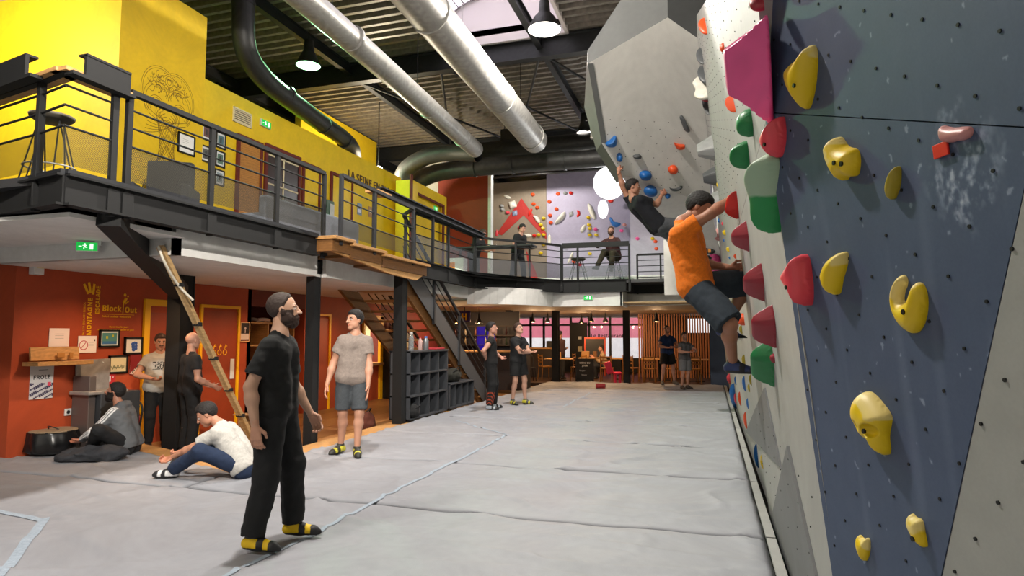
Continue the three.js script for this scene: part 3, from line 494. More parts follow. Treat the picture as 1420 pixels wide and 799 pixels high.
["strip","olive","small olive climbing hold on the pale strip behind the orange climber",[0.349,1.564,-7.629],0.037,[[0.016,-0.008],[0.002,-0.037],[-0.018,-0.055],[-0.037,-0.056],[-0.046,-0.041],[-0.038,-0.016],[-0.015,0.01],[0.011,0.033],[0.029,0.048],[0.036,0.054],[0.034,0.046],[0.026,0.023]],"dome","small holds on the pale strip behind the orange climber olive",0,"climbing_hold"],
["strip","olive","small olive climbing hold on the pale strip behind the orange climber",[0.384,1.206,-7.896],0.042,[[0.023,-0.001],[0.003,-0.04],[-0.024,-0.068],[-0.051,-0.078],[-0.064,-0.065],[-0.053,-0.034],[-0.021,0.005],[0.015,0.041],[0.04,0.065],[0.049,0.074],[0.046,0.064],[0.037,0.037]],"dome","small holds on the pale strip behind the orange climber olive",0,"climbing_hold"],
["strip","olive","small olive climbing hold on the pale strip behind the orange climber",[0.401,1.036,-7.089],0.029,[[0.015,0.001],[-0.004,-0.031],[-0.027,-0.056],[-0.046,-0.066],[-0.053,-0.058],[-0.041,-0.033],[-0.014,0.001],[0.016,0.033],[0.037,0.056],[0.045,0.064],[0.041,0.056],[0.03,0.033]],"dome","small holds on the pale strip behind the orange climber olive",0,"climbing_hold"],
["strip","olive","small olive climbing hold on the pale strip behind the orange climber",[0.414,0.911,-7.645],0.029,[[0.018,0.003],[0.005,-0.024],[-0.014,-0.044],[-0.035,-0.054],[-0.046,-0.049],[-0.039,-0.029],[-0.017,-0.001],[0.009,0.026],[0.027,0.046],[0.034,0.053],[0.032,0.046],[0.026,0.028]],"dome","small holds on the pale strip behind the orange climber olive",0,"climbing_hold"],
["strip","orange","small orange climbing hold on the pale strip behind the orange climber",[0.39,1.146,-6.453],0.022,[[0.012,-0.0],[0.001,-0.021],[-0.013,-0.035],[-0.027,-0.04],[-0.034,-0.034],[-0.028,-0.019],[-0.012,0.001],[0.008,0.021],[0.021,0.035],[0.026,0.039],[0.025,0.034],[0.019,0.02]],"dome","small holds on the pale strip behind the orange climber orange",0,"climbing_hold"],
["strip","coral","small coral climbing hold on the pale strip behind the orange climber",[0.372,1.329,-11.244],0.055,[[0.027,-0.003],[-0.002,-0.055],[-0.037,-0.093],[-0.071,-0.104],[-0.085,-0.085],[-0.066,-0.042],[-0.023,0.01],[0.024,0.056],[0.056,0.087],[0.067,0.098],[0.062,0.085],[0.048,0.048]],"dome","small holds on the pale strip behind the orange climber coral",0,"climbing_hold"],
["strip","coral","small coral climbing hold on the pale strip behind the orange climber",[0.389,1.157,-10.328],0.049,[[0.025,0.001],[-0.005,-0.051],[-0.041,-0.09],[-0.073,-0.105],[-0.084,-0.09],[-0.064,-0.048],[-0.021,0.005],[0.026,0.054],[0.058,0.088],[0.069,0.1],[0.064,0.087],[0.048,0.051]],"dome","small holds on the pale strip behind the orange climber coral",0,"climbing_hold"],
["strip","coral","small coral climbing hold on the pale strip behind the orange climber",[0.465,0.4,-17.205],0.091,[[0.07,0.034],[0.047,-0.026],[-0.006,-0.088],[-0.08,-0.139],[-0.135,-0.153],[-0.131,-0.11],[-0.068,-0.027],[0.009,0.057],[0.061,0.114],[0.08,0.134],[0.079,0.121],[0.075,0.084]],"dome","small holds on the pale strip behind the orange climber coral",0,"climbing_hold"],
["strip","blue","small blue climbing hold on the pale strip behind the orange climber",[0.439,0.663,-12.504],0.034,[[0.023,0.007],[-0.003,-0.036],[-0.033,-0.072],[-0.062,-0.091],[-0.073,-0.084],[-0.058,-0.051],[-0.021,-0.004],[0.02,0.043],[0.049,0.075],[0.06,0.087],[0.055,0.077],[0.042,0.048]],"dome","small holds on the pale strip behind the orange climber blue",0,"climbing_hold"],
["strip","blue","small blue climbing hold on the pale strip behind the orange climber",[0.417,0.883,-8.687],0.041,[[0.017,0.005],[-0.021,-0.051],[-0.059,-0.095],[-0.085,-0.114],[-0.086,-0.1],[-0.059,-0.057],[-0.012,0.001],[0.035,0.056],[0.068,0.095],[0.08,0.108],[0.072,0.095],[0.049,0.058]],"dome","small holds on the pale strip behind the orange climber blue",0,"climbing_hold"],
["strip","blue","small blue climbing hold on the pale strip behind the orange climber",[0.441,0.644,-8.549],0.029,[[0.016,0.005],[-0.009,-0.034],[-0.037,-0.067],[-0.059,-0.082],[-0.065,-0.075],[-0.048,-0.045],[-0.014,-0.003],[0.022,0.039],[0.048,0.069],[0.057,0.08],[0.052,0.07],[0.037,0.043]],"dome","small holds on the pale strip behind the orange climber blue",0,"climbing_hold"],
["strip","orange","small orange climbing hold on the pale strip behind the orange climber",[0.46,0.455,-11.213],0.046,[[0.032,0.014],[-0.007,-0.051],[-0.054,-0.107],[-0.096,-0.138],[-0.111,-0.13],[-0.085,-0.08],[-0.028,-0.007],[0.034,0.064],[0.076,0.114],[0.091,0.131],[0.084,0.116],[0.063,0.074]],"dome","small holds on the pale strip behind the orange climber orange",0,"climbing_hold"],
["strip","orange","small orange climbing hold on the pale strip behind the orange climber",[0.478,0.271,-9.881],0.045,[[0.031,0.016],[-0.013,-0.054],[-0.063,-0.115],[-0.105,-0.149],[-0.117,-0.14],[-0.087,-0.087],[-0.026,-0.008],[0.039,0.069],[0.084,0.122],[0.1,0.141],[0.091,0.125],[0.067,0.08]],"dome","small holds on the pale strip behind the orange climber orange",0,"climbing_hold"],
["strip","coral","small coral climbing hold on the pale strip behind the orange climber",[0.486,0.185,-14.085],0.044,[[0.037,0.02],[0.0,-0.043],[-0.047,-0.101],[-0.092,-0.137],[-0.112,-0.135],[-0.09,-0.088],[-0.033,-0.013],[0.03,0.061],[0.073,0.113],[0.089,0.131],[0.082,0.117],[0.064,0.076]],"dome","small holds on the pale strip behind the orange climber coral",0,"climbing_hold"],
["strip","blue","small blue climbing hold on the pale strip behind the orange climber",[0.493,0.123,-7.888],0.045,[[0.025,0.015],[-0.032,-0.067],[-0.089,-0.136],[-0.127,-0.171],[-0.129,-0.157],[-0.088,-0.094],[-0.018,-0.005],[0.053,0.081],[0.103,0.14],[0.12,0.162],[0.108,0.143],[0.074,0.09]],"dome","small holds on the pale strip behind the orange climber blue",0,"climbing_hold"],
["strip","yellow","small yellow climbing hold on the pale strip behind the orange climber",[0.482,0.232,-6.961],0.031,[[0.025,0.013],[0.001,-0.029],[-0.03,-0.067],[-0.061,-0.091],[-0.075,-0.089],[-0.061,-0.059],[-0.024,-0.01],[0.019,0.04],[0.048,0.075],[0.059,0.088],[0.055,0.078],[0.043,0.051]],"dome","small holds on the pale strip behind the orange climber yellow",0,"climbing_hold"],
["strip","orange","small orange climbing hold on the pale strip behind the orange climber",[0.478,0.274,-6.253],0.023,[[0.018,0.008],[-0.002,-0.024],[-0.025,-0.052],[-0.047,-0.068],[-0.056,-0.066],[-0.044,-0.043],[-0.017,-0.007],[0.015,0.031],[0.038,0.057],[0.046,0.067],[0.042,0.059],[0.032,0.038]],"dome","small holds on the pale strip behind the orange climber orange",0,"climbing_hold"],
["strip","blue","small blue climbing hold on the pale strip behind the orange climber",[0.126,3.795,-8.054],0.053,[[0.007,-0.023],[-0.018,0.004],[-0.04,0.036],[-0.052,0.065],[-0.05,0.075],[-0.031,0.057],[-0.003,0.018],[0.024,-0.022],[0.042,-0.05],[0.049,-0.06],[0.044,-0.056],[0.029,-0.042]],"dome","small holds on the pale strip behind the orange climber blue",0,"climbing_hold"],
["strip","orange","small orange climbing hold on the pale strip behind the orange climber",[0.204,3.015,-12.719],0.048,[[0.021,-0.046],[0.008,-0.055],[-0.013,-0.038],[-0.036,0.002],[-0.05,0.043],[-0.044,0.059],[-0.02,0.046],[0.008,0.021],[0.028,0.004],[0.035,-0.003],[0.034,-0.009],[0.029,-0.025]],"dome","small holds on the pale strip behind the orange climber orange",0,"climbing_hold"],
["strip","coral","small coral climbing hold on the pale strip behind the orange climber",[0.203,3.021,-9.043],0.027,[[0.009,-0.025],[0.001,-0.029],[-0.01,-0.02],[-0.021,0.002],[-0.026,0.023],[-0.021,0.032],[-0.008,0.025],[0.006,0.011],[0.016,0.002],[0.02,-0.002],[0.019,-0.005],[0.015,-0.013]],"dome","small holds on the pale strip behind the orange climber coral",0,"climbing_hold"],
["strip","blue","large blue cone-shaped hold low on the wall foot beyond the grey triangles",[0.481,0.236,-14.278],0.12,[[0.113,0.065],[0.05,-0.063],[-0.057,-0.196],[-0.187,-0.3],[-0.27,-0.32],[-0.236,-0.219],[-0.101,-0.041],[0.047,0.129],[0.144,0.24],[0.178,0.279],[0.171,0.252],[0.147,0.174]],"dome",null,0,"climbing_hold"],
["strip","blue","blue ball-shaped hold behind the shoulder of the orange climber",[0.2,3.053,-12.154],0.12,[[0.076,-0.103],[0.047,-0.117],[0.004,-0.102],[-0.042,-0.057],[-0.079,0.006],[-0.093,0.07],[-0.08,0.113],[-0.043,0.122],[0.003,0.097],[0.046,0.048],[0.076,-0.011],[0.086,-0.065]],"dome",null,0,"climbing_hold"],
["strip","palepink","pink ring-shaped hold behind the arm of the orange climber",[0.181,3.245,-11.495],0.105,[[0.069,-0.101],[0.033,-0.12],[-0.014,-0.108],[-0.061,-0.065],[-0.091,-0.001],[-0.095,0.065],[-0.07,0.111],[-0.027,0.123],[0.021,0.102],[0.062,0.056],[0.085,-0.002],[0.088,-0.059]],"dome",null,0,"climbing_hold"],
["strip","white","big white dome hold under the raised thigh of the orange climber",[0.343,1.623,-7.973],0.17,[[0.129,0.014],[0.094,-0.074],[0.034,-0.149],[-0.04,-0.189],[-0.108,-0.178],[-0.147,-0.112],[-0.141,-0.009],[-0.092,0.093],[-0.02,0.163],[0.052,0.185],[0.107,0.159],[0.133,0.097]],"dome",null,0,"climbing_hold"],
["wall","orange","orange wedge hold fixed beside the big white dome",[0.305,1.65,-6.465],0.066,[[-0.034,0.073],[0.059,0.035],[0.033,-0.065],[-0.015,-0.045],[-0.044,0.002]],"dome",null,0,"climbing_hold"],
["slab","blue","blue tilted boot-shaped hold, topmost on the grey overhang",[-1.319,4.342,-9.172],0.1,[[-0.112,-0.023],[-0.041,0.013],[0.011,0.092],[0.054,0.093],[0.082,-0.004],[0.063,-0.083],[-0.057,-0.088]],"dome",null,0,"climbing_hold"],
["slab","blue","small blue hold gripped by the raised hand of the dark climber",[-1.238,4.154,-9.368],0.09,[[0.05,0.002],[0.05,-0.035],[0.036,-0.063],[0.013,-0.073],[-0.014,-0.065],[-0.037,-0.038],[-0.05,-0.002],[-0.05,0.035],[-0.036,0.062],[-0.013,0.073],[0.013,0.064],[0.036,0.038]],"dome",null,0,"climbing_hold"],
["slab","grey","flat grey hold above the two blue bowl holds",[-0.985,4.172,-9.471],0.06,[[-0.089,0.008],[-0.007,0.045],[0.064,0.025],[0.067,-0.043],[-0.036,-0.036]],"dome",null,0,"climbing_hold"],
["slab","blue","blue bowl-shaped hold, upper of the pair on the overhang",[-0.892,3.938,-9.712],0.1,[[0.102,0.004],[0.097,-0.038],[0.066,-0.069],[0.017,-0.082],[-0.037,-0.073],[-0.08,-0.044],[-0.102,-0.004],[-0.097,0.038],[-0.065,0.069],[-0.017,0.082],[0.036,0.073],[0.08,0.044]],"dome",null,0,"climbing_hold"],
["slab","blue","blue bowl-shaped hold, lower of the pair on the overhang",[-0.837,3.732,-9.911],0.1,[[0.11,0.004],[0.105,-0.045],[0.073,-0.082],[0.02,-0.097],[-0.038,-0.086],[-0.085,-0.051],[-0.11,-0.003],[-0.105,0.045],[-0.072,0.082],[-0.02,0.096],[0.037,0.085],[0.085,0.052]],"dome",null,0,"climbing_hold"],
["slab","orange","curved orange hold, upper one on the grey overhang",[-0.375,4.326,-9.627],0.08,[[-0.121,0.064],[-0.069,0.033],[0.012,0.025],[0.079,0.028],[0.092,-0.028],[0.044,-0.064],[-0.037,-0.056]],"dome",null,0,"climbing_hold"],
["slab","orange","round orange hold on the grey overhang",[-0.491,4.025,-9.827],0.09,[[0.08,0.003],[0.078,-0.035],[0.055,-0.064],[0.017,-0.076],[-0.025,-0.067],[-0.061,-0.04],[-0.08,-0.003],[-0.078,0.035],[-0.055,0.064],[-0.017,0.075],[0.025,0.067],[0.06,0.041]],"dome",null,0,"climbing_hold"],
["slab","grey","pale grey jug with a crooked arm on the overhang",[-0.456,3.779,-10.05],0.05,[[-0.131,0.023],[-0.053,-0.01],[0.023,0.016],[0.084,0.055],[0.107,0.007],[0.037,-0.044],[-0.068,-0.048]],"dome",null,0,"climbing_hold"],
["slab","grey","dark grey long knuckled hold near the top right of the overhang",[-0.291,4.588,-9.445],0.07,[[-0.123,0.125],[-0.06,0.139],[-0.016,0.045],[0.084,-0.048],[0.114,-0.124],[0.034,-0.116],[-0.033,-0.021]],"dome",null,0,"climbing_hold"],
["low","blue","small blue hold at the lower hand of the dark climber",[-0.592,3.699,-10.15],0.06,[[0.044,-0.005],[0.037,-0.029],[0.019,-0.045],[-0.003,-0.05],[-0.025,-0.04],[-0.04,-0.02],[-0.044,0.005],[-0.036,0.029],[-0.019,0.045],[0.003,0.049],[0.025,0.04],[0.04,0.02]],"dome",null,0,"climbing_hold"],
["low","pink","long pink bar volume along the left edge of the overhang",[-1.046,3.637,-10.302],0.12,[[-0.206,0.574],[-0.153,0.548],[0.245,-0.379],[0.209,-0.531],[0.076,-0.428],[-0.171,0.216]],"flat",null,1,"climbing_volume"],
["low","pink","pink dome volume behind the waist of the orange climber",[0.092,2.716,-12.536],0.2,[[0.194,0.003],[0.171,-0.336],[0.099,-0.592],[-0.002,-0.685],[-0.104,-0.582],[-0.174,-0.316],[-0.195,0.029],[-0.164,0.354],[-0.091,0.578],[0.003,0.653],[0.096,0.564],[0.166,0.33]],"dome",null,0,"climbing_volume"],
["far","white","cream boomerang hold at the upper left of the brown far wall",[-7.674,7.051,-24.0],0.07,[[-0.201,0.078],[-0.049,0.097],[0.134,-0.003],[0.164,-0.093],[-0.048,-0.079]],"dome",null,0,"climbing_hold"],
["far","white","cream half-disc hold on the red peak of the brown far wall",[-7.449,6.72,-24.0],0.147,[[0.201,-0.103],[0.064,-0.145],[-0.059,-0.166],[-0.089,-0.18],[-0.096,-0.147],[-0.153,-0.035],[-0.202,0.103],[-0.063,0.146],[0.059,0.165],[0.09,0.18],[0.096,0.147],[0.153,0.035]],"dome",null,0,"climbing_hold"],
["far","white","cream curved hold on the right leg of the red peak",[-6.459,6.081,-24.0],0.126,[[-0.182,0.154],[-0.004,0.144],[0.143,-0.008],[0.142,-0.209],[-0.005,-0.144],[-0.093,0.063]],"dome",null,0,"climbing_hold"],
["far","lightblue","pale blue lens hold on the left leg of the red peak",[-7.358,6.363,-24.0],0.088,[[0.115,-0.085],[0.01,-0.114],[-0.079,-0.127],[-0.104,-0.138],[-0.101,-0.111],[-0.114,-0.023],[-0.115,0.085],[-0.01,0.114],[0.08,0.127],[0.104,0.137],[0.101,0.111],[0.114,0.023]],"dome",null,0,"climbing_hold"],
["far","coral","coral hold at the foot of the left leg of the red peak",[-8.118,5.614,-24.0],0.055,[[0.059,-0.003],[0.072,-0.077],[0.051,-0.129],[0.0,-0.147],[-0.05,-0.125],[-0.072,-0.07],[-0.059,0.003],[-0.03,0.075],[-0.009,0.127],[-0.0,0.147],[0.008,0.127],[0.03,0.072]],"dome",null,0,"climbing_hold"],
["far","red","small red squiggle hold above the right leg of the red peak",[-6.723,6.356,-24.0],0.08,[[-0.006,0.145],[0.113,0.167],[0.053,-0.032],[-0.066,-0.199],[-0.095,-0.081]],"dome",null,0,"climbing_hold"],
["far","white","pale bar hold beside the standing man on the far platform",[-6.82,5.436,-24.0],0.057,[[0.163,-0.008],[0.141,-0.043],[0.082,-0.066],[0.0,-0.072],[-0.082,-0.059],[-0.142,-0.029],[-0.164,0.008],[-0.142,0.043],[-0.082,0.066],[0.0,0.072],[0.082,0.059],[0.142,0.029]],"dome",null,0,"climbing_hold"],
["far","white","big white slanted lens hold on the purple far wall",[-5.486,6.06,-24.0],0.192,[[-0.276,-0.218],[-0.042,0.112],[0.189,0.298],[0.217,0.126],[0.072,-0.094],[-0.16,-0.224]],"dome",null,0,"climbing_hold"],
["far","white","long white pointed hold high on the purple far wall",[-4.252,6.236,-24.0],0.145,[[-0.188,0.382],[-0.02,0.287],[0.144,-0.116],[0.17,-0.314],[0.03,-0.279],[-0.135,0.04]],"dome",null,0,"climbing_hold"],
["far","white","white wedge hold low on the purple far wall",[-4.602,5.601,-24.0],0.1,[[-0.131,-0.123],[-0.073,0.071],[0.126,0.202],[0.096,0.006],[-0.018,-0.157]],"dome",null,0,"climbing_hold"],
["far","white","white triangular fin behind the bar stool on the far platform",[-5.103,4.481,-24.0],0.112,[[-0.149,-0.192],[0.053,0.251],[0.138,0.22],[0.051,-0.058],[-0.093,-0.222]],"dome",null,0,"climbing_hold"],
["far","red","red bent hold in the middle of the purple far wall",[-4.793,6.197,-24.0],0.067,[[-0.074,0.165],[0.067,0.128],[0.094,-0.043],[-0.02,-0.15],[-0.076,-0.09],[0.009,-0.01]],"dome",null,0,"climbing_hold"],
["far","lightgrey","grey diamond hold in the middle of the purple far wall",[-5.068,6.203,-24.0],0.078,[[0.098,-0.062],[0.017,-0.093],[-0.054,-0.109],[-0.072,-0.119],[-0.072,-0.097],[-0.089,-0.026],[-0.099,0.063],[-0.017,0.093],[0.054,0.109],[0.072,0.119],[0.072,0.097],[0.089,0.026]],"dome",null,0,"climbing_hold"],
["far","white","tall cream hold just above the railing on the purple wall",[-5.939,5.223,-24.0],0.057,[[0.073,-0.003],[0.062,-0.117],[0.035,-0.199],[-0.001,-0.228],[-0.037,-0.196],[-0.063,-0.111],[-0.073,0.003],[-0.062,0.117],[-0.035,0.199],[0.001,0.228],[0.037,0.196],[0.063,0.111]],"dome",null,0,"climbing_hold"],
["far","orange","small orange hold on the far upper climbing wall",[-5.581,7.034,-24.0],0.12,[[0.087,-0.006],[0.075,-0.041],[0.043,-0.065],[-0.0,-0.072],[-0.044,-0.059],[-0.076,-0.031],[-0.087,0.006],[-0.075,0.041],[-0.043,0.065],[0.0,0.072],[0.044,0.059],[0.076,0.031]],"dome","holds on the far upper climbing wall orange",0,"climbing_hold"],
["far","orange","small orange hold on the far upper climbing wall",[-5.932,6.741,-24.0],0.12,[[0.088,-0.006],[0.076,-0.041],[0.044,-0.065],[-0.0,-0.072],[-0.044,-0.06],[-0.076,-0.031],[-0.088,0.006],[-0.076,0.041],[-0.044,0.065],[0.0,0.072],[0.044,0.059],[0.076,0.031]],"dome","holds on the far upper climbing wall orange",0,"climbing_hold"],
["far","orange","small orange hold on the far upper climbing wall",[-5.643,6.436,-24.0],0.12,[[0.087,-0.005],[0.075,-0.04],[0.043,-0.065],[-0.0,-0.072],[-0.044,-0.059],[-0.076,-0.031],[-0.087,0.005],[-0.075,0.04],[-0.043,0.065],[0.0,0.072],[0.044,0.059],[0.075,0.031]],"dome","holds on the far upper climbing wall orange",0,"climbing_hold"],
["far","orange","small orange hold on the far upper climbing wall",[-5.905,6.194,-24.0],0.12,[[0.087,-0.005],[0.076,-0.04],[0.043,-0.065],[-0.0,-0.072],[-0.044,-0.06],[-0.076,-0.032],[-0.087,0.005],[-0.076,0.04],[-0.043,0.065],[0.0,0.072],[0.044,0.06],[0.076,0.032]],"dome","holds on the far upper climbing wall orange",0,"climbing_hold"],
["far","orange","small orange hold on the far upper climbing wall",[-5.878,5.906,-24.0],0.12,[[0.087,-0.005],[0.075,-0.04],[0.043,-0.064],[-0.0,-0.072],[-0.044,-0.06],[-0.076,-0.032],[-0.087,0.005],[-0.075,0.04],[-0.043,0.064],[0.0,0.072],[0.044,0.06],[0.076,0.032]],"dome","holds on the far upper climbing wall orange",0,"climbing_hold"],
["far","red","small red hold on the far upper climbing wall",[-5.063,7.028,-24.0],0.12,[[0.086,-0.006],[0.074,-0.041],[0.043,-0.065],[-0.0,-0.071],[-0.043,-0.059],[-0.075,-0.031],[-0.086,0.006],[-0.074,0.041],[-0.042,0.065],[0.001,0.071],[0.043,0.059],[0.075,0.031]],"dome","holds on the far upper climbing wall red",0,"climbing_hold"],
["far","lightgrey","small lightgrey hold on the far upper climbing wall",[-5.292,7.044,-24.0],0.12,[[0.086,-0.006],[0.075,-0.041],[0.043,-0.065],[-0.0,-0.072],[-0.044,-0.059],[-0.075,-0.031],[-0.086,0.006],[-0.075,0.041],[-0.043,0.065],[0.001,0.072],[0.044,0.059],[0.075,0.031]],"dome","holds on the far upper climbing wall lightgrey",0,"climbing_hold"],
["far","orange","small orange hold on the far upper climbing wall",[-6.609,7.074,-24.0],0.12,[[0.089,-0.006],[0.077,-0.041],[0.044,-0.066],[-0.0,-0.073],[-0.045,-0.06],[-0.077,-0.031],[-0.089,0.006],[-0.077,0.041],[-0.044,0.066],[0.0,0.073],[0.045,0.06],[0.077,0.031]],"dome","holds on the far upper climbing wall orange",0,"climbing_hold"],
["far","orange","small orange hold on the far upper climbing wall",[-6.58,6.695,-24.0],0.12,[[0.089,-0.006],[0.077,-0.041],[0.044,-0.065],[-0.0,-0.072],[-0.045,-0.06],[-0.077,-0.031],[-0.089,0.006],[-0.077,0.041],[-0.044,0.066],[0.0,0.072],[0.045,0.06],[0.077,0.031]],"dome","holds on the far upper climbing wall orange",0,"climbing_hold"],
["far","orange","small orange hold on the far upper climbing wall",[-6.432,6.541,-24.0],0.12,[[0.089,-0.005],[0.077,-0.041],[0.044,-0.065],[-0.0,-0.072],[-0.044,-0.06],[-0.077,-0.032],[-0.089,0.005],[-0.077,0.041],[-0.044,0.065],[0.0,0.072],[0.045,0.06],[0.077,0.031]],"dome","holds on the far upper climbing wall orange",0,"climbing_hold"],
["far","coral","small coral hold on the far upper climbing wall",[-7.661,6.41,-24.0],0.12,[[0.091,-0.005],[0.079,-0.041],[0.046,-0.066],[0.0,-0.073],[-0.046,-0.061],[-0.079,-0.032],[-0.091,0.005],[-0.079,0.041],[-0.046,0.066],[0.0,0.073],[0.046,0.061],[0.079,0.032]],"dome","holds on the far upper climbing wall coral",0,"climbing_hold"],
["far","lightgrey","small lightgrey hold on the far upper climbing wall",[-7.906,6.689,-24.0],0.12,[[0.092,-0.006],[0.08,-0.042],[0.046,-0.066],[0.0,-0.074],[-0.046,-0.061],[-0.079,-0.032],[-0.092,0.006],[-0.08,0.042],[-0.046,0.067],[-0.0,0.074],[0.046,0.061],[0.079,0.032]],"dome","holds on the far upper climbing wall lightgrey",0,"climbing_hold"],
["far","lightgrey","small lightgrey hold on the far upper climbing wall",[-7.875,6.54,-24.0],0.12,[[0.092,-0.005],[0.079,-0.041],[0.046,-0.066],[0.0,-0.073],[-0.046,-0.061],[-0.079,-0.032],[-0.092,0.005],[-0.079,0.041],[-0.046,0.066],[-0.0,0.074],[0.046,0.061],[0.079,0.032]],"dome","holds on the far upper climbing wall lightgrey",0,"climbing_hold"],
["far","coral","small coral hold on the far upper climbing wall",[-7.148,5.77,-24.0],0.12,[[0.09,-0.005],[0.078,-0.04],[0.045,-0.065],[-0.0,-0.073],[-0.045,-0.061],[-0.078,-0.032],[-0.09,0.005],[-0.078,0.04],[-0.045,0.065],[0.0,0.073],[0.045,0.061],[0.078,0.032]],"dome","holds on the far upper climbing wall coral",0,"climbing_hold"],
["far","yellow","small yellow hold on the far upper climbing wall",[-6.169,6.093,-24.0],0.12,[[0.088,-0.005],[0.076,-0.04],[0.044,-0.065],[-0.0,-0.072],[-0.044,-0.06],[-0.076,-0.032],[-0.088,0.005],[-0.076,0.04],[-0.044,0.065],[0.0,0.072],[0.044,0.06],[0.076,0.032]],"dome","holds on the far upper climbing wall yellow",0,"climbing_hold"],
["far","yellow","small yellow hold on the far upper climbing wall",[-6.287,5.841,-24.0],0.12,[[0.088,-0.005],[0.076,-0.04],[0.044,-0.064],[-0.0,-0.072],[-0.044,-0.06],[-0.076,-0.032],[-0.088,0.005],[-0.076,0.04],[-0.044,0.065],[0.0,0.072],[0.044,0.06],[0.076,0.032]],"dome","holds on the far upper climbing wall yellow",0,"climbing_hold"],
["far","yellow","small yellow hold on the far upper climbing wall",[-6.2,5.693,-24.0],0.12,[[0.088,-0.004],[0.076,-0.04],[0.044,-0.064],[-0.0,-0.072],[-0.044,-0.06],[-0.076,-0.032],[-0.088,0.004],[-0.076,0.04],[-0.044,0.064],[0.0,0.072],[0.044,0.06],[0.076,0.032]],"dome","holds on the far upper climbing wall yellow",0,"climbing_hold"],
["far","yellow","small yellow hold on the far upper climbing wall",[-6.171,5.434,-24.0],0.12,[[0.088,-0.004],[0.076,-0.039],[0.044,-0.064],[-0.0,-0.072],[-0.044,-0.06],[-0.076,-0.032],[-0.088,0.004],[-0.076,0.039],[-0.044,0.064],[0.0,0.072],[0.044,0.06],[0.076,0.032]],"dome","holds on the far upper climbing wall yellow",0,"climbing_hold"],
["far","yellow","small yellow hold on the far upper climbing wall",[-6.377,5.443,-24.0],0.12,[[0.088,-0.004],[0.076,-0.039],[0.044,-0.064],[-0.0,-0.072],[-0.044,-0.06],[-0.077,-0.032],[-0.088,0.004],[-0.076,0.04],[-0.044,0.064],[0.0,0.072],[0.044,0.06],[0.077,0.032]],"dome","holds on the far upper climbing wall yellow",0,"climbing_hold"],
["far","yellow","small yellow hold on the far upper climbing wall",[-4.39,6.023,-24.0],0.12,[[0.084,-0.005],[0.073,-0.039],[0.042,-0.063],[-0.001,-0.07],[-0.043,-0.059],[-0.073,-0.031],[-0.084,0.005],[-0.073,0.039],[-0.042,0.063],[0.001,0.07],[0.043,0.059],[0.073,0.031]],"dome","holds on the far upper climbing wall yellow",0,"climbing_hold"],
["far","yellow","small yellow hold on the far upper climbing wall",[-4.364,5.741,-24.0],0.12,[[0.084,-0.004],[0.073,-0.039],[0.042,-0.063],[-0.001,-0.07],[-0.043,-0.059],[-0.073,-0.031],[-0.084,0.004],[-0.073,0.039],[-0.041,0.063],[0.001,0.07],[0.043,0.059],[0.073,0.031]],"dome","holds on the far upper climbing wall yellow",0,"climbing_hold"],
["far","yellow","small yellow hold on the far upper climbing wall",[-4.337,5.599,-24.0],0.12,[[0.084,-0.004],[0.072,-0.039],[0.041,-0.063],[-0.001,-0.07],[-0.043,-0.059],[-0.073,-0.031],[-0.084,0.004],[-0.072,0.039],[-0.041,0.063],[0.001,0.07],[0.043,0.059],[0.073,0.031]],"dome","holds on the far upper climbing wall yellow",0,"climbing_hold"],
["far","yellow","small yellow hold on the far upper climbing wall",[-4.34,5.347,-24.0],0.12,[[0.084,-0.004],[0.072,-0.038],[0.041,-0.063],[-0.001,-0.07],[-0.043,-0.059],[-0.073,-0.032],[-0.084,0.004],[-0.072,0.038],[-0.041,0.063],[0.001,0.07],[0.043,0.059],[0.073,0.032]],"dome","holds on the far upper climbing wall yellow",0,"climbing_hold"],
["far","yellow","small yellow hold on the far upper climbing wall",[-4.089,5.335,-24.0],0.12,[[0.083,-0.004],[0.072,-0.038],[0.041,-0.062],[-0.001,-0.07],[-0.042,-0.058],[-0.073,-0.031],[-0.083,0.004],[-0.072,0.038],[-0.041,0.062],[0.001,0.07],[0.042,0.058],[0.073,0.031]],"dome","holds on the far upper climbing wall yellow",0,"climbing_hold"],
["far","yellow","small yellow hold on the far upper climbing wall",[-4.037,4.915,-24.0],0.12,[[0.083,-0.004],[0.072,-0.038],[0.041,-0.062],[-0.001,-0.07],[-0.042,-0.059],[-0.072,-0.032],[-0.083,0.004],[-0.072,0.038],[-0.041,0.062],[0.001,0.07],[0.042,0.058],[0.072,0.032]],"dome","holds on the far upper climbing wall yellow",0,"climbing_hold"],
["far","red","small red hold on the far upper climbing wall",[-6.554,5.423,-24.0],0.12,[[0.089,-0.004],[0.077,-0.04],[0.044,-0.064],[-0.0,-0.072],[-0.044,-0.06],[-0.077,-0.032],[-0.089,0.004],[-0.077,0.04],[-0.044,0.064],[0.0,0.072],[0.044,0.06],[0.077,0.032]],"dome","holds on the far upper climbing wall red",0,"climbing_hold"],
["far","orange","small orange hold on the far upper climbing wall",[-5.306,4.94,-24.0],0.12,[[0.086,-0.004],[0.074,-0.038],[0.043,-0.063],[-0.0,-0.071],[-0.043,-0.059],[-0.075,-0.032],[-0.086,0.004],[-0.074,0.038],[-0.043,0.063],[0.0,0.071],[0.043,0.059],[0.075,0.032]],"dome","holds on the far upper climbing wall orange",0,"climbing_hold"],
["far","orange","small orange hold on the far upper climbing wall",[-4.968,4.336,-24.0],0.12,[[0.085,-0.003],[0.073,-0.038],[0.042,-0.062],[-0.0,-0.07],[-0.043,-0.059],[-0.074,-0.033],[-0.085,0.003],[-0.073,0.038],[-0.042,0.062],[0.001,0.07],[0.043,0.059],[0.074,0.032]],"dome","holds on the far upper climbing wall orange",0,"climbing_hold"],
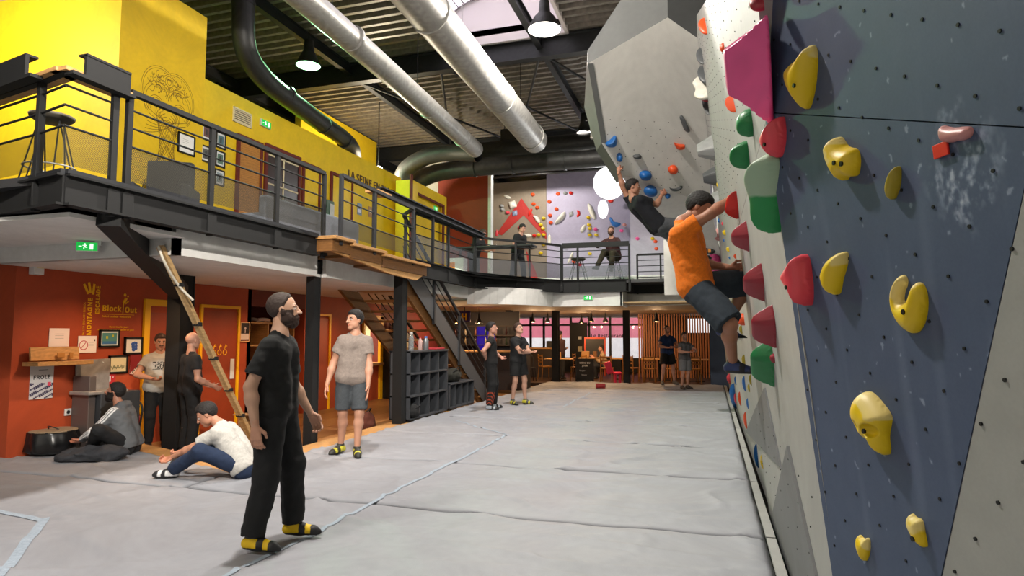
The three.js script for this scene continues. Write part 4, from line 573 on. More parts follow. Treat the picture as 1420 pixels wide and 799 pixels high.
["far","coral","small coral hold on the far upper climbing wall",[-4.743,4.216,-24.0],0.12,[[0.084,-0.003],[0.073,-0.037],[0.042,-0.062],[-0.001,-0.07],[-0.043,-0.059],[-0.073,-0.033],[-0.085,0.003],[-0.073,0.037],[-0.042,0.062],[0.001,0.07],[0.043,0.059],[0.073,0.032]],"dome","holds on the far upper climbing wall coral",0,"climbing_hold"],
["far","lightgrey","small lightgrey hold on the far upper climbing wall",[-4.367,5.432,-24.0],0.12,[[0.084,-0.004],[0.072,-0.039],[0.041,-0.063],[-0.001,-0.07],[-0.043,-0.059],[-0.073,-0.032],[-0.084,0.004],[-0.072,0.039],[-0.041,0.063],[0.001,0.07],[0.043,0.059],[0.073,0.031]],"dome","holds on the far upper climbing wall lightgrey",0,"climbing_hold"],
["far","pink","small pink hold on the far upper climbing wall",[-4.114,5.56,-24.0],0.12,[[0.084,-0.004],[0.072,-0.039],[0.041,-0.063],[-0.001,-0.07],[-0.042,-0.058],[-0.073,-0.031],[-0.084,0.004],[-0.072,0.039],[-0.041,0.063],[0.001,0.07],[0.042,0.058],[0.073,0.031]],"dome","holds on the far upper climbing wall pink",0,"climbing_hold"],
["far","yellow","small yellow hold on the far upper climbing wall",[-6.291,4.724,-24.0],0.12,[[0.088,-0.003],[0.076,-0.039],[0.044,-0.063],[-0.0,-0.071],[-0.044,-0.06],[-0.076,-0.033],[-0.088,0.003],[-0.076,0.039],[-0.044,0.064],[0.0,0.071],[0.044,0.06],[0.076,0.033]],"dome","holds on the far upper climbing wall yellow",0,"climbing_hold"],
["far","yellow","small yellow hold on the far upper climbing wall",[-4.346,4.621,-24.0],0.12,[[0.084,-0.003],[0.072,-0.038],[0.041,-0.062],[-0.001,-0.07],[-0.042,-0.059],[-0.073,-0.032],[-0.084,0.003],[-0.072,0.038],[-0.041,0.062],[0.001,0.07],[0.042,0.059],[0.073,0.032]],"dome","holds on the far upper climbing wall yellow",0,"climbing_hold"],
["far","yellow","small yellow hold on the far upper climbing wall",[-6.173,5.062,-24.0],0.12,[[0.088,-0.004],[0.076,-0.039],[0.044,-0.064],[-0.0,-0.071],[-0.044,-0.06],[-0.076,-0.032],[-0.088,0.004],[-0.076,0.039],[-0.044,0.064],[0.0,0.071],[0.044,0.06],[0.076,0.032]],"dome","holds on the far upper climbing wall yellow",0,"climbing_hold"],
["farR","red","red ring-shaped hold beside the white globe lamp",[-3.462,6.559,-23.6],0.076,[[0.108,-0.007],[0.093,-0.054],[0.053,-0.087],[-0.001,-0.096],[-0.055,-0.08],[-0.094,-0.042],[-0.108,0.007],[-0.093,0.054],[-0.053,0.087],[0.001,0.096],[0.055,0.08],[0.094,0.042]],"dome",null,0,"climbing_hold"],
["farR","blue","blue crescent hold to the left of the dark climber",[-3.314,5.701,-23.6],0.162,[[-0.236,0.231],[-0.101,0.197],[-0.023,-0.026],[0.219,-0.012],[0.218,-0.093],[0.056,-0.194],[-0.132,-0.103]],"dome",null,0,"climbing_hold"],
["farR","pink","small pink hold on the pale far wall beside the dark climber",[-3.072,5.389,-23.6],0.1,[[0.08,-0.004],[0.069,-0.037],[0.039,-0.061],[-0.001,-0.068],[-0.041,-0.057],[-0.07,-0.031],[-0.08,0.004],[-0.069,0.037],[-0.039,0.061],[0.001,0.068],[0.041,0.057],[0.07,0.03]],"dome","holds on the pale far wall pink",0,"climbing_hold"],
["farR","palepink","small palepink hold on the pale far wall beside the dark climber",[-2.963,5.601,-23.6],0.1,[[0.08,-0.004],[0.069,-0.038],[0.039,-0.061],[-0.001,-0.068],[-0.041,-0.057],[-0.07,-0.03],[-0.08,0.004],[-0.069,0.038],[-0.039,0.061],[0.001,0.068],[0.041,0.057],[0.07,0.03]],"dome","holds on the pale far wall palepink",0,"climbing_hold"],
["farR","pink","small pink hold on the pale far wall beside the dark climber",[-2.493,5.065,-23.6],0.1,[[0.079,-0.004],[0.068,-0.037],[0.039,-0.06],[-0.001,-0.067],[-0.04,-0.056],[-0.069,-0.031],[-0.079,0.004],[-0.068,0.037],[-0.039,0.06],[0.001,0.067],[0.04,0.056],[0.069,0.03]],"dome","holds on the pale far wall pink",0,"climbing_hold"],
["farR","orange","small orange hold on the pale far wall beside the dark climber",[-1.843,4.928,-23.6],0.1,[[0.078,-0.003],[0.067,-0.036],[0.038,-0.059],[-0.001,-0.067],[-0.04,-0.056],[-0.068,-0.03],[-0.078,0.003],[-0.067,0.036],[-0.038,0.059],[0.001,0.067],[0.04,0.056],[0.068,0.03]],"dome","holds on the pale far wall orange",0,"climbing_hold"],
["farR","orange","small orange hold on the pale far wall beside the dark climber",[-1.821,4.661,-23.6],0.1,[[0.077,-0.003],[0.067,-0.036],[0.038,-0.059],[-0.001,-0.066],[-0.04,-0.056],[-0.068,-0.031],[-0.078,0.003],[-0.067,0.036],[-0.038,0.059],[0.001,0.066],[0.04,0.056],[0.068,0.03]],"dome","holds on the pale far wall orange",0,"climbing_hold"],
["farR","yellow","small yellow hold on the pale far wall beside the dark climber",[-1.945,5.04,-23.6],0.1,[[0.078,-0.004],[0.067,-0.036],[0.038,-0.06],[-0.001,-0.067],[-0.04,-0.056],[-0.068,-0.03],[-0.078,0.004],[-0.067,0.036],[-0.038,0.06],[0.001,0.067],[0.04,0.056],[0.068,0.03]],"dome","holds on the pale far wall yellow",0,"climbing_hold"]
];
// ------------------------------------------------------------ climbing wall on the right
const wr = structGroup('wall_right', 'climbing wall of grey and blue panels leaning over the mats');
const paintGrey = mat(0x9a9a97, 0.62, 0, { map: T.dirt }), paintDark = mat(0x66686a, 0.6, 0, { map: T.dirt });
// plate lying in the leaning plane x = 0.47 - 0.1 y, outline given as [y, z]
function wallPlate(yz, off, th) {
  const s = new THREE.Shape(); yz.forEach(([y, z], i) => i ? s.lineTo(z, y) : s.moveTo(z, y));
  const g = new THREE.ExtrudeGeometry(s, { depth: th, bevelEnabled: false }).toNonIndexed(), p = g.attributes.position;
  for (let i = 0; i < p.count; i++) { const z = p.getX(i), y = p.getY(i), d = p.getZ(i); p.setXYZ(i, 0.47 - 0.1 * y + off + d, y, z); }
  const o = new THREE.BufferGeometry(); o.setAttribute('position', p);
  // the mirrored mapping turns the faces round: restore their order
  for (let i = 0; i < p.count; i += 3) { const a = [p.getX(i + 1), p.getY(i + 1), p.getZ(i + 1)]; p.setXYZ(i + 1, p.getX(i + 2), p.getY(i + 2), p.getZ(i + 2)); p.setXYZ(i + 2, ...a); }
  o.computeVertexNormals(); return o;
}
part('panel', [wallPlate([[-0.2, -2.535], [1.4, -2.535], [2.36, -2.59], [2.36, -6.18], [1.65, -6.29], [0.86, -6.38], [-0.2, -6.46]], 0, 0.14)], paintGrey, wr);
part('panel', [wallPlate([[2.364, -2.59], [3.2, -2.25], [5.6, -2.2], [5.3, -4.6], [4.41, -5.59], [5.44, -7.9], [5.47, -8.53], [4.95, -9.57], [4.53, -9.45], [3.65, -11.05], [2.364, -6.18]], 0, 0.14)], paintGrey, wr);
part('panel', [wallPlate([[-0.2, -6.3], [1.65, -6.2], [2.5, -6.2], [3.64, -11.0], [2.86, -14.81], [1.6, -14.7], [-0.2, -14.7]], 0.03, 0.12)], paintGrey, wr);
part('panel', [wallPlate([[-0.2, -14.705], [1.6, -14.705], [2.84, -14.83], [1.19, -19.39], [-0.2, -20.3]], 0.03, 0.12)], paintGrey, wr);
// dark grey triangular panels, slightly proud
part('triangle_panel', [wallPlate([[1.14, -4.72], [0.69, -4.24], [0.15, -9.6]], -0.012, 0.04)], paintDark, wr);
part('triangle_panel', [wallPlate([[0.93, -3.6], [0.46, -3.1], [-0.1, -3.3], [-0.2, -6.3]], -0.014, 0.014)], paintDark, wr);
{
  const chalkTex = tex(768, 768, (u, v) => {      // blue paint, chalk specks and one chalked patch; u along the panel, v up
    let w = 0; const n = noise(u * 16, v * 16, 1) * 0.5 + noise(u * 60, v * 60, 2) * 0.4;
    const c = Math.hypot((u - 0.487) / 0.045, (v - 0.573) / 0.036 - (u - 0.487) * 4) + noise(u * 50, v * 50, 3) * 0.5, c2 = Math.hypot((u - 0.478) / 0.02, (v - 0.607) / 0.02) + noise(u * 70, v * 70, 4) * 0.5; const gr = cl(0.25 + noise(u * 95, v * 70, 6) * 1.5 + noise(u * 230, v * 190, 7) * 1.3 + (rnd() - 0.5) * 0.5, 0, 1.2); w += (Math.min(0.7, Math.max(0, 1 - c) * 1.3) + Math.min(0.35, Math.max(0, 1 - c2))) * gr;
    const st = noise(u * 40, v * 3, 9); w += Math.max(0, st - 0.35) * 0.35;
    if (noise(u * 120, v * 120, 5) > 0.62) w += 0.45;
    const g = n * 6 + (rnd() - 0.5) * 4; return [cl(62 + g + w * 110), cl(75 + g + w * 105), cl(101 + g + w * 95)];
  });
  const blue = mat(0xffffff, 0.58, 0, { map: chalkTex });
  const f = FR.blue, S = v3(f.s), Tt = v3(f.t), O = new V3(0.404, 0.657, -2.532);
  function planePlate(pts, th, m, name) {
    const g = plate(pts, f.n, th).toNonIndexed(); g.computeVertexNormals(); const p = g.attributes.position, uv = new Float32Array(p.count * 2);
    for (let i = 0; i < p.count; i++) { const q = new V3(p.getX(i), p.getY(i), p.getZ(i)).sub(O); uv[2 * i] = (q.dot(S) + 0.6) / 2.9; uv[2 * i + 1] = (q.dot(Tt) + 0.9) / 3.7; }
    g.setAttribute('uv', new THREE.BufferAttribute(uv, 2)); g.userData.keepUV = true; return part(name, g, m, wr);
  }
  planePlate([[0.221, 2.3665, -2.606], [0.232, 2.355, -2.58], [0.336, 1.409, -2.532], [0.404, 0.657, -2.532], [0.453, 0.079, -2.542], [0.54, 0.36, -2.232], [0.574, 0.858, -2.01], [0.641, 1.812, -1.586], [0.648, 1.9225, -1.537]], 0.1, blue, 'blue_panel');
  planePlate([[0.225, 2.3665, -2.597], [0.648, 1.926, -1.537], [0.665, 2.166, -1.428], [0.679, 2.358, -1.34], [0.271, 3.269, -2.239], [0.244, 2.739, -2.448]], 0.1, blue, 'blue_panel');
  part('panel', [plate([[0.65, 1.924, -1.535], [0.643, 1.812, -1.584], [0.576, 0.858, -2.008], [0.542, 0.36, -2.23], [0.796, 0.867, -1.394], [0.768, 2.184, -1.139], [0.681, 2.358, -1.338]], f.n, 0.1)], paintGrey, wr);
  // threaded holes, in a diagonal grid
  const holeG = new THREE.CylinderGeometry(0.0065, 0.0065, 0.004, 8).rotateX(Math.PI / 2), holeM = mat(0x0b0b0c, 0.6, 0.2);
  function holes(o, U, V, range, inside, sc, n) {
    const list = []; for (let i = -range; i <= range; i++) for (let j = -range; j <= range; j++) { const p = o.clone().addScaledVector(U, i).addScaledVector(V, j); if (inside(p)) list.push(p); }
    const im = new THREE.InstancedMesh(holeG, holeM, list.length), q = new THREE.Quaternion().setFromUnitVectors(new V3(0, 0, 1), n), m4 = new THREE.Matrix4();
    list.forEach((p, i) => im.setMatrixAt(i, m4.compose(p, q, new V3(sc, sc, 1)))); im.name = 'bolt_hole'; im.userData = { kind: 'stuff' }; wr.add(im);
  }
  const camp = new V3(0, 1.5, 0);
  const inPoly = (poly, x, y) => { let c = false; for (let i = 0, j = poly.length - 1; i < poly.length; j = i++) if ((poly[i][1] > y) !== (poly[j][1] > y) && x < (poly[j][0] - poly[i][0]) * (y - poly[i][1]) / (poly[j][1] - poly[i][1]) + poly[i][0]) c = !c; return c; };
  const bp = [[0.221, 2.362, -2.606], [0.404, 0.657, -2.532], [0.453, 0.079, -2.542], [0.796, 0.867, -1.394], [0.768, 2.184, -1.139], [0.679, 2.358, -1.34], [0.271, 3.269, -2.239]].map(a => { const q = v3(a).sub(O); return [q.dot(S), q.dot(Tt)]; });
  const nB = v3(f.n);
  const U = new V3(0.043, -0.0685, 0.1), Vv = new V3(0.02, 0.11, 0.087); for (const w of [U, Vv]) w.addScaledVector(nB, -w.dot(nB));
  holes(new V3(0.451, 1.42, -2.505).addScaledVector(nB, 0.0), U, Vv, 26, p => { const q = p.clone().sub(O); const d = q.dot(nB); p.addScaledVector(nB, -d + 0.0005); return inPoly(bp, q.dot(S), q.dot(Tt)); }, 0.75, nB);
  // pale wall: grid on the upper panel and the strip
  const nW = v3(FR.wall.n), tW = v3(FR.wall.t), sW = v3(FR.wall.s);
  const upper = [[2.5, -2.7], [3.2, -2.4], [5.2, -2.4], [5.2, -4.6], [4.41, -5.8], [5.3, -7.9], [5.3, -8.53], [4.8, -9.4], [4.4, -9.3], [3.5, -10.6], [2.6, -6.4]].map(([y, z]) => [z, y]);
  holes(new V3(0.22, 2.5, -5), tW.clone().multiplyScalar(0.12).addScaledVector(sW, 0.12), tW.clone().multiplyScalar(-0.12).addScaledVector(sW, 0.12), 40, p => { p.x = 0.47 - 0.1 * p.y - 0.001; return inPoly(upper, p.z, p.y); }, 0.6, nW);
  const tri = [[0.2, -2.6], [2.3, -2.7], [2.3, -6.0], [0.3, -6.3]].map(([y, z]) => [z, y]);
  holes(new V3(0.3, 1.2, -4), tW.clone().multiplyScalar(0.17).addScaledVector(sW, 0.2), tW.clone().multiplyScalar(-0.17).addScaledVector(sW, 0.2), 30, p => { p.x = 0.47 - 0.1 * p.y - 0.0145; return inPoly(tri, p.z, p.y) && p.y < 0.9; }, 0.6, nW);
  // ---- the big overhang behind: slab, its dark rim and the steeper facet under it
  const slabM = mat(0xe2e0da, 0.65, 0, { map: T.dirt });
  const ov = structGroup('wall_overhang', 'large grey overhanging slab with dark rim');
  const nS = FR.slab.n, sl = [[-1.518, 5.206, -8.35], [-0.448, 5.726, -8.413], [0.088, 5.45, -8.88], [0.046, 3.571, -10.46], [-1.251, 3.955, -9.53], [-1.465, 4.322, -9.12]];
  part('slab', [plate(sl, nS, 0.06)], slabM, ov);
  const rimM = mat(0x686a69, 0.65, 0, { map: T.dirt });
  const up = (a, d, e = 0) => [a[0] + e, a[1] + d, a[2] - 0.12];
  const quadG = (a, b, c, d) => { const g = new THREE.BufferGeometry(); g.setAttribute('position', new THREE.Float32BufferAttribute([...a, ...b, ...c, ...a, ...c, ...d], 3)); g.computeVertexNormals(); return g; };
  const box8 = (a, b, c, d, n, th) => plate([a, b, c, d], n, th);
  part('rim', [box8(sl[0], sl[1], up(sl[1], 1.3), up(sl[0], 0.24, -0.02), [-0.3, 0, 1], 0.1)], rimM, ov);
  part('rim', [box8(sl[1], sl[2], up(sl[2], 1.6), up(sl[1], 1.3), [0.4, 0, 1], 0.1)], mat(0x4c4e4f, 0.65, 0, { map: T.dirt }), ov);
  part('rim', [plate([sl[0], up(sl[0], 0.24, -0.02), [-1.75, 4.95, -9.3], [-1.62, 4.35, -9.6], sl[5]], [-0.9, 0, 0.3], 0.08)], rimM, ov);
  part('rim', [plate([sl[5], [-1.62, 4.35, -9.6], [-1.4, 3.97, -10.2], sl[4]], [-0.9, -0.2, 0.3], 0.08)], rimM, ov);
  part('slab', [plate([sl[4], sl[3], [0.3, 2.6, -12.9], [-0.1, 2.6, -12.9], [-0.903, 3.349, -11.0]], FR.low.n, 0.06)], slabM, ov);
  part('slab', [span(-0.85, 0.3, 2.3, 3.4, -13.2, -12.9)], slabM, ov);
  const nSv = v3(nS), tS = v3(FR.slab.t), sS = v3(FR.slab.s), oS = v3(sl[0]);
  const sp = sl.map(a => { const q = v3(a).sub(oS); return [q.dot(sS), q.dot(tS)]; });
  holes(v3([-0.6, 4.4, -9.0]), tS.clone().multiplyScalar(0.11).addScaledVector(sS, 0.11), tS.clone().multiplyScalar(-0.11).addScaledVector(sS, 0.11), 26, p => { const q = p.clone().sub(oS); p.addScaledVector(nSv, -q.dot(nSv) + 0.001); return q.dot(tS) < -0.72 && inPoly(sp, q.dot(sS), q.dot(tS)); }, 1, nSv);
}
// far end panel, dark blue, beyond the strip
struct('wall_far_blue', [span(-0.02, 0.6, -0.06, 3.1, -20.6, -20.42)], mat(0x36465f, 0.6, 0, { map: T.dirt }), 'dark blue end panel of the climbing wall');

// ------------------------------------------------------------ holds
const HC = { yellow: 0xd6b500, olive: 0xa8951f, coral: 0xe84656, palepink: 0xc98a88, green: 0x0d8040, greenchalk: 0x0f8342, pink: 0xf4589c, red: 0xdc2314, darkred: 0x9c1d30, orange: 0xf1541c, grey: 0x55585a, lightgrey: 0x9a9c9b, white: 0xe3e0d2, blue: 0x1767b5, lightblue: 0x8191ad };
const chalkMap = tex(256, 256, (u, v) => { const n = tn(u, v, 5) + tn(u, v, 18, 3) * 0.6, g = cl(236 + n * 26); return [g, g, g]; });
const holdM = {}; for (const k in HC) holdM[k] = mat(HC[k], 0.42, 0, { map: chalkMap });
holdM.pink.roughness = 0.28;
holdM.greenchalk = mat(0xffffff, 0.5, 0, { vertexColors: true });
holdM.yellow = mat(0xffffff, 0.45, 0, { vertexColors: true });
const boltM = mat(0x1a1815, 0.5, 0.6);
function polyDist(P, x, y) {  // >0 inside
  let d = 1e9, c = false;
  for (let i = 0, j = P.length - 1; i < P.length; j = i++) {
    const ex = P[j][0] - P[i][0], ey = P[j][1] - P[i][1], wx = x - P[i][0], wy = y - P[i][1], t = Math.max(0, Math.min(1, (wx * ex + wy * ey) / (ex * ex + ey * ey + 1e-12)));
    d = Math.min(d, Math.hypot(wx - ex * t, wy - ey * t));
    if ((P[i][1] > y) !== (P[j][1] > y) && x < ex * (y - P[i][1]) / (ey || 1e-9) + P[i][0]) c = !c;
  }
  return c ? d : -d;
}
function smoothPoly(P, it = 1) { for (let k = 0; k < it; k++) { const Q = []; P.forEach((p, i) => { const q = P[(i + 1) % P.length]; Q.push([p[0] * 0.75 + q[0] * 0.25, p[1] * 0.75 + q[1] * 0.25], [p[0] * 0.25 + q[0] * 0.75, p[1] * 0.25 + q[1] * 0.75]); }); P = Q; } return P; }
for (const [pl, col, label, o, H, pts, prof, group, fine, name] of HOLDS) {
  const f = FR[pl]; let lump, RR = 1, P = smoothPoly(pts, prof === 'flat' || prof === 'lens' ? 1 : 2), g;
  const xs = P.map(p => p[0]), ys = P.map(p => p[1]), x0 = Math.min(...xs), x1 = Math.max(...xs), y0 = Math.min(...ys), y1 = Math.max(...ys);
  if (fine) {
    let R = 0; for (let i = 0; i < 20; i++) for (let j = 0; j < 20; j++) R = Math.max(R, polyDist(P, x0 + (x1 - x0) * i / 19, y0 + (y1 - y0) * j / 19));
    RR = R; const W = x1 - x0, Hh = y1 - y0, scoop = label.includes('scooped');
    lump = (x, y) => 1 + noise(x * 6 + o[0] * 9, y * 6, o[1]) * 0.3;
    const fn = (x, y, z) => {
      const d = polyDist(P, x, y); if (d <= 0) return Math.max(Math.min(-d, 0.05), 0.0006) + Math.max(0, -z);
      const u = Math.min(1, d / R), h = prof === 'lens' ? H * (1 - Math.pow(1 - u, 2.1)) : prof === 'flat' ? H * Math.min(1, u * 1.5) : H * lump(x, y) * Math.sqrt(Math.max(0, 1 - (1 - u) * (1 - u)));
      let q = Math.max((z - h) * 0.55, -z - 0.01, -d); if (scoop) q = Math.max(q, -dEll(x, y, z, x0 + W * 0.22, y0 + Hh * 0.42, H * 1.0, W * 0.2, Hh * 0.14, H * 0.5), -dEll(x, y, z, x0 + W * 0.72, y0 + Hh * 0.4, H * 0.95, W * 0.24, Hh * 0.13, H * 0.55)); return q;
    };
    const c = Math.max(0.004, Math.min(0.03, Math.max(x1 - x0, y1 - y0, H) / 46));
    g = nets(fn, [x0 - 3 * c, y0 - 3 * c, -0.02 - 2 * c], [x1 + 3 * c, y1 + 3 * c, H * 1.35 + 3 * c], c, 3);
  } else {
    const K = 6, n = P.length, pos = [], idx = [], ax = noise(o[0] * 5, o[1] * 5, o[2] * 3) * 0.3 * (x1 - x0), ay = (y1 - y0) * 0.06;
    for (let k = 0; k <= K; k++) { const a = k / K * Math.PI / 2, r = Math.cos(a), h = Math.sin(a) * H; for (let i = 0; i < n; i++) pos.push(P[i][0] * r + ax * (1 - r), P[i][1] * r + ay * (1 - r), h - (k ? 0 : 0.01)); }
    for (let k = 0; k < K; k++) for (let i = 0; i < n; i++) { const a = k * n + i, b = k * n + (i + 1) % n; idx.push(a, b, a + n, b, b + n, a + n); }
    g = new THREE.BufferGeometry(); g.setAttribute('position', new THREE.Float32BufferAttribute(pos, 3)); g.setIndex(idx); g.computeVertexNormals(); g.userData.smooth = true;
    let area = 0; P.forEach((p, i) => { const q = P[(i + 1) % n]; area += p[0] * q[1] - q[0] * p[1]; });
    if (area < 0) { for (let i = 0; i < idx.length; i += 3) { const t = idx[i]; idx[i] = idx[i + 1]; idx[i + 1] = t; } g.setIndex(idx); g.computeVertexNormals(); }
  }
  if (holdM[col].vertexColors) {          // chalk rubbed on in blotches
    const p = g.attributes.position, c = new Float32Array(p.count * 3), base = new THREE.Color(HC[col]), ch = new THREE.Color(col === 'greenchalk' ? 0xbfcabb : 0xd8d2b4);
    for (let i = 0; i < p.count; i++) {
      const v = (p.getY(i) - y0) / (y1 - y0), nn = noise(p.getX(i) * 14 + o[0] * 7, p.getY(i) * 14, o[1] * 9) * 0.9 + noise(p.getX(i) * 40, p.getY(i) * 40, 3) * 0.35;
      let w = col === 'greenchalk' ? cl((v - 0.47 + nn * 0.14) * 9, 0, 0.58) : cl((v - 0.74 + nn * 0.7) * 5, 0, 0.38);
      const q = base.clone().lerp(ch, w); c.set([q.r, q.g, q.b], i * 3);
    }
    g.setAttribute('color', new THREE.BufferAttribute(c, 3));
  }
  const m4 = new THREE.Matrix4().makeBasis(v3(f.s), v3(f.t), v3(f.n));
  let root;
  if (fine && (pl === 'blue')) {
    root = thing(name, label, name === 'climbing_volume' ? 'volume' : 'climbing hold', o); root.quaternion.setFromRotationMatrix(m4);
    const hm = mesh('grip', g, holdM[col], root);
    const bh = (x, y) => { const d = polyDist(P, x, y); if (d < 0.01) return; const u = Math.min(1, d / RR); part('bolt', [new THREE.CylinderGeometry(0.0075, 0.0075, 0.006, 10).rotateX(Math.PI / 2).translate(x, y, H * lump(x, y) * Math.sqrt(Math.max(0, 1 - (1 - u) * (1 - u))))], boltM, root); };
    bh(x0 + (x1 - x0) * 0.62, (y0 + y1) / 2 - 0.02); if (label.includes('two bolt')) bh(x0 + (x1 - x0) * 0.8, (y0 + y1) / 2 - 0.03);
    if (label.includes('red tag')) part('tag', [rBox(0.05, 0.035, 0.006, -0.045, -0.024, 0.006, 0.002)], holdM.red, root);
  } else {
    root = mesh(numbered(name), g, holdM[col], scene); root.position.set(...o); root.quaternion.setFromRotationMatrix(m4);
    root.userData = { label: label.replace(/palepink/g, 'pale pink').replace(/lightgrey/g, 'light grey'), category: name === 'climbing_volume' ? 'volume' : 'climbing hold' };
  }
  if (group) root.userData.group = group.replace(/palepink/g, 'pale pink').replace(/lightgrey/g, 'light grey');
}
// ------------------------------------------------------------ railings
const gridTex = tex(32, 32, (u, v) => { const a = Math.abs(((u + v) % 1) - 0.5), b = Math.abs(((u - v + 1) % 1) - 0.5); const w = a < 0.17 || b < 0.17 ? 255 : 0; return [w, w, w]; }, false, 60, 60);
const gridM = mat(0x3c3a30, 0.5, 0.5, { alphaMap: gridTex, transparent: true, side: THREE.DoubleSide });
const gridM2 = mat(0x565a60, 0.5, 0.4, { alphaMap: tex(32, 32, (u, v) => { const a = Math.abs(((u + v) % 1) - 0.5), b = Math.abs(((u - v + 1) % 1) - 0.5); const w = a < 0.19 || b < 0.19 ? 255 : 0; return [w, w, w]; }, false, 45, 45), transparent: true, side: THREE.DoubleSide });
function panelQuad(a, b, y0a, y1a, y0b, y1b) {   // upright sheet between two ground points
  const g = new THREE.BufferGeometry();
  g.setAttribute('position', new THREE.Float32BufferAttribute([a[0], y0a, a[1], b[0], y0b, b[1], b[0], y1b, b[1], a[0], y1a, a[1]], 3)); g.setIndex([0, 1, 2, 0, 2, 3]); g.computeVertexNormals();
  const L = Math.hypot(b[0] - a[0], b[1] - a[1]); g.setAttribute('uv', new THREE.Float32BufferAttribute([0, y0a, L, y0b, L, y1b, 0, y1a], 2)); g.userData.keepUV = true; return g;
}
function railing(label, path, o = {}) {     // path: [x, z, base y, post?]
  const t = thing('railing', label, 'railing', [0, 0, 0], 0, 'steel railings of the mezzanine');
  const H = o.h ?? 0.9, rods = o.rods ?? [0.38, 0.56, 0.73], low = o.mesh ?? 0.38, drop = o.drop ?? 0.32, m = o.m ?? M.steel;
  for (let i = 0; i < path.length; i++) {
    const p = path[i];
    if (p[3] !== 0) { const po = part('post', [rBox(0.045, H + drop, 0.06, p[0], p[2] + (H - drop) / 2, p[1], 0.004)], m, t); if (drop > 0.2) part('bracket', [rBox(0.02, 0.2, 0.12, p[0] + 0.03, p[2] - 0.18, p[1], 0.004)], m, po); }
    if (!i) continue; const q = path[i - 1];
    part('top_rail', [beam([q[0], q[2] + H, q[1]], [p[0], p[2] + H, p[1]], 0.06, o.topH ?? 0.05)], m, t);
    for (const r of rods) part('rod', [rod([q[0], q[2] + r, q[1]], [p[0], p[2] + r, p[1]], 0.011, 6)], m, t);
    if (low > 0) part('mesh_infill', panelQuad(q, p, q[2] + 0.05, q[2] + low, p[2] + 0.05, p[2] + low), o.dense ? gridM2 : gridM, t);
  }
  return t;
}
const DY = 2.9;
railing('black railing with wire mesh at the corner before the bright yellow wall', [[-10.4, -4.99, DY, 1], [-8.3, -4.5, DY, 1], [-5.62, -4.0, DY, 1], [-5.2, -3.9, DY, 0], [-5.2, -4.37, DY, 1]], { h: 0.86 });
railing('long black railing with wire mesh along the mezzanine edge', [[-5.2, -4.52, DY], [-5.2, -5.57, DY], [-5.2, -6.68, DY], [-5.2, -7.7, DY]]);
// bar ledge of channel steel and plank on the corner railing
{
  const t = thing('rail_ledge', 'black steel channel ledge with pale plank on the corner railing', 'ledge');
  part('plank', [beam([-8.6, 3.76, -4.6], [-5.22, 3.76, -3.93], 0.2, 0.035), beam([-5.24, 3.76, -3.85], [-5.24, 3.76, -4.5], 0.2, 0.035)], M.ply, t);
  part('channel', [beam([-8.6, 3.83, -4.44], [-5.62, 3.83, -3.86], 0.03, 0.22), beam([-8.6, 3.94, -4.48], [-5.62, 3.94, -3.9], 0.1, 0.02), beam([-8.6, 3.73, -4.46], [-5.5, 3.73, -3.86], 0.1, 0.03)], M.steel, t);
  part('channel', [beam([-5.12, 3.83, -4.0], [-5.12, 3.83, -4.44], 0.03, 0.2), beam([-5.15, 3.93, -4.0], [-5.15, 3.93, -4.44], 0.1, 0.02), beam([-5.15, 3.73, -3.88], [-5.15, 3.73, -4.5], 0.1, 0.03)], M.steel, t);
}
railing('steel landing railing with mesh beside the top of the stairs', [[-4.93, -7.72, 2.86], [-4.93, -8.65, 2.84], [-4.93, -10.0, 2.82]], { drop: 0.1, m: M.steelGrey, rods: [0.3, 0.55, 0.72], mesh: 0.3 });
railing('black mezzanine railing behind the stairs leading to the far platform', [[-5.25, -10.7, DY], [-5.2, -12.2, DY], [-5.2, -13.7, DY]], { rods: [0.35, 0.5, 0.68], dense: 1, mesh: 0.5 });
railing('curved black railing with mesh where the mezzanine turns', [[-5.2, -13.8, DY], [-4.95, -14.25, DY, 0], [-4.5, -14.75, DY], [-3.95, -15.35, DY, 0], [-3.62, -15.85, DY]], { rods: [0.42, 0.58, 0.75], dense: 1, mesh: 0.42 });
railing('black platform railing with thick top beam before the purple climbing wall', [[-3.6, -15.9, DY], [-3.2, -15.92, DY], [-1.9, -15.97, DY]], { rods: [0.42, 0.58, 0.75], dense: 1, mesh: 0.36, topH: 0.13 });
railing('low black railing of thin bars right of the platform', [[-1.8, -16.9, DY, 1], [-1.2, -16.92, DY], [-0.5, -16.95, DY], [0.2, -16.98, DY]], { h: 0.72, rods: [0.12, 0.27, 0.42, 0.57], mesh: 0 });
{ // ledge beam above the railing beyond the stairs
  const t = thing('rail_ledge', 'long black channel ledge on the railing behind the stairs', 'ledge');
  part('plank', [beam([-5.1, 3.8, -8.85], [-5.1, 3.8, -9.3], 0.24, 0.04)], M.ply, t);
  part('channel', [...ibeam([-5.1, 3.86, -9.1], [-5.12, 3.86, -14.2], 0.12, 0.13)], M.steelGrey, t);
  part('post', [rBox(0.06, 0.95, 0.06, -5.1, 3.35, -8.95, 0.004), rBox(0.05, 0.95, 0.05, -5.1, 3.35, -11.2, 0.004)], M.steel, t);
}
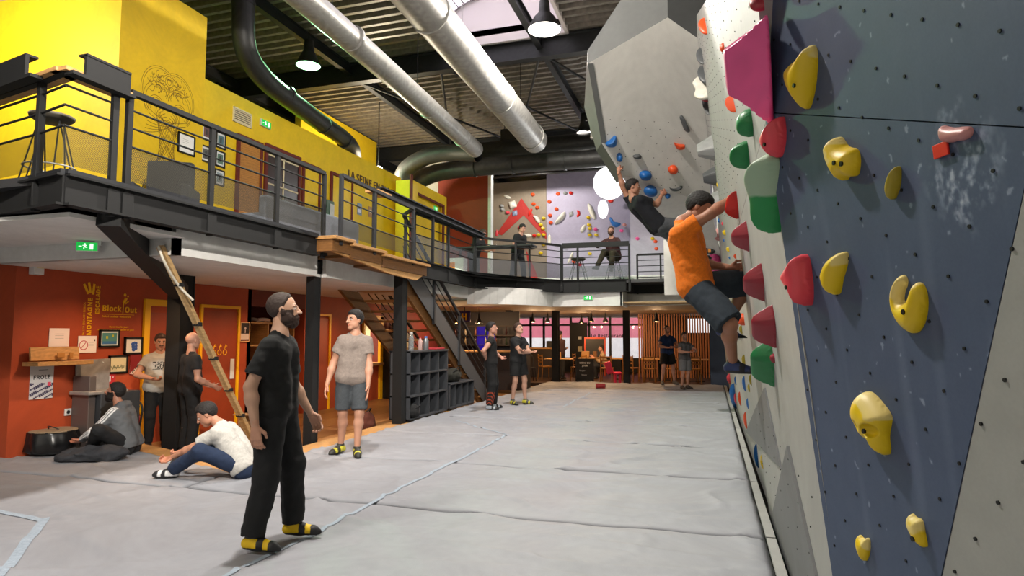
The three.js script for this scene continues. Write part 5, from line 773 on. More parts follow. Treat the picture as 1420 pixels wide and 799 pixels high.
// ------------------------------------------------------------ stairs
{
  const t = thing('staircase', 'wooden staircase with steel mesh railing leading up to the mezzanine', 'staircase');
  const blocks = [[-7.5, -8.02, 2.87], [-7.96, -8.96, 2.83], [-8.88, -10.6, 2.79]];
  blocks.forEach(([z0, z1, y], i) => { part('landing_tread', [rspan(-6.3, -4.86, y - 0.045, y, z0, z1, 0.006)], M.wood, t); part('landing_box', [span(-6.25, -4.93, y - 0.21, y - 0.046, z0 - 0.03, z1 + 0.03)], M.brownWood, t); });
  part('landing_side', [wallTri([[-4.95, 2.66, -7.6], [-4.95, 2.62, -10.55], [-4.95, 2.47, -10.2], [-4.95, 2.5, -9.2]])], M.ply, t);
  const N = 15, y0 = 2.79, z0 = -10.55, z1 = -14.9;
  for (let i = 1; i < N; i++) { const k = i / N, y = y0 * (1 - k) + FW * k, z = z0 + (z1 - z0) * k; part('tread', [rspan(-6.62, -5.3, y - 0.045, y, z + 0.16, z - 0.16, 0.006)], M.wood, t); }
  for (const x of [-5.36, -6.66]) part('stringer', [stringer(x, y0 - 0.02, z0 + 0.1, FW, z1 - 0.1, 0.3)], M.brownWood, t);
  // railing on the near side
  const top = [[-5.3, y0 + 0.9, z0 + 0.2], [-5.3, FW + 0.92, z1]];
  part('handrail', [beam(top[0], top[1], 0.05, 0.05)], M.steelGrey, t);
  part('handrail', [beam([-4.93, 3.72, -10.0], top[0], 0.05, 0.05)], M.steelGrey, t);
  for (const r of [0.32, 0.5, 0.7]) part('rod', [rod([-5.3, y0 + r, z0 + 0.2], [-5.3, FW + r, z1], 0.011, 6)], M.steelGrey, t);
  part('mesh_infill', panelQuad([-5.3, z0 + 0.2], [-5.3, z1], y0 - 0.05, y0 + 0.32, FW, FW + 0.32), gridM2, t);
  part('side_plate', [beam([-5.3, y0 + 0.08, z0 + 0.2], [-5.3, FW + 0.1, z1], 0.012, 0.36)], mat(0x4b4e53, 0.55, 0.2), t);
  for (const k of [0.02, 0.3, 0.6, 0.97]) { const y = y0 * (1 - k) + FW * k, z = z0 + 0.2 + (z1 - z0 - 0.2) * k; part('post', [rBox(0.05, 1.15, 0.05, -5.3, y + 0.38, z, 0.004)], M.steelGrey, t); }
  // railing on the far side
  part('handrail', [beam([-6.68, y0 + 0.9, z0 + 0.2], [-6.68, FW + 0.92, z1], 0.05, 0.05)], M.steel, t);
  for (const r of [0.32, 0.5, 0.7]) part('rod', [rod([-6.68, y0 + r, z0 + 0.2], [-6.68, FW + r, z1], 0.011, 6)], M.steel, t);
}
function wallTri(pts) { return plate(pts, [1, 0, 0], 0.05); }
function stringer(x, ya, za, yb2, zb, h) { return plate([[x, ya, za], [x, yb2 + 0.02, zb], [x, yb2, zb + 0.45], [x, ya - h * 1.35, za]], [1, 0, 0], 0.06); }

// ------------------------------------------------------------ ducts
function duct(label, pts, r, m, seg = 60, rings = []) {
  const t = thing('air_duct', label, 'duct', [0, 0, 0], 0); 
  part('duct_tube', [tube(pts, r, seg, 22)], m, t);
  for (const [p, d] of rings) part('collar', [aim(new THREE.CylinderGeometry(r * 1.06, r * 1.06, 0.07, 24), p, [p[0] + d[0] * 0.07, p[1] + d[1] * 0.07, p[2] + d[2] * 0.07])], m, t);
  return t;
}
{
  const d = duct('thick pale grey air duct running the length of the hall', [[-4.2, 6.8, 2], [-4.25, 6.8, -6], [-4.35, 6.8, -12], [-4.45, 6.8, -16.4]], 0.34, M.galv, 50, [[[-4.3, 6.8, -9.3], [0, 0, 1]], [[-4.38, 6.8, -13.2], [0, 0, 1]], [[-4.44, 6.8, -16.0], [0, 0, 1]]]);
  part('end_cap', [aim(new THREE.CylinderGeometry(0.34, 0.34, 0.02, 24), [-4.45, 6.8, -16.38], [-4.45, 6.8, -16.42])], M.galv, d);
  parts('hanger', [rod([-4.2, 7.1, -9], [-4.2, 8.45, -9], 0.008), rod([-4.3, 7.1, -14.5], [-4.3, 8.45, -14.5], 0.008)], M.steel, d);
  const e = duct('thinner grey air duct left of the thick pale duct', [[-5.9, 6.8, 2], [-5.95, 6.8, -6], [-6.12, 6.8, -12], [-6.3, 6.8, -16.7]], 0.23, M.galv, 50, [[[-6.0, 6.8, -9.7], [0, 0, 1]], [[-6.18, 6.8, -13.3], [0, 0, 1]], [[-6.26, 6.8, -15.6], [0, 0, 1]]]);
  part('grille', [gBox(0.03, 0.12, 0.4, -6.36, 6.72, -15.0)], M.dark, e);
  parts('hanger', [rod([-6.0, 7, -9], [-6.0, 8.45, -9], 0.008), rod([-6.15, 7, -12.6], [-6.15, 8.45, -12.6], 0.008)], M.steel, e);
  duct('dark bent duct above the yellow wall under the greenish lamp', [[-8.0, 8.4, -9.2], [-8.0, 7.4, -9.2], [-8.05, 6.75, -9.35], [-8.15, 6.5, -9.9], [-8.5, 6.45, -12], [-8.9, 6.47, -14.3], [-9.15, 6.35, -14.9], [-9.3, 5.9, -15.2]], 0.2, M.galvDark, 70, [[[-8.0, 7.5, -9.2], [0, 1, 0]], [[-8.3, 6.47, -10.9], [0.1, 0, 1]], [[-8.6, 6.45, -12.7], [0.1, 0, 1]], [[-8.8, 6.45, -13.9], [0.1, 0, 1]]]);
  duct('dark elbow duct joining the thin duct at the far end', [[-6.3, 6.75, -16.9], [-7.2, 6.9, -17.1], [-8.0, 6.85, -17.1], [-8.7, 6.5, -17.1], [-8.85, 6.1, -17.1], [-8.85, 5.2, -17.2]], 0.25, M.galvDark, 50, [[[-8.85, 5.9, -17.1], [0, 1, 0]], [[-7.0, 6.88, -17.1], [1, 0.1, 0]]]);
  duct('long cross duct in front of the far climbing wall', [[1.2, 6.55, -17.9], [-2.9, 6.6, -17.9], [-6.5, 6.62, -17.9], [-7.5, 6.6, -17.9], [-8.2, 6.5, -17.85], [-8.75, 6.2, -17.8], [-8.85, 5.4, -17.75]], 0.27, M.galvDark, 60, [[[-4.0, 6.6, -17.9], [1, 0, 0]], [[-5.6, 6.6, -17.9], [1, 0, 0]], [[-6.8, 6.62, -17.9], [1, 0, 0]], [[-2.3, 6.6, -17.9], [1, 0, 0]]]);
  duct('upper cross duct behind the end of the thick duct', [[1, 7.3, -18.6], [-2, 7.3, -18.6], [-6, 7.3, -18.6], [-7, 7.3, -18.6]], 0.3, M.galvDark, 30);
  const b = thing('extractor_box', 'grey metal ventilation box on the ceiling behind the ducts', 'ventilation box'); part('casing', [rspan(-6.3, -5.5, 7.3, 8.1, -19.4, -18.95, 0.02)], M.galvDark, b); parts('hanger', [rod([-6.2, 8.1, -19.1], [-6.2, 8.5, -19.1], 0.015), rod([-5.6, 8.1, -19.1], [-5.6, 8.5, -19.1], 0.015)], M.steel, b);
  const tr = thing('cable_tray', 'grey cable tray hung beside the thick duct', 'cable tray'); parts('rail', [beam([-5.15, 7.5, 2], [-5.15, 7.5, -12.2], 0.03, 0.08), beam([-4.8, 7.5, 2], [-4.8, 7.5, -12.2], 0.03, 0.08)], M.galv, tr);
  for (let z = 0; z > -12.2; z -= 0.6) part('rung', [beam([-5.15, 7.5, z], [-4.8, 7.5, z], 0.05, 0.02)], M.galv, tr);
  parts('hanger', [rod([-5.15, 7.5, -8], [-5.15, 8.45, -8], 0.01), rod([-4.8, 7.5, -11.9], [-4.8, 8.45, -11.9], 0.01)], M.galv, tr);
  const sp = thing('projector_rig', 'small metal truss with fittings hanging near the far lamp', 'truss'); part('truss', [rod([-3.0, 7.2, -17.2], [-3.0, 8.45, -17.2], 0.03), rod([-3.2, 7.5, -17.2], [-2.2, 7.5, -17.2], 0.02), rod([-3.2, 7.2, -17.2], [-2.2, 7.2, -17.2], 0.02), rod([-2.2, 7.1, -17.2], [-2.2, 7.9, -17.2], 0.02), rod([-2.6, 7.0, -17.2], [-2.6, 7.6, -17.2], 0.015)], M.galv, sp); part('fitting', [rBox(0.14, 0.4, 0.14, -3.0, 7.15, -17.2, 0.02), rBox(0.1, 0.25, 0.1, -2.6, 6.9, -17.2, 0.02)], M.galv, sp);
}
// ------------------------------------------------------------ fittings on the yellow walls
{
  const art = printTex(512, 900, (x, w, h) => {     // loose ornamental line drawing: wheel of arcs, leaves and flowing lines
    x.fillStyle = '#000'; x.fillRect(0, 0, w, h); x.strokeStyle = '#fff'; x.lineWidth = 3; const C = (cx, cy, r, a = 0, b = 6.3) => { x.beginPath(); x.arc(cx, cy, r, a, b); x.stroke(); };
    C(190, 190, 150, 2.2, 5.6); C(190, 190, 138, 2.2, 5.5); C(170, 240, 110, 2.4, 6); C(170, 240, 92, 2.4, 6); C(160, 270, 60, 2.6, 6.2); C(160, 270, 48, 2.6, 6.2);
    for (let i = 0; i < 26; i++) { const a = i * 0.7, r = 30 + (i % 5) * 13; C(330 + Math.cos(a) * r, 130 + Math.sin(a) * r * 0.8, 9 + (i % 4) * 4, a, a + 4.5); }
    for (let i = 0; i < 12; i++) { x.beginPath(); x.moveTo(330 - i * 9, 260 + i * 14); x.bezierCurveTo(430 - i * 12, 330 + i * 22, 160 + i * 22, 470 + i * 14, 60 + i * 34, 880 - (i % 3) * 60); x.stroke(); }
    for (let i = 0; i < 7; i++) { x.beginPath(); x.moveTo(210 + i * 12, 260 + i * 16); x.bezierCurveTo(120 + i * 10, 330, 260 + i * 8, 360 + i * 10, 400 + i * 6, 300 + i * 22); x.stroke(); }
    for (let i = 0; i < 8; i++) { x.beginPath(); x.moveTo(40 + i * 12, 760 + i * 10); x.bezierCurveTo(160, 600 + i * 22, 260, 640 + i * 12, 330 + i * 10, 560 + i * 26); x.stroke(); }
  });
  const mural = one('wall_drawing', 'brown line drawing of a wheel and flowing lines painted on the yellow wall', 'mural', sheet(1.25, 2.6, 0.002), new THREE.MeshStandardMaterial({ color: 0x6a4c10, alphaMap: art, transparent: true, roughness: 0.6 }));
  mural.position.set(-8.2985, 4.6, -7.92); mural.rotation.y = Math.PI / 2;
  function frame(label, cat, w, h, pos, turn, draw, border = 0x111111, bw = 0.025, name = 'picture_frame') {
    const t = thing(name, label, cat, pos, turn);
    if (bw > 0) part('frame', [gBox(w, bw, 0.025, 0, h / 2 - bw / 2, 0.0), gBox(w, bw, 0.025, 0, -h / 2 + bw / 2, 0), gBox(bw, h, 0.025, -w / 2 + bw / 2, 0, 0), gBox(bw, h, 0.025, w / 2 - bw / 2, 0, 0)], mat(border, 0.4), t);
    part('print', sheet(w - bw * 1.6, h - bw * 1.6, 0.006), new THREE.MeshStandardMaterial({ map: printTex(160, Math.round(160 * h / w), draw), roughness: 0.6 }), t);
    return t;
  }
  globalThis.frameOf = frame;
  const lines = (x, w, h, n = 5, c = '#777') => { x.fillStyle = '#eceae6'; x.fillRect(0, 0, w, h); x.fillStyle = c; for (let i = 0; i < n; i++) x.fillRect(w * 0.25, h * (0.25 + i * 0.1), w * (0.5 - (i % 3) * 0.1), 2); };
  globalThis.paperLines = lines;
  frame('white certificate in black frame below the line drawing', 'picture', 0.36, 0.34, [-8.28, 4.68, -8.3], Math.PI / 2, (x, w, h) => lines(x, w, h, 3));
  let k = 0; for (const [z, y] of [[-9.05, 5.15], [-9.05, 4.75], [-9.4, 5.1], [-9.4, 4.75], [-9.4, 4.4]]) { const hue = ['#6b4a4a', '#555', '#4a6a72', '#5c7a6a', '#8a9aa0'][k++]; frame(['framed brown picture beside the drawing wall edge', 'framed dark picture under the brown one', 'framed teal picture, top of a column of three', 'framed green picture, middle of a column of three', 'framed pale picture, bottom of a column of three'][k - 1], 'picture', 0.24, 0.3, [-8.585, y, z], Math.PI / 2, (x, w, h) => { x.fillStyle = '#ddd'; x.fillRect(0, 0, w, h); x.fillStyle = hue; x.fillRect(w * 0.15, h * 0.15, w * 0.7, h * 0.7); x.fillStyle = '#333'; x.fillRect(w * 0.4, h * 0.3, w * 0.2, h * 0.4); }); }
  const vt = thing('air_vent', 'beige slatted air vent on the long yellow wall', 'vent', [-8.59, 5.72, -9.95], Math.PI / 2); part('frame', [gBox(0.5, 0.03, 0.03, 0, 0.13, 0), gBox(0.5, 0.03, 0.03, 0, -0.13, 0), gBox(0.03, 0.29, 0.03, -0.24, 0, 0), gBox(0.03, 0.29, 0.03, 0.24, 0, 0)], M.cream, vt); for (let i = 0; i < 6; i++) part('slat', [gBox(0.45, 0.02, 0.02, 0, -0.1 + i * 0.04, 0)], M.cream, vt);
  part('backing', [gBox(0.46, 0.26, 0.01, 0, 0, -0.01)], mat(0x6b6355, 0.7), vt);
  function exitSign(label, p, turn, w = 0.3) {
    const t = thing('exit_sign', label, 'exit sign', p, turn); part('casing', [rBox(w * 1.08, w * 0.52, 0.05, 0, 0, -0.03, 0.01)], M.white, t);
    const pt = printTex(128, 64, (x, W, H2) => { x.fillStyle = '#0aa03c'; x.fillRect(0, 0, W, H2); x.fillStyle = '#e8ffe8'; x.beginPath(); x.arc(52, 14, 6, 0, 7); x.fill(); x.fillRect(46, 20, 12, 18); x.fillRect(38, 22, 26, 5); x.fillRect(44, 36, 6, 18); x.fillRect(54, 36, 14, 5); x.fillRect(82, 10, 22, 44); x.fillRect(14, 28, 20, 6); });
    part('face', sheet(w, w * 0.46, 0.004), new THREE.MeshStandardMaterial({ map: pt, emissive: 0xffffff, emissiveMap: pt, emissiveIntensity: 0.9, roughness: 0.4 }), t); return t;
  }
  exitSign('green exit sign on the long yellow wall beside the vent', [-8.55, 5.8, -10.6], Math.PI / 2, 0.28);
  const es = exitSign('green exit sign hanging from the white soffit near the orange wall', [-6.5, 2.47, -5.2], 0.6, 0.2); part('bracket', [gBox(0.06, 0.06, 0.04, 0.1, 0.05, -0.03)], M.white, es);
  exitSign('small green exit sign on the far yellow cabin', [-8.1, 5.45, -18.0], Math.PI / 2, 0.28);
  exitSign('green exit sign on the white fascia below the far platform', [-2.95, 2.45, -15.97], 0, 0.22);
  // upper doors
  const red = M.maroon;
  function doorway(label, z0, z1, y1, fill, x = -8.6) { const t = thing('door', label, 'door', [x, DY, (z0 + z1) / 2]); const w = Math.abs(z1 - z0); part('door_frame', [gBox(0.06, y1 - DY, 0.07, 0.02, (y1 - DY) / 2, w / 2), gBox(0.06, y1 - DY, 0.07, 0.02, (y1 - DY) / 2, -w / 2), gBox(0.06, 0.07, w + 0.07, 0.02, y1 - DY + 0.0351, 0)], red, t); part('door_leaf', [gBox(0.03, y1 - DY - 0.04, w - 0.07, 0.015, (y1 - DY) / 2, 0)], fill, t); return t; }
  doorway('pale wooden door with maroon frame beside the pictures', -9.85, -10.5, 5.3, mat(0xc98a3a, 0.5, 0, { map: T.wood }));
  const dk = doorway('dark glazed door with pale muntins on the long yellow wall', -10.65, -11.75, 5.35, mat(0x2a1512, 0.3)); part('muntin', [gBox(0.03, 2.3, 0.03, 0.03, 1.2, 0), gBox(0.03, 0.03, 1.0, 0.03, 1.7, 0), gBox(0.03, 0.03, 1.0, 0.03, 2.3, 0)], M.cream, dk);
  doorway('yellow door with thin maroon frame left of the lettering', -11.9, -12.5, 5.3, M.yellow);
  doorway('yellow door with maroon frame under the lettering', -13.0, -13.9, 5.35, M.yellow);
  const tx = one('wall_lettering', 'brown lettering along the top of the long yellow wall', 'lettering', [textGeo('LA SEINE EN PLACE', 0.2, 0.01)], mat(0x4a2c10, 0.6)); tx.rotation.y = Math.PI / 2; tx.position.set(-8.595, 5.45, -13.75);
  const gb = thing('first_aid_box', 'dark green box with a white panel fixed to the yellow wall', 'box', [-8.5, 4.4, -12.75], Math.PI / 2); part('case', [rBox(0.32, 0.5, 0.16, 0, 0, 0, 0.02)], mat(0x1c4a2c, 0.5), gb); part('panel', [rBox(0.16, 0.3, 0.03, 0.05, 0.02, 0.08, 0.01)], M.white, gb);
  frame('blue and grey leaflet pinned under the lettering', 'leaflet', 0.22, 0.3, [-8.585, 4.75, -14.3], Math.PI / 2, (x, w, h) => { x.fillStyle = '#7d92ab'; x.fillRect(0, 0, w, h); x.fillStyle = '#dde'; x.fillRect(w * 0.2, h * 0.5, w * 0.6, h * 0.3); }, 0, 0, 'leaflet');
  frame('brown leaflet pinned beside the blue leaflet', 'leaflet', 0.3, 0.28, [-8.585, 4.78, -14.9], Math.PI / 2, (x, w, h) => { x.fillStyle = '#a77c5c'; x.fillRect(0, 0, w, h); x.fillStyle = '#dcb'; x.fillRect(w * 0.2, h * 0.3, w * 0.6, h * 0.3); }, 0, 0, 'leaflet');
  // lamp behind the long wall
  const wlm = thing('wall_lamp', 'bright bare lamp glowing above the far end of the yellow wall', 'lamp', [-9.3, 6.35, -16.5]); part('bulb', [new THREE.SphereGeometry(0.16, 18, 12)], new THREE.MeshStandardMaterial({ emissive: 0xfff2d8, emissiveIntensity: 12, color: 0x222222 }), wlm); part('stem', [rod([0, 0.1, 0], [0, 2.1, 0], 0.015)], M.steel, wlm);
  const wp = new THREE.PointLight(0xfff2d8, 28, 0, 2); wp.castShadow = true; wp.shadow.radius = 8; wlm.add(wp);
  struct('wall_yellow_inner', [span(-11.5, -11.3, 2.9, 8.4, -15.5, -19.9)], M.yellow);
}
// ------------------------------------------------------------ furniture on the mezzanine
function barStool(label, pos, turn, h = 0.8, group) {
  const t = thing('bar_stool', label, 'stool', pos, turn, group);
  part('seat', [lathe([[0, h - 0.05], [0.15, h - 0.05], [0.19, h - 0.02], [0.2, h + 0.005], [0.17, h + 0.01], [0, h - 0.01]], 24)], mat(0x4a453c, 0.6), t);
  for (let i = 0; i < 4; i++) { const a = i * Math.PI / 2 + 0.4, c = Math.cos(a), s = Math.sin(a), b = 0.12; part('leg', [rod([c * 0.12, h - 0.05, s * 0.12], [c * 0.24 - s * b, 0, s * 0.24 + c * b], 0.008, 6), rod([c * 0.12, h - 0.05, s * 0.12], [c * 0.24 + s * b, 0, s * 0.24 - c * b], 0.008, 6)], M.steel, t); }
  part('foot_ring', [new THREE.TorusGeometry(0.22, 0.008, 6, 28).rotateX(Math.PI / 2).translate(0, 0.28, 0)], M.galv, t);
  return t;
}
barStool('wire-legged bar stool behind the corner railing of the mezzanine', [-6.3, DY, -4.6], 0.3, 0.8);
barStool('wire-legged bar stool beside the stair landing railing', [-7.4, DY, -11.3], 0.5, 0.8);
{
  const t = thing('armchair', 'dark grey high-backed armchair below the certificate', 'armchair', [-7.25, DY, -6.9], 0.5);
  part('backrest', [rBox(0.62, 0.8, 0.14, 0, 0.7, -0.28, 0.05)], mat(0x2b2d33, 0.8, 0, { map: T.fabric }), t); part('seat', [rBox(0.62, 0.18, 0.6, 0, 0.38, 0, 0.05)], mat(0x2b2d33, 0.8, 0, { map: T.fabric }), t);
  parts('side', [rBox(0.12, 0.5, 0.6, -0.34, 0.42, 0, 0.04), rBox(0.12, 0.5, 0.6, 0.34, 0.42, 0, 0.04)], mat(0x2b2d33, 0.8, 0, { map: T.fabric }), t);
  for (const [x, z] of [[-0.3, -0.25], [0.3, -0.25], [-0.3, 0.25], [0.3, 0.25]]) part('leg', [rod([x, 0.2, z], [x, 0, z], 0.02)], M.steel, t);
  const s = thing('sofa', 'long low grey sofa along the mezzanine railing', 'sofa', [-6.6, DY, -9.0], Math.PI / 2);
  const sm = mat(0x5c6068, 0.85, 0, { map: T.fabric }); part('seat', [rBox(2.6, 0.24, 0.7, 0, 0.3, 0, 0.05)], sm, s); part('backrest', [rBox(2.6, 0.5, 0.16, 0, 0.42, 0.35, 0.05)], sm, s); part('base', [gBox(2.5, 0.18, 0.6, 0, 0.09, 0)], M.black, s);
}
// ------------------------------------------------------------ people
const lerpV = (a, b, t) => a.clone().lerp(b, t);
function ik(a, t, l1, l2, hint) {     // middle joint of a two-bone limb, and the reached end
  const d = t.clone().sub(a); let L = d.length(); const mx = (l1 + l2) * 0.995; if (L > mx) { d.multiplyScalar(mx / L); L = mx; }
  const e = a.clone().add(d), u = d.clone().normalize(), x = (l1 * l1 - l2 * l2 + L * L) / (2 * L), h = Math.sqrt(Math.max(0, l1 * l1 - x * x));
  const p = hint.clone().addScaledVector(u, -hint.dot(u)).normalize();
  return [a.clone().addScaledVector(u, x).addScaledVector(p, h), e];
}
const clothMat = {}; const cloth = c => clothMat[c] ??= mat(c, 0.88, 0, { map: T.fabric });
const skinMat = new THREE.MeshStandardMaterial({ vertexColors: true, roughness: 0.55 });
const fold = (amp, f = 1) => (x, y, z) => (noise(x * 8 * f, y * 6 * f, z * 8 * f) * 0.6 + noise(x * 19, y * 26 * f, z * 19) * 0.35) * amp;
function person(o) {
  const P = o.pose || {}, s = (o.H || 1.8) / 1.8, root = thing('person', o.label, 'person', o.pos, o.yaw || 0, o.group), cell = o.cell || 0.014;
  const g = (k, d) => v3(P[k] || d), sy = P.shYaw || 0, hy = P.hipYaw || 0;
  const pel = g('pel', [0, 0.95, 0]), chest = g('chest', [0, 1.41, 0]), spine = chest.clone().sub(pel).normalize();
  const ax = (y) => { const a = new V3(Math.cos(y), 0, -Math.sin(y)); return a.addScaledVector(spine, -a.dot(spine)).normalize(); };
  const A = P.shAxis ? v3(P.shAxis).normalize() : ax(sy), B = P.hipAxis ? v3(P.hipAxis).normalize() : ax(hy), fwd = A.clone().cross(spine).normalize(), hf = B.clone().cross(spine).normalize();
  const bl = o.build || 1, SW = 0.163 * bl;
  const sh = [1, -1].map(k => chest.clone().addScaledVector(A, SW * k).addScaledVector(spine, -0.028)), hip = [1, -1].map(k => pel.clone().addScaledVector(B, 0.088 * k));
  const arm = [0, 1].map(i => { const k = i ? -1 : 1, t = v3(P[i ? 'handR' : 'handL'] || [k * 0.27, 0.88, 0.06]); return ik(sh[i], t, 0.3, 0.265, P[i ? 'elbowR' : 'elbowL'] ? v3(P[i ? 'elbowR' : 'elbowL']) : new V3(k * 0.25, 0, -1)); });
  const leg = [0, 1].map(i => { const k = i ? -1 : 1, t = v3(P[i ? 'footR' : 'footL'] || [k * 0.11, 0.085, -0.02]); return ik(hip[i], t, 0.44, 0.425, P[i ? 'kneeR' : 'kneeL'] ? v3(P[i ? 'kneeR' : 'kneeL']) : new V3(k * 0.12, 0, 1)); });
  const toe = [0, 1].map(i => v3(P[i ? 'toeR' : 'toeL'] || [i ? -0.25 : 0.25, 0, 1]).normalize());
  const neck0 = chest.clone().addScaledVector(spine, 0.045), hd = P.head || [0, 0], nl = P.neck ? v3(P.neck).normalize() : spine.clone().add(new V3(0, 1, 0)).normalize();
  const headC = neck0.clone().addScaledVector(nl, 0.178);
  const hq = new THREE.Quaternion().setFromEuler(new THREE.Euler(-hd[1], hd[0], hd[2] || 0, 'YXZ')), HX = new V3(1, 0, 0).applyQuaternion(hq), HY = new V3(0, 1, 0).applyQuaternion(hq), HZ = new V3(0, 0, 1).applyQuaternion(hq);
  headC.addScaledVector(HZ, 0.02);
  const skin = new THREE.Color(o.skin || 0xc78d70).multiplyScalar(0.8), hairC = new THREE.Color(o.hair || 0x1d1512);
  const geos = [];
  const finish = (g2, colour) => { const p = g2.attributes.position, c = new Float32Array(p.count * 3), q = new V3(); for (let i = 0; i < p.count; i++) { q.set(p.getX(i), p.getY(i), p.getZ(i)); const k = colour(q); c[i * 3] = k.r; c[i * 3 + 1] = k.g; c[i * 3 + 2] = k.b; } g2.setAttribute('color', new THREE.BufferAttribute(c, 3)); return g2; };
  const tint = new THREE.Color();
  const skinAt = q => tint.copy(skin).multiplyScalar(1 + noise(q.x * 14, q.y * 14, q.z * 14) * 0.12);
  // --- body
  const torso = (e, w = 0) => {
    const at = (k, h, wd) => (h === 0 ? pel : pel.clone().addScaledVector(spine, h * chest.distanceTo(pel))).clone().addScaledVector(h > 0.5 ? A : B, k * wd * bl), bs = [];
    for (const k of [1, -1]) { bs.push(bone(at(k, 0, 0.075), at(k, 0.32, 0.068), 0.102 + w * 1.6 + e, (0.092 + w) * bl + e), bone(at(k, 0.32, 0.068), at(k, 0.8, 0.088), (0.092 + w) * bl + e, 0.098 * bl + e), bone(at(k, 0.86, 0.05), sh[k > 0 ? 0 : 1], 0.082 + e, 0.05 * bl + e * 0.6)); }
    bs.push(bone(chest.clone().addScaledVector(spine, -0.05), neck0, 0.08 + e, 0.055)); for (const k of [0, 1]) bs.push(bone(neck0.clone().addScaledVector(spine, 0.012), lerpV(neck0, sh[k], 0.9), 0.042 + e * 0.4, 0.036 + e * 0.5)); return bs;
  };
  const bodyB = torso(-0.008);
  for (let i = 0; i < 2; i++) {
    const [el, wr2] = arm[i]; bodyB.push(bone(sh[i], lerpV(sh[i], el, 0.5), 0.054, 0.049), bone(lerpV(sh[i], el, 0.5), el, 0.049, 0.037), bone(el, lerpV(el, wr2, 0.3), 0.039, 0.042), bone(lerpV(el, wr2, 0.3), wr2, 0.042, 0.026));
    const [kn, an] = leg[i], calf = lerpV(kn, an, 0.3).addScaledVector(toe[i], -0.012); bodyB.push(bone(hip[i], kn, 0.088, 0.054), bone(kn, calf, 0.053, 0.054), bone(calf, an, 0.054, 0.034));
  }
  bodyB.push(bone(neck0.clone().addScaledVector(spine, -0.02), headC.clone().addScaledVector(HY, -0.05).addScaledVector(HZ, -0.025), 0.054, 0.05));
  { const f = fieldOf(bodyB, 0.035), [mn, mx] = boundsOf(bodyB, 0.03); geos.push(finish(nets(f, mn, mx, cell), skinAt)); }
  // --- head
  const hs = o.headScale || 1;
  const loc = (x, y, z) => { const dx = (x - headC.x) / hs, dy = (y - headC.y) / hs, dz = (z - headC.z) / hs; return [dx * HX.x + dy * HX.y + dz * HX.z, dx * HY.x + dy * HY.y + dz * HY.z, dx * HZ.x + dy * HZ.y + dz * HZ.z]; };
  const headF = (x, y, z) => {
    const ax2 = Math.abs(x); let d = dEll(x, y, z, 0, 0.035, -0.012, 0.075, 0.09, 0.096);
    d = smin(d, dEll(x, y, z, 0, -0.03, 0.026, 0.058, 0.086, 0.068), 0.03);
    d = smin(d, dEll(x, y, z, 0, -0.098, 0.062, 0.03, 0.022, 0.026), 0.03);
    d = smin(d, dEll(ax2, y, z, 0.046, -0.06, 0.012, 0.022, 0.035, 0.04), 0.03);
    d = smin(d, dEll(ax2, y, z, 0.03, 0.026, 0.078, 0.026, 0.009, 0.014), 0.014);
    d = Math.max(d, -dEll(ax2, y, z, 0.032, 0.006, 0.104, 0.017, 0.012, 0.016));
    d = smin(d, dEll(ax2, y, z, 0.031, 0.005, 0.079, 0.013, 0.012, 0.012), 0.004);
    { const t = Math.max(0, Math.min(1, (0.02 - y) / 0.045)), r = 0.008 + t * 0.006, nzp = 0.09 + t * 0.022; d = smin(d, Math.hypot(x, y - (0.02 - t * 0.045), z - nzp) - r, 0.012); }
    d = smin(d, dEll(ax2, y, z, 0.009, -0.026, 0.1, 0.01, 0.007, 0.009), 0.008);
    d = smin(d, dEll(x, y, z, 0, -0.056, 0.089, 0.024, 0.006, 0.01), 0.006); d = smin(d, dEll(x, y, z, 0, -0.068, 0.087, 0.02, 0.007, 0.009), 0.006);
    d = smin(d, dEll(ax2, y, z, 0.077, 0.0, -0.008, 0.009, 0.032, 0.019), 0.008);
    return d;
  };
  const R = 0.15 * hs, hcell = o.hcell || 0.006;
  const beard = o.beard || 0, bc = new THREE.Color(o.beardC || o.hair || 0x1d1512);
  geos.push(finish(nets((x, y, z) => headF(...loc(x, y, z)) * hs, [headC.x - R, headC.y - R, headC.z - R], [headC.x + R, headC.y + R, headC.z + R], hcell), q => {
    const [x, y, z] = loc(q.x, q.y, q.z), a = Math.abs(x); skinAt(q);
    const er = Math.hypot(a - 0.031, y - 0.005);
    if (z > 0.07 && er < 0.007) return tint.setHex(0x120c0a); if (z > 0.07 && a > 0.018 && a < 0.046 && Math.abs(y - 0.005) < 0.0065) return tint.setHex(0xb9aaa2);
    if (z > 0.06 && a > 0.014 && a < 0.05 && Math.abs(y - 0.028 - (a - 0.03) * 0.1) < 0.006) return tint.copy(hairC);
    if (z > 0.07 && a < 0.024 && y < -0.05 && y > -0.074) { tint.multiply(new THREE.Color(0.9, 0.62, 0.6)); return tint; }
    if (o.moustache && z > 0.075 && a < 0.03 && y < -0.037 && y > -0.053) return tint.copy(bc);
    if (beard > 0 && (y < -0.045 || (a > 0.045 && y < 0.0)) && z > -0.02 && !(a < 0.02 && y > -0.05)) tint.lerp(bc, beard);
    return tint;
  }));
  // --- hands
  for (let i = 0; i < 2; i++) {
    const [el, wr2] = arm[i], K = i ? 'R' : 'L', d = P['dir' + K] ? v3(P['dir' + K]).normalize() : wr2.clone().sub(el).normalize();
    let th = P['thumb' + K] ? v3(P['thumb' + K]) : fwd.clone(); th.addScaledVector(d, -th.dot(d)); if (th.length() < 0.1) th = new V3(0, 1, 0).addScaledVector(d, -d.y); th.normalize();
    const n = i ? th.clone().cross(d) : d.clone().cross(th), cu = P['curl' + K] ?? 0.35, bs = [];
    const at = (l, w, h) => wr2.clone().addScaledVector(d, l).addScaledVector(th, w).addScaledVector(n, h);
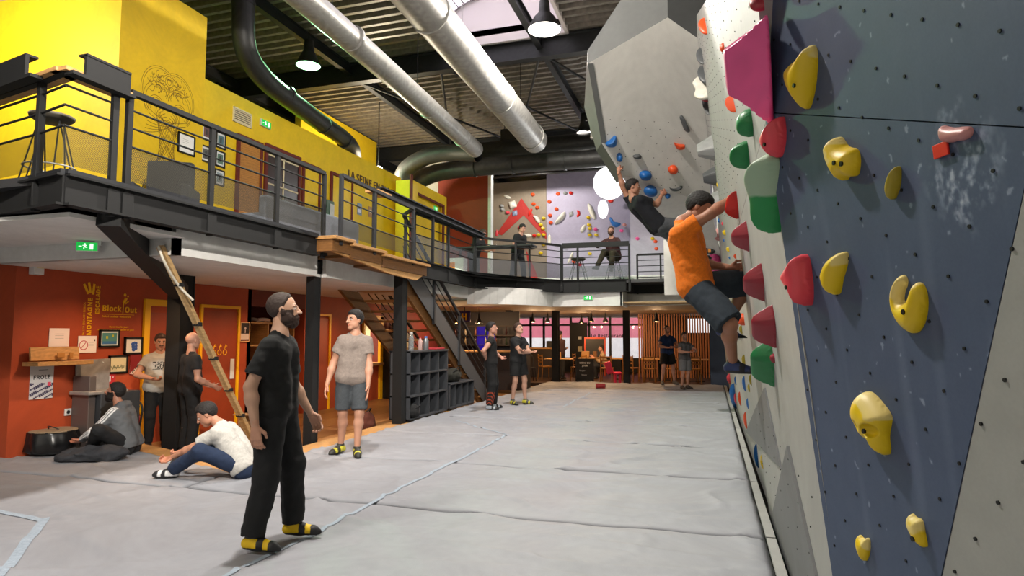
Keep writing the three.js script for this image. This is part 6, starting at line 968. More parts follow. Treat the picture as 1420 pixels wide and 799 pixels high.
    bs.push(bone(at(-0.03, 0, 0), at(0.02, 0, 0), 0.026, 0.024)); for (const w of [-0.024, -0.008, 0.008, 0.024]) bs.push(bone(at(0.015, w * 0.6, 0), at(0.085, w * 1.15, 0), 0.017, 0.0115));
    [[0.027, 0.036, 0.034], [0.009, 0.041, 0.038], [-0.009, 0.038, 0.036], [-0.027, 0.03, 0.03]].forEach(([w, l1, l2], q) => {
      let p = at(0.088, w * 1.1, 0), a = cu * (0.6 + q * 0.1); for (const L of [l1, l2 * 0.75, l2 * 0.6]) { const e = p.clone().addScaledVector(d, Math.cos(a) * L).addScaledVector(n, Math.sin(a) * L).addScaledVector(th, w * 0.12 * (1 - cu)); bs.push(bone(p, e, 0.0092, 0.0082)); p = e; a += cu * 1.1; }
    });
    { const p0 = at(0.02, 0.024, 0.004), p1 = p0.clone().addScaledVector(d, 0.032).addScaledVector(th, 0.03).addScaledVector(n, 0.014), p2 = p1.clone().addScaledVector(d, 0.034).addScaledVector(th, 0.008 - cu * 0.01).addScaledVector(n, 0.01 + cu * 0.012); bs.push(bone(p0, p1, 0.014, 0.0108), bone(p1, p2, 0.0105, 0.0085)); }
    const f = fieldOf(bs, 0.008), [mn, mx] = boundsOf(bs, 0.015); geos.push(finish(nets(f, mn, mx, o.fcell || 0.0055), q => { skinAt(q); return tint.multiply(new THREE.Color(1.05, 0.93, 0.9)); }));
  }
  const put = (name, gs, m) => { const gg = gs.length > 1 ? mergeGeometries(gs) : gs[0]; gg.scale(s, s, s); gg.userData.smooth = true; return mesh(name, gg, m, root); };
  put('body', geos, skinMat);
  // --- hair
  if (o.hairKind !== 'bald') {
    const hk = o.hairKind || 'short', th = o.hairTh || 0.014, back = hk === 'long' ? -0.14 : -0.075, hl = o.hairline ?? 0.066;
    put('hair', [nets((x, y, z) => {
      const [a, b, c] = loc(x, y, z), q = Math.abs(a), front = hl - Math.max(0, 0.06 - c) * 0.55;
      const lo = c > 0.045 ? front : c > -0.035 ? Math.max(-0.012, front - Math.max(0, 0.045 - c) * (q > 0.05 ? 1.1 : 0.3)) : Math.max(back, -0.012 - (-0.035 - c) * 3);
      const te = th * cl((b - lo) / 0.03, 0.25, 1);
      let d = dEll(a, b, c, 0, 0.035, -0.012, 0.0765 + te * 0.6, 0.091 + te, 0.0975 + te) + (noise(a * 70, b * 70, c * 70) * 0.004 + noise(a * 150, b * 90, c * 150) * 0.0025) * (o.messy || 1);
      if (hk === 'long') d = smin(d, dEll(a, b, c, 0, -0.04, -0.06, 0.085, 0.12, 0.05), 0.03);
      return Math.max(d, lo - b) * hs;
    }, [headC.x - R, headC.y - R, headC.z - R], [headC.x + R, headC.y + R + 0.02, headC.z + R], Math.max(0.005, hcell), 2.2)], mat(hairC, 0.75));
  }
  if (beard >= 1) put('beard', [nets((x, y, z) => {
    const [a, b, c] = loc(x, y, z), q = Math.abs(a), rag = noise(a * 90, b * 90, c * 90) * 0.006;
    let up = c < 0.03 ? 0.016 - Math.max(0, c) * 0.9 : c < 0.075 ? -0.011 - (c - 0.03) * 0.75 : -0.04; if (q < 0.03 && c > 0.07) up = -0.036; up += rag;
    const th = 0.008 * cl((up - b) / 0.025, 0.12, 1) * cl((c + 0.014) / 0.02, 0.15, 1);
    let d = Math.min(headF(a, b, c) - th, dEll(a, b, c, 0, -0.106, 0.052, 0.034, 0.03, 0.038)) + noise(a * 70, b * 50, c * 70) * 0.003;
    d = Math.max(d, b - up, -0.014 - c + rag, q < 0.05 ? -1 : -0.085 - b);
    return Math.max(d, -dEll(a, b, c, 0, -0.062, 0.105, 0.019, 0.007, 0.02)) * hs;
  }, [headC.x - R, headC.y - R - 0.02, headC.z - R], [headC.x + R, headC.y + R * 0.4, headC.z + R], Math.max(0.004, hcell), 2.2)], mat(bc, 0.85));
  // --- shirt
  const fz = fold(o.folds ?? 0.012);
  if (o.top !== false) {
    const e = o.topLoose ?? 0.016, bs = torso(e, 0.012), sl = o.sleeve ?? 0.55;
    for (let i = 0; i < 2; i++) { const [el, wr2] = arm[i]; if (sl <= 0) continue; if (sl <= 1) bs.push(bone(sh[i], lerpV(sh[i], el, sl), 0.057 + e * 0.5, 0.057 + e * 0.8, true)); else bs.push(bone(sh[i], el, 0.058 + e * 0.5, 0.05 + e * 0.6), bone(el, lerpV(el, wr2, 0.94), 0.05 + e * 0.6, 0.036 + e * 0.4, true)); }
    if (o.hood) bs.push(bone(neck0.clone().addScaledVector(fwd, -0.06).addScaledVector(A, 0.06), neck0.clone().addScaledVector(fwd, -0.06).addScaledVector(A, -0.06), 0.055, 0.055));
    const f0 = fieldOf(bs, 0.03), hem = o.hem ?? -0.09, nr = o.neckR ?? 0.066, nc = neck0.clone().addScaledVector(spine, 0.035).addScaledVector(fwd, 0.012);
    const f = (x, y, z) => { let d = f0(x, y, z) + fz(x, y, z); const h = (x - pel.x) * spine.x + (y - pel.y) * spine.y + (z - pel.z) * spine.z; d = Math.max(d, hem - h); return Math.max(d, nr - Math.hypot(x - nc.x, y - nc.y, z - nc.z)); };
    const [mn, mx] = boundsOf(bs, 0.03); const gm = nets(f, mn, mx, o.tcell || cell, 1.9);
    if (o.topPaint) { finish(gm, q => { const c = o.topPaint(q, { sh, arm, pel, chest, spine, fwd, A }); return tint.setHex(c ?? o.top); }); put('shirt', [gm], new THREE.MeshStandardMaterial({ vertexColors: true, roughness: 0.88 })); } else put('shirt', [gm], cloth(o.top || 0x111111));
  }
  // --- trousers or shorts
  {
    const e = o.legLoose ?? 0.02, len = o.legs ?? 2, pb = [], lb = []; for (const k of [1, -1]) pb.push(bone(pel.clone().addScaledVector(B, 0.06 * k).addScaledVector(spine, 0.05), pel.clone().addScaledVector(B, 0.08 * k).addScaledVector(spine, -0.04), 0.098 + e * 0.5, 0.106 + e * 0.5));
    for (let i = 0; i < 2; i++) { const [kn, an] = leg[i]; if (len <= 1) lb.push(bone(hip[i], lerpV(hip[i], kn, len), 0.092 + e * 0.8, 0.072 + e * 1.5, true)); else { lb.push(bone(hip[i], kn, 0.09 + e * 0.8, 0.06 + e), bone(kn, lerpV(kn, an, Math.min(1, len - 1) * 0.98), 0.06 + e, 0.046 + e, true)); } }
    const f1 = fieldOf(pb, 0.03), f2 = fieldOf(lb, 0.03), fz2 = fold((o.folds ?? 0.012) * 1.1, 0.8), wl2 = o.waist ?? Math.min(0.1, (o.hem ?? -0.09) + 0.08), bs = [...pb, ...lb];
    const f = (x, y, z) => { const h = (x - pel.x) * spine.x + (y - pel.y) * spine.y + (z - pel.z) * spine.z; return smin(Math.max(f1(x, y, z), h - wl2), f2(x, y, z), 0.03) + fz2(x, y, z); };
    const [mn, mx] = boundsOf(bs, 0.03); const gm = nets(f, mn, mx, cell, 1.9);
    if (o.legPaint) { finish(gm, q => tint.setHex(o.legPaint(q, { leg, hip }) ?? o.bottom)); put('trousers', [gm], new THREE.MeshStandardMaterial({ vertexColors: true, roughness: 0.88 })); } else put(len <= 1 ? 'shorts' : 'trousers', [gm], cloth(o.bottom || 0x16171a));
  }
  // --- shoes
  for (let i = 0; i < 2; i++) {
    const an = leg[i][1], t = toe[i], up = P[i ? 'soleR' : 'soleL'] ? v3(P[i ? 'soleR' : 'soleL']).normalize() : new V3(0, 1, 0), side = up.clone().cross(t).normalize();
    const at = (l, h, w = 0) => an.clone().addScaledVector(t, l).addScaledVector(up, h).addScaledVector(side, w);
    const bs = [bone(at(-0.035, -0.04), at(0.05, -0.045), 0.042, 0.045), bone(at(0.05, -0.045), at(0.145, -0.062), 0.043, 0.036), bone(at(0.145, -0.062), at(0.185, -0.07), 0.034, 0.018), bone(at(0, 0), at(0, 0.03), 0.042, 0.044, true)];
    const f0 = fieldOf(bs, 0.03), f = (x, y, z) => Math.max(f0(x, y, z), -0.085 - ((x - an.x) * up.x + (y - an.y) * up.y + (z - an.z) * up.z)), [mn, mx] = boundsOf(bs, 0.02);
    const c1 = o.shoe ?? 0x1b1b1d, c2 = o.shoe2 ?? c1;
    put('shoe', [finish(nets(f, mn, mx, o.scell || 0.008), q => { const h = q.clone().sub(an), u = h.dot(up), l = h.dot(t); return tint.setHex(u < -0.068 ? 0x151515 : (l < 0.05 && u > -0.06 && u < 0.0) || (Math.abs(l - 0.11) < 0.018) ? c2 : c1); })], new THREE.MeshStandardMaterial({ vertexColors: true, roughness: 0.6 }));
  }
  return root;
}
// 1. man in the foreground
person({
  label: 'person in black tee, black trousers and yellow and black shoes standing on the mats', pos: [-3.02, 0.0, -3.95], yaw: 1.85, H: 1.84, cell: 0.009, hcell: 0.0032, fcell: 0.0035, scell: 0.005, tcell: 0.008,
  skin: 0xc59a80, hair: 0x2a1c15, beard: 1, beardC: 0x2b1a12, hairline: 0.092, hairTh: 0.009, messy: 0.6, top: 0x060708, bottom: 0x121315, legLoose: 0.03, folds: 0.016, sleeve: 0.72, topLoose: 0.02, hem: -0.12, shoe: 0x17171a, shoe2: 0xe0b800,
  pose: { pel: [0, 0.96, -0.02], chest: [0, 1.42, 0.0], footL: [0.16, 0.085, 0.08], footR: [-0.17, 0.085, -0.08], toeL: [0.12, 0, 1], toeR: [-0.1, 0, 1], handL: [0.29, 0.88, 0.14], handR: [-0.27, 0.86, -0.04], elbowR: [-0.3, 0, -1], elbowL: [0.4, 0, -1], curlL: 0.5, curlR: 0.4, head: [0.3, 0.1], dirR: [0, -1, 0.1] }
});
// 2. grey tee
person({
  label: 'person in taupe tee and grey shorts standing at the mat edge', pos: [-4.33, 0.0, -7.12], yaw: 0.62, H: 1.86, build: 0.9, cell: 0.011, hcell: 0.0045, fcell: 0.0045,
  skin: 0xc79277, hair: 0x120d0c, hairTh: 0.02, top: 0x8d8078, bottom: 0x43484d, legs: 0.92, legLoose: 0.016, folds: 0.012, topLoose: 0.024, hem: -0.13, shoe: 0x26261f, shoe2: 0xb8b23a,
  pose: { chest: [0.02, 1.41, -0.01], footL: [0.06, 0.085, 0.1], footR: [-0.12, 0.085, -0.12], handL: [0.17, 0.84, 0.17], handR: [-0.3, 0.86, 0.04], elbowL: [0.6, 0, -0.6], head: [-0.95, 0.05], curlL: 0.1, toeL: [0, 0, 1], toeR: [-0.7, 0, 0.7] }
});
// 3. seated man in hooded jacket
person({
  label: 'person in grey hooded jacket with white sleeve stripes sitting on the mat edge', pos: [-7.15, 0.0, -6.35], yaw: -1.2, H: 1.78, cell: 0.012, hcell: 0.0045, fcell: 0.005, tcell: 0.008,
  skin: 0xb98067, hair: 0x120e0d, beard: 1, beardC: 0x17100d, top: 0x5c5f63, hood: 1, sleeve: 2, topLoose: 0.03, folds: 0.02, hem: -0.06, bottom: 0x1a1c20, shoe: 0x55585c, shoe2: 0x999999,
  topPaint: (q, k) => { const [el, wr2] = k.arm[0], a = k.sh[0]; let best = null; for (const [p0, p1] of [[a, el], [el, wr2]]) { const d = p1.clone().sub(p0), t = cl(q.clone().sub(p0).dot(d) / d.lengthSq(), 0, 1), c = p0.clone().addScaledVector(d, t), r = q.clone().sub(c); if (r.length() < 0.11) { const up = new V3(1, 0.45, 0.15).addScaledVector(d, -0); const n = d.clone().normalize(), u = up.addScaledVector(n, -up.dot(n)).normalize(), v = n.clone().cross(u); const ang = Math.atan2(r.dot(v), r.dot(u)); for (const o2 of [-0.42, 0, 0.42]) if (Math.abs(ang - o2) < 0.12) best = 0xdadada; } } return best; },
  pose: { pel: [0, 0.13, -0.05], chest: [0, 0.56, 0.06], footL: [0.18, 0.12, 0.3], footR: [-0.05, 0.1, 0.42], kneeL: [0.9, 0.5, 0.7], kneeR: [-0.9, 0.4, 0.7], handL: [0.12, 0.2, 0.46], handR: [-0.14, 0.2, 0.42], elbowL: [0.7, -0.3, -0.4], elbowR: [-0.7, -0.3, -0.4], toeL: [-0.7, 0, 0.7], toeR: [0.7, 0, 0.7], head: [0.1, 0.22], neck: [0, 1, 0.25] }
});
// 4. seated man in white tee putting on a shoe
person({
  label: 'person in white tee and blue jeans sitting on the mat pulling on a shoe', pos: [-4.78, 0.0, -5.75], yaw: -1.28, H: 1.8, cell: 0.011, hcell: 0.0045, fcell: 0.0045,
  skin: 0xc58c70, hair: 0x17100e, hairTh: 0.018, top: 0xc9c6c0, topLoose: 0.02, sleeve: 0.7, hem: -0.05, bottom: 0x1e2f4d, folds: 0.016, shoe: 0x26272b, shoe2: 0xd8d8d8,
  pose: { pel: [0, 0.12, 0], chest: [0, 0.5, 0.26], footL: [0.12, 0.09, 0.72], footR: [-0.18, 0.12, 0.78], kneeL: [0.75, 1, 0.2], kneeR: [-0.4, 1, 0.2], handL: [0.08, 0.18, 0.8], handR: [-0.12, 0.2, 0.82], elbowL: [0.5, -0.5, 0], elbowR: [-0.5, -0.5, 0], toeL: [0.1, 0.1, 1], toeR: [-0.1, 0.5, 1], head: [0.3, -0.55], neck: [0, 0.75, 0.8], curlL: 0.8, curlR: 0.8 }
});
// 5. man with moustache
person({
  label: 'person in pale tee with black print and black trousers before the yellow door frame', pos: [-7.74, FW, -7.42], yaw: 0.85, H: 1.7, cell: 0.012, hcell: 0.0045, fcell: 0.005,
  skin: 0xc48d72, hair: 0x3a2418, hairTh: 0.016, moustache: 1, beardC: 0x2a170f, top: 0xa9a59d, hem: -0.12, folds: 0.016, topLoose: 0.022, bottom: 0x0d0e10, tcell: 0.008,
  topPaint: (q, k) => { const r = q.clone().sub(k.chest), x = r.dot(k.A), y = r.dot(k.spine); return r.dot(k.fwd) > 0.04 && Math.abs(x + 0.0) < 0.1 && y < -0.08 && y > -0.2 && (noise(x * 60, y * 40, 2) > 0.05) ? 0x1a1a1a : null; },
  pose: { handR: [-0.1, 1.08, 0.26], handL: [0.18, 0.95, 0.18], elbowR: [-1, -0.2, -0.4], head: [0.1, -0.15], curlR: 0.7 }
});
// 6. bald man in black, back turned
person({
  label: 'person in black tee and dark trousers with back turned beside the thick column', pos: [-6.86, FW, -7.1], yaw: 2.75, H: 1.72, cell: 0.012, hcell: 0.0045, fcell: 0.005,
  skin: 0xb98a74, hairKind: 'bald', top: 0x15161a, hem: -0.1, bottom: 0x0e0f12, folds: 0.014, pose: { handL: [0.14, 1.0, 0.24], handR: [-0.2, 0.98, 0.24], head: [0.2, 0] }
});
// 7, 8. pair by the stairs
person({
  label: 'person in black vest and black trousers with hand on hip near the stair foot', pos: [-4.28, 0.0, -12.3], yaw: 1.9, H: 1.8, cell: 0.014, hcell: 0.007, fcell: 0.006,
  skin: 0xbf8b76, hair: 0x17110f, hairTh: 0.022, top: 0x0b0b0d, sleeve: 0.3, bottom: 0x0b0c0e, legLoose: 0.03, legPaint: (q) => q.y < 0.36 && q.y > 0.12 && Math.abs(((q.y * 1.3 + q.x * 2.2 + q.z * 0.6) % 0.09)) < 0.025 && q.x < -0.05 ? 0x9a3a1c : null, bottomC: 0, shoe: 0x1a1a1a, shoe2: 0x9aa0a8,
  pose: { handR: [-0.15, 1.02, -0.1], elbowR: [-1, 0, -0.5], handL: [0.15, 1.05, 0.2], elbowL: [0.8, 0, -0.3], head: [-0.3, 0.15], footL: [0.14, 0.085, 0.05], footR: [-0.14, 0.085, -0.03] }
});
person({
  label: 'person in black tee and black shorts with folded arms looking up', pos: [-4.02, 0.0, -13.35], yaw: 1.15, H: 1.8, cell: 0.014, hcell: 0.006, fcell: 0.006,
  skin: 0xc99a83, hair: 0x3a241a, hairTh: 0.02, top: 0x101114, bottom: 0x0d0f11, legs: 0.75, legLoose: 0.035, hem: -0.14, topLoose: 0.024, shoe: 0x3a3a36, shoe2: 0xb8b030,
  pose: { handL: [-0.1, 1.16, 0.24], handR: [0.12, 1.13, 0.24], elbowL: [1, -0.6, 0.2], elbowR: [-1, -0.6, 0.2], head: [-0.1, 0.3], footL: [0.12, 0.085, 0.1], footR: [-0.14, 0.085, -0.04] }
});
// 9, 10. pair before the slatted screen
person({
  label: 'person in blue tee and black shorts standing before the wooden slat screen', pos: [-1.27, 0.0, -20.0], yaw: 0.5, H: 1.84, cell: 0.017, hcell: 0.008, fcell: 0.007, skin: 0xb98672, hair: 0x2a201c, hairTh: 0.006, beard: 0.6, top: 0x16305c, bottom: 0x0c0d10, legs: 0.8, legLoose: 0.035, shoe: 0x555049,
  pose: { handL: [0.08, 1.12, 0.28], handR: [-0.1, 1.1, 0.28], elbowL: [1, -0.4, -0.3], elbowR: [-1, -0.4, -0.3], footL: [0.22, 0.085, 0], footR: [-0.2, 0.085, 0.05], head: [0.1, 0] }
});
person({
  label: 'person in grey tee and grey shorts with hands raised before the chest', pos: [-0.7, 0.0, -18.5], yaw: 0.75, H: 1.62, cell: 0.016, hcell: 0.007, fcell: 0.007, skin: 0xc08d76, hair: 0x2a211e, beard: 0.5, top: 0x55565a, bottom: 0x74767a, legs: 0.85, legLoose: 0.03, shoe: 0x2a2522,
  pose: { handL: [0.1, 1.22, 0.34], handR: [-0.12, 1.15, 0.32], elbowL: [1, -0.5, -0.3], elbowR: [-1, -0.5, -0.3], head: [-0.3, 0.1] }
});
// 11. climber in orange: joints in hall coordinates, measured from the hips
function climber(o, J) { const p = J.pel, sc = 1; const pose = {}; for (const k in J) pose[k] = /^(pel|chest|hand|foot)/.test(k) ? [J[k][0] - p[0], J[k][1] - p[1], J[k][2] - p[2]] : J[k]; return person({ ...o, pos: p, yaw: 0, H: 1.8, pose }); }
climber({
  label: 'person in orange tee and navy shorts climbing on the pale wall', cell: 0.009, hcell: 0.0045, fcell: 0.004, tcell: 0.009, scell: 0.006, skin: 0xa97358, hair: 0x0e0b0a, hairTh: 0.02, top: 0xf07a08, sleeve: 0.6, topLoose: 0.022, hem: -0.14, folds: 0.013, bottom: 0x27323d, legs: 0.98, legLoose: 0.03, shoe: 0x1c1d22, shoe2: 0x22305e
}, { pel: [-0.1, 1.9, -5.35], chest: [-0.19, 2.37, -5.32], shAxis: [0.25, 0.25, -0.9], hipAxis: [0.15, 0, -1], handR: [0.2, 2.6, -5.3], handL: [0.17, 2.06, -5.55], elbowR: [0, -0.3, 1], elbowL: [0.2, -1, -0.4], footR: [0.17, 1.28, -5.4], footL: [0.12, 1.56, -5.62], kneeR: [0.35, 0.25, 1], kneeL: [1, 0.8, -0.2], toeR: [1, -0.05, 0.1], toeL: [1, -0.3, 0], head: [1.5, -0.5], neck: [0.55, 0.6, -0.15], curlR: 1.1, curlL: 1.0, thumbR: [0, 1, 0.3], thumbL: [0, 1, 0], dirR: [0.95, 0.2, 0.1], dirL: [1, 0, 0] });
// 12. climber in navy on the overhang
climber({
  label: 'person in navy polo and grey trousers hanging from the grey overhang', cell: 0.013, hcell: 0.006, fcell: 0.006, skin: 0xb9846a, hair: 0x16100e, top: 0x10131c, sleeve: 0.6, bottom: 0x55585d, legLoose: 0.03, shoe: 0x222426, shoe2: 0xc07a28
}, { pel: [-0.72, 3.14, -9.62], chest: [-1.03, 3.5, -9.5], shAxis: [-0.45, -0.1, -0.88], hipAxis: [-0.3, 0, -0.95], handL: [-1.3, 4.06, -9.42], handR: [-0.66, 3.62, -9.75], elbowL: [-1, 0.3, 0.3], elbowR: [0.2, -1, 0.5], footL: [-0.12, 2.72, -10.2], footR: [-0.1, 2.8, -9.9], kneeL: [0.3, 1, 0], kneeR: [0.4, 0.8, 0.3], toeL: [1, 0.1, -0.2], toeR: [1, 0.1, 0], head: [1.7, -0.05], neck: [-0.1, 1, 0], curlL: 1.1, curlR: 1.0, dirL: [0, 1, -0.1], thumbL: [1, 0, 0.4], dirR: [0.6, 0.7, -0.4] });
// 13-15. on the upper floor
person({ label: 'person in dark top bending over the counter before the rust red wall', pos: [-6.45, DY, -17.0], yaw: 1.2, H: 1.76, cell: 0.019, hcell: 0.009, fcell: 0.008, skin: 0xb98672, hair: 0x2a1a12, top: 0x131418, bottom: 0x1c1d20, pose: { chest: [0, 1.34, 0.22], handL: [0.2, 1.05, 0.5], handR: [-0.2, 1.05, 0.5], head: [0.1, -0.5], neck: [0, 1, 0.5] } });
person({ label: 'person in black tee leaning at the counter of the far platform', pos: [-5.1, DY, -16.9], yaw: 1.0, H: 1.76, cell: 0.018, hcell: 0.008, fcell: 0.008, skin: 0xb98672, hair: 0x140f0d, top: 0x0d0e11, bottom: 0x25272c, pose: { chest: [0, 1.4, 0.12], handL: [0.2, 1.02, 0.3], handR: [-0.18, 1.0, 0.3], head: [0.2, -0.45], neck: [0, 1, 0.3], footL: [0.25, 0.085, 0.0], footR: [-0.2, 0.085, -0.1] } });
person({ label: 'person in maroon jumper and camouflage trousers sitting on a stool on the far platform', pos: [-2.42, DY, -16.95], yaw: -0.25, H: 1.78, cell: 0.018, hcell: 0.008, fcell: 0.008, skin: 0xb98672, hair: 0x3a2418, beard: 1, beardC: 0x3a2216, top: 0x3a1416, sleeve: 2, bottom: 0x3a3222, pose: { pel: [0, 0.72, 0], chest: [0, 1.16, 0.14], footL: [0.1, 0.34, 0.42], footR: [-0.3, 0.42, 0.45], handL: [0.1, 1.0, 0.48], handR: [-0.1, 1.0, 0.46], elbowL: [1, -0.3, 0], elbowR: [-1, -0.3, 0], head: [0.2, 0.1] } });
// 16, 17. in the cafe
person({ label: 'person in dark maroon top standing with back turned at the cafe counter', pos: [-5.15, -0.06, -22.3], yaw: 2.8, H: 1.76, cell: 0.022, hcell: 0.01, fcell: 0.009, skin: 0x8a5f4c, hair: 0x0d0a09, top: 0x2a0f14, sleeve: 2, bottom: 0x121316, pose: { handL: [0.1, 1.1, 0.25], handR: [-0.1, 1.1, 0.25] } });
person({ label: 'person in beige top seated at a cafe table by the window', pos: [-3.65, -0.06, -22.9], yaw: -1.3, H: 1.66, cell: 0.02, hcell: 0.009, fcell: 0.009, skin: 0xc08d76, hair: 0x120d0b, hairKind: 'long', top: 0xa98d6c, sleeve: 2, bottom: 0x22242a, pose: { pel: [0, 0.52, 0], chest: [0, 0.96, 0.08], footL: [0.12, 0.085, 0.35], footR: [-0.12, 0.085, 0.3], handL: [0.12, 0.82, 0.42], handR: [-0.12, 0.82, 0.42] } });
// ------------------------------------------------------------ things on and along the orange wall
const frameF = globalThis.frameOf, pl2 = globalThis.paperLines, WX = -8.195, RY = Math.PI / 2;
{
  const b = thing('wall_speaker', 'small white box high on the orange wall beside the corner', 'box', [-8.15, 2.34, -5.86], RY); part('case', [rBox(0.13, 0.15, 0.1, 0, 0, 0, 0.01)], M.white, b); part('grille', [rBox(0.09, 0.05, 0.01, 0.01, 0.03, 0.05, 0.003)], M.cream, b);
  frameF('white notice pinned on the dark maroon wall', 'notice', 0.36, 0.24, [-8.74, 1.68, -5.64], 0, (x, w, h) => pl2(x, w, h, 4, '#bbb'), 0, 0, 'notice');
  frameF('pale pink notice with a few printed lines above the wooden shelf', 'notice', 0.27, 0.24, [WX + 0.005, 1.47, -6.23], RY, (x, w, h) => { x.fillStyle = '#ecdcd8'; x.fillRect(0, 0, w, h); x.fillStyle = '#777'; for (let i = 0; i < 4; i++) x.fillRect(w * 0.28, h * (0.3 + i * 0.08), w * 0.44, 2); }, 0, 0, 'notice');
  frameF('white notice with a red prohibition circle', 'notice', 0.27, 0.23, [WX + 0.005, 1.375, -6.63], RY, (x, w, h) => { x.fillStyle = '#eee4e0'; x.fillRect(0, 0, w, h); x.strokeStyle = '#b8384a'; x.lineWidth = 6; x.beginPath(); x.arc(w * 0.3, h * 0.55, h * 0.26, 0, 7); x.stroke(); x.beginPath(); x.moveTo(w * 0.18, h * 0.72); x.lineTo(w * 0.42, h * 0.38); x.stroke(); x.fillStyle = '#222'; x.fillRect(w * 0.86, h * 0.2, 10, 16); x.fillStyle = '#bbb'; for (let i = 0; i < 4; i++) x.fillRect(w * 0.55, h * (0.4 + i * 0.09), w * 0.3, 2); }, 0, 0, 'notice');
  frameF('black framed blue-green picture with yellow blotches', 'picture', 0.32, 0.25, [WX + 0.012, 1.455, -6.96], RY, (x, w, h) => { x.fillStyle = '#dfe4dd'; x.fillRect(0, 0, w, h); x.fillStyle = '#4f8a86'; x.fillRect(14, 16, w - 28, h - 30); x.fillStyle = '#3a6fa0'; x.fillRect(14, h * 0.7, w - 28, h * 0.2); x.fillStyle = '#c8c02a'; x.fillRect(w * 0.3, h * 0.35, 18, 22); x.fillRect(w * 0.65, h * 0.25, 14, 20); });
  frameF('black framed white picture with a blue figure', 'picture', 0.31, 0.25, [WX + 0.012, 1.345, -7.36], RY, (x, w, h) => { x.fillStyle = '#e9e6dc'; x.fillRect(0, 0, w, h); x.fillStyle = '#2c55a8'; for (let i = 0; i < 9; i++) { x.beginPath(); x.arc(w * (0.55 + 0.12 * Math.sin(i * 2)), h * (0.28 + i * 0.06), 9 + (i % 3) * 5, 0, 7); x.fill(); } });
  frameF('black framed yellowish landscape sketch', 'picture', 0.31, 0.26, [WX + 0.012, 1.08, -7.12], RY, (x, w, h) => { x.fillStyle = '#e6dfb8'; x.fillRect(0, 0, w, h); x.fillStyle = '#6c7a5c'; for (let i = 0; i < 14; i++) x.fillRect(14 + i * 9, h * (0.6 + 0.08 * Math.sin(i * 1.7)), 7, 14 + (i % 4) * 5); });
  frameF('small red and black poster beside the yellow door frame', 'poster', 0.2, 0.3, [WX + 0.005, 1.07, -7.42], RY, (x, w, h) => { x.fillStyle = '#8c1c24'; x.fillRect(0, 0, w, h); x.fillStyle = '#e8d8d4'; x.beginPath(); x.moveTo(0, h * 0.95); x.lineTo(w, h * 0.4); x.lineTo(w, h * 0.8); x.lineTo(w * 0.3, h); x.fill(); x.fillStyle = '#181818'; for (let i = 0; i < 6; i++) x.fillRect(w * (0.2 + 0.12 * i), h * (0.85 - 0.08 * i), 16, 14); }, 0, 0, 'poster');
  frameF('grey and white event poster with the word FROLE below the wooden shelf', 'poster', 0.3, 0.46, [WX + 0.005, 0.92, -6.03], RY, (x, w, h) => { x.fillStyle = '#c9c5c4'; x.fillRect(0, 0, w, h); x.fillStyle = '#2a2a2c'; x.font = 'bold 40px sans-serif'; x.textAlign = 'center'; x.fillText('FROLE', w / 2, h * 0.46); x.fillRect(w * 0.35, h * 0.2, w * 0.4, 3); x.fillStyle = '#3d3550'; for (let i = 0; i < 60; i++) x.fillRect((i * 37) % w, h * 0.55 + ((i * 53) % (h * 0.42)), 12, 10); x.fillStyle = '#d9455a'; x.fillRect(w * 0.75, h * 0.55, 24, 26); }, 0, 0, 'poster');
  frameF('small red fire extinguisher notice above the fountain cabinet', 'notice', 0.14, 0.14, [WX + 0.005, 0.88, -7.02], RY, (x, w, h) => { x.fillStyle = '#b8282c'; x.fillRect(0, 0, w, h); x.fillStyle = '#eee'; x.fillRect(w * 0.3, h * 0.2, 22, h * 0.6); x.fillRect(w * 0.6, h * 0.3, 30, 14); }, 0, 0, 'notice');
  frameF('dark poster of a climber in a pale frame between door and niche', 'poster', 0.25, 0.36, [WX + 0.01, 1.56, -9.72], RY, (x, w, h) => { x.fillStyle = '#1c1518'; x.fillRect(0, 0, w, h); x.fillStyle = '#c9b8b0'; x.fillRect(0, h * 0.6, w, h * 0.3); x.beginPath(); x.arc(w * 0.55, h * 0.3, 16, 0, 7); x.fill(); x.fillRect(w * 0.5, h * 0.35, 12, 50); x.fillStyle = '#a33'; x.fillRect(w * 0.2, h * 0.92, w * 0.6, 10); }, 0xd8a878, 0.015, 'poster');
  const sh = thing('display_shelf', 'wooden display ledge with a carved board on the orange wall', 'shelf', [-8.19, 1.14, -6.14], RY);
  part('ledge', [rBox(0.74, 0.05, 0.28, 0, 0.0, 0.14, 0.005)], M.ply, sh); part('board', [rBox(0.64, 0.17, 0.03, -0.02, 0.11, 0.1, 0.004).rotateX(-0.12)], M.ply, sh); parts('carving', [rBox(0.1, 0.06, 0.01, 0.02, 0.1, 0.14, 0.004), rBox(0.05, 0.07, 0.01, 0.16, 0.1, 0.14, 0.004)], mat(0xa87436, 0.7), sh);
  // yellow lettering
  const yl = M.yellowTrim;
  const mt = thing('wall_lettering', 'yellow upright words MONTAGNE ESCALADE with a claw emblem on the orange wall', 'lettering', [WX - 0.002, 1.5, -6.66], RY);
  part('word', [textGeo('MONTAGNE', 0.066, 0.006).rotateZ(RY).translate(0.02, 0, 0)], yl, mt); part('word', [textGeo('ESCALADE', 0.06, 0.006).rotateZ(RY).translate(0.13, 0.3, 0)], yl, mt); part('small_line', [textGeo('SALLE D ESCALADE DE BLOC', 0.026, 0.004, fontR).rotateZ(RY).translate(-0.08, 0, 0)], yl, mt);
  for (const [a, x] of [[0.5, -0.06], [0.2, -0.01], [-0.1, 0.05]]) part('emblem', [rBox(0.034, 0.15, 0.006, 0, 0, 0.003, 0.003).rotateZ(a).translate(x - 0.02, 0.66 + Math.abs(x) * -0.4, 0)], yl, mt);
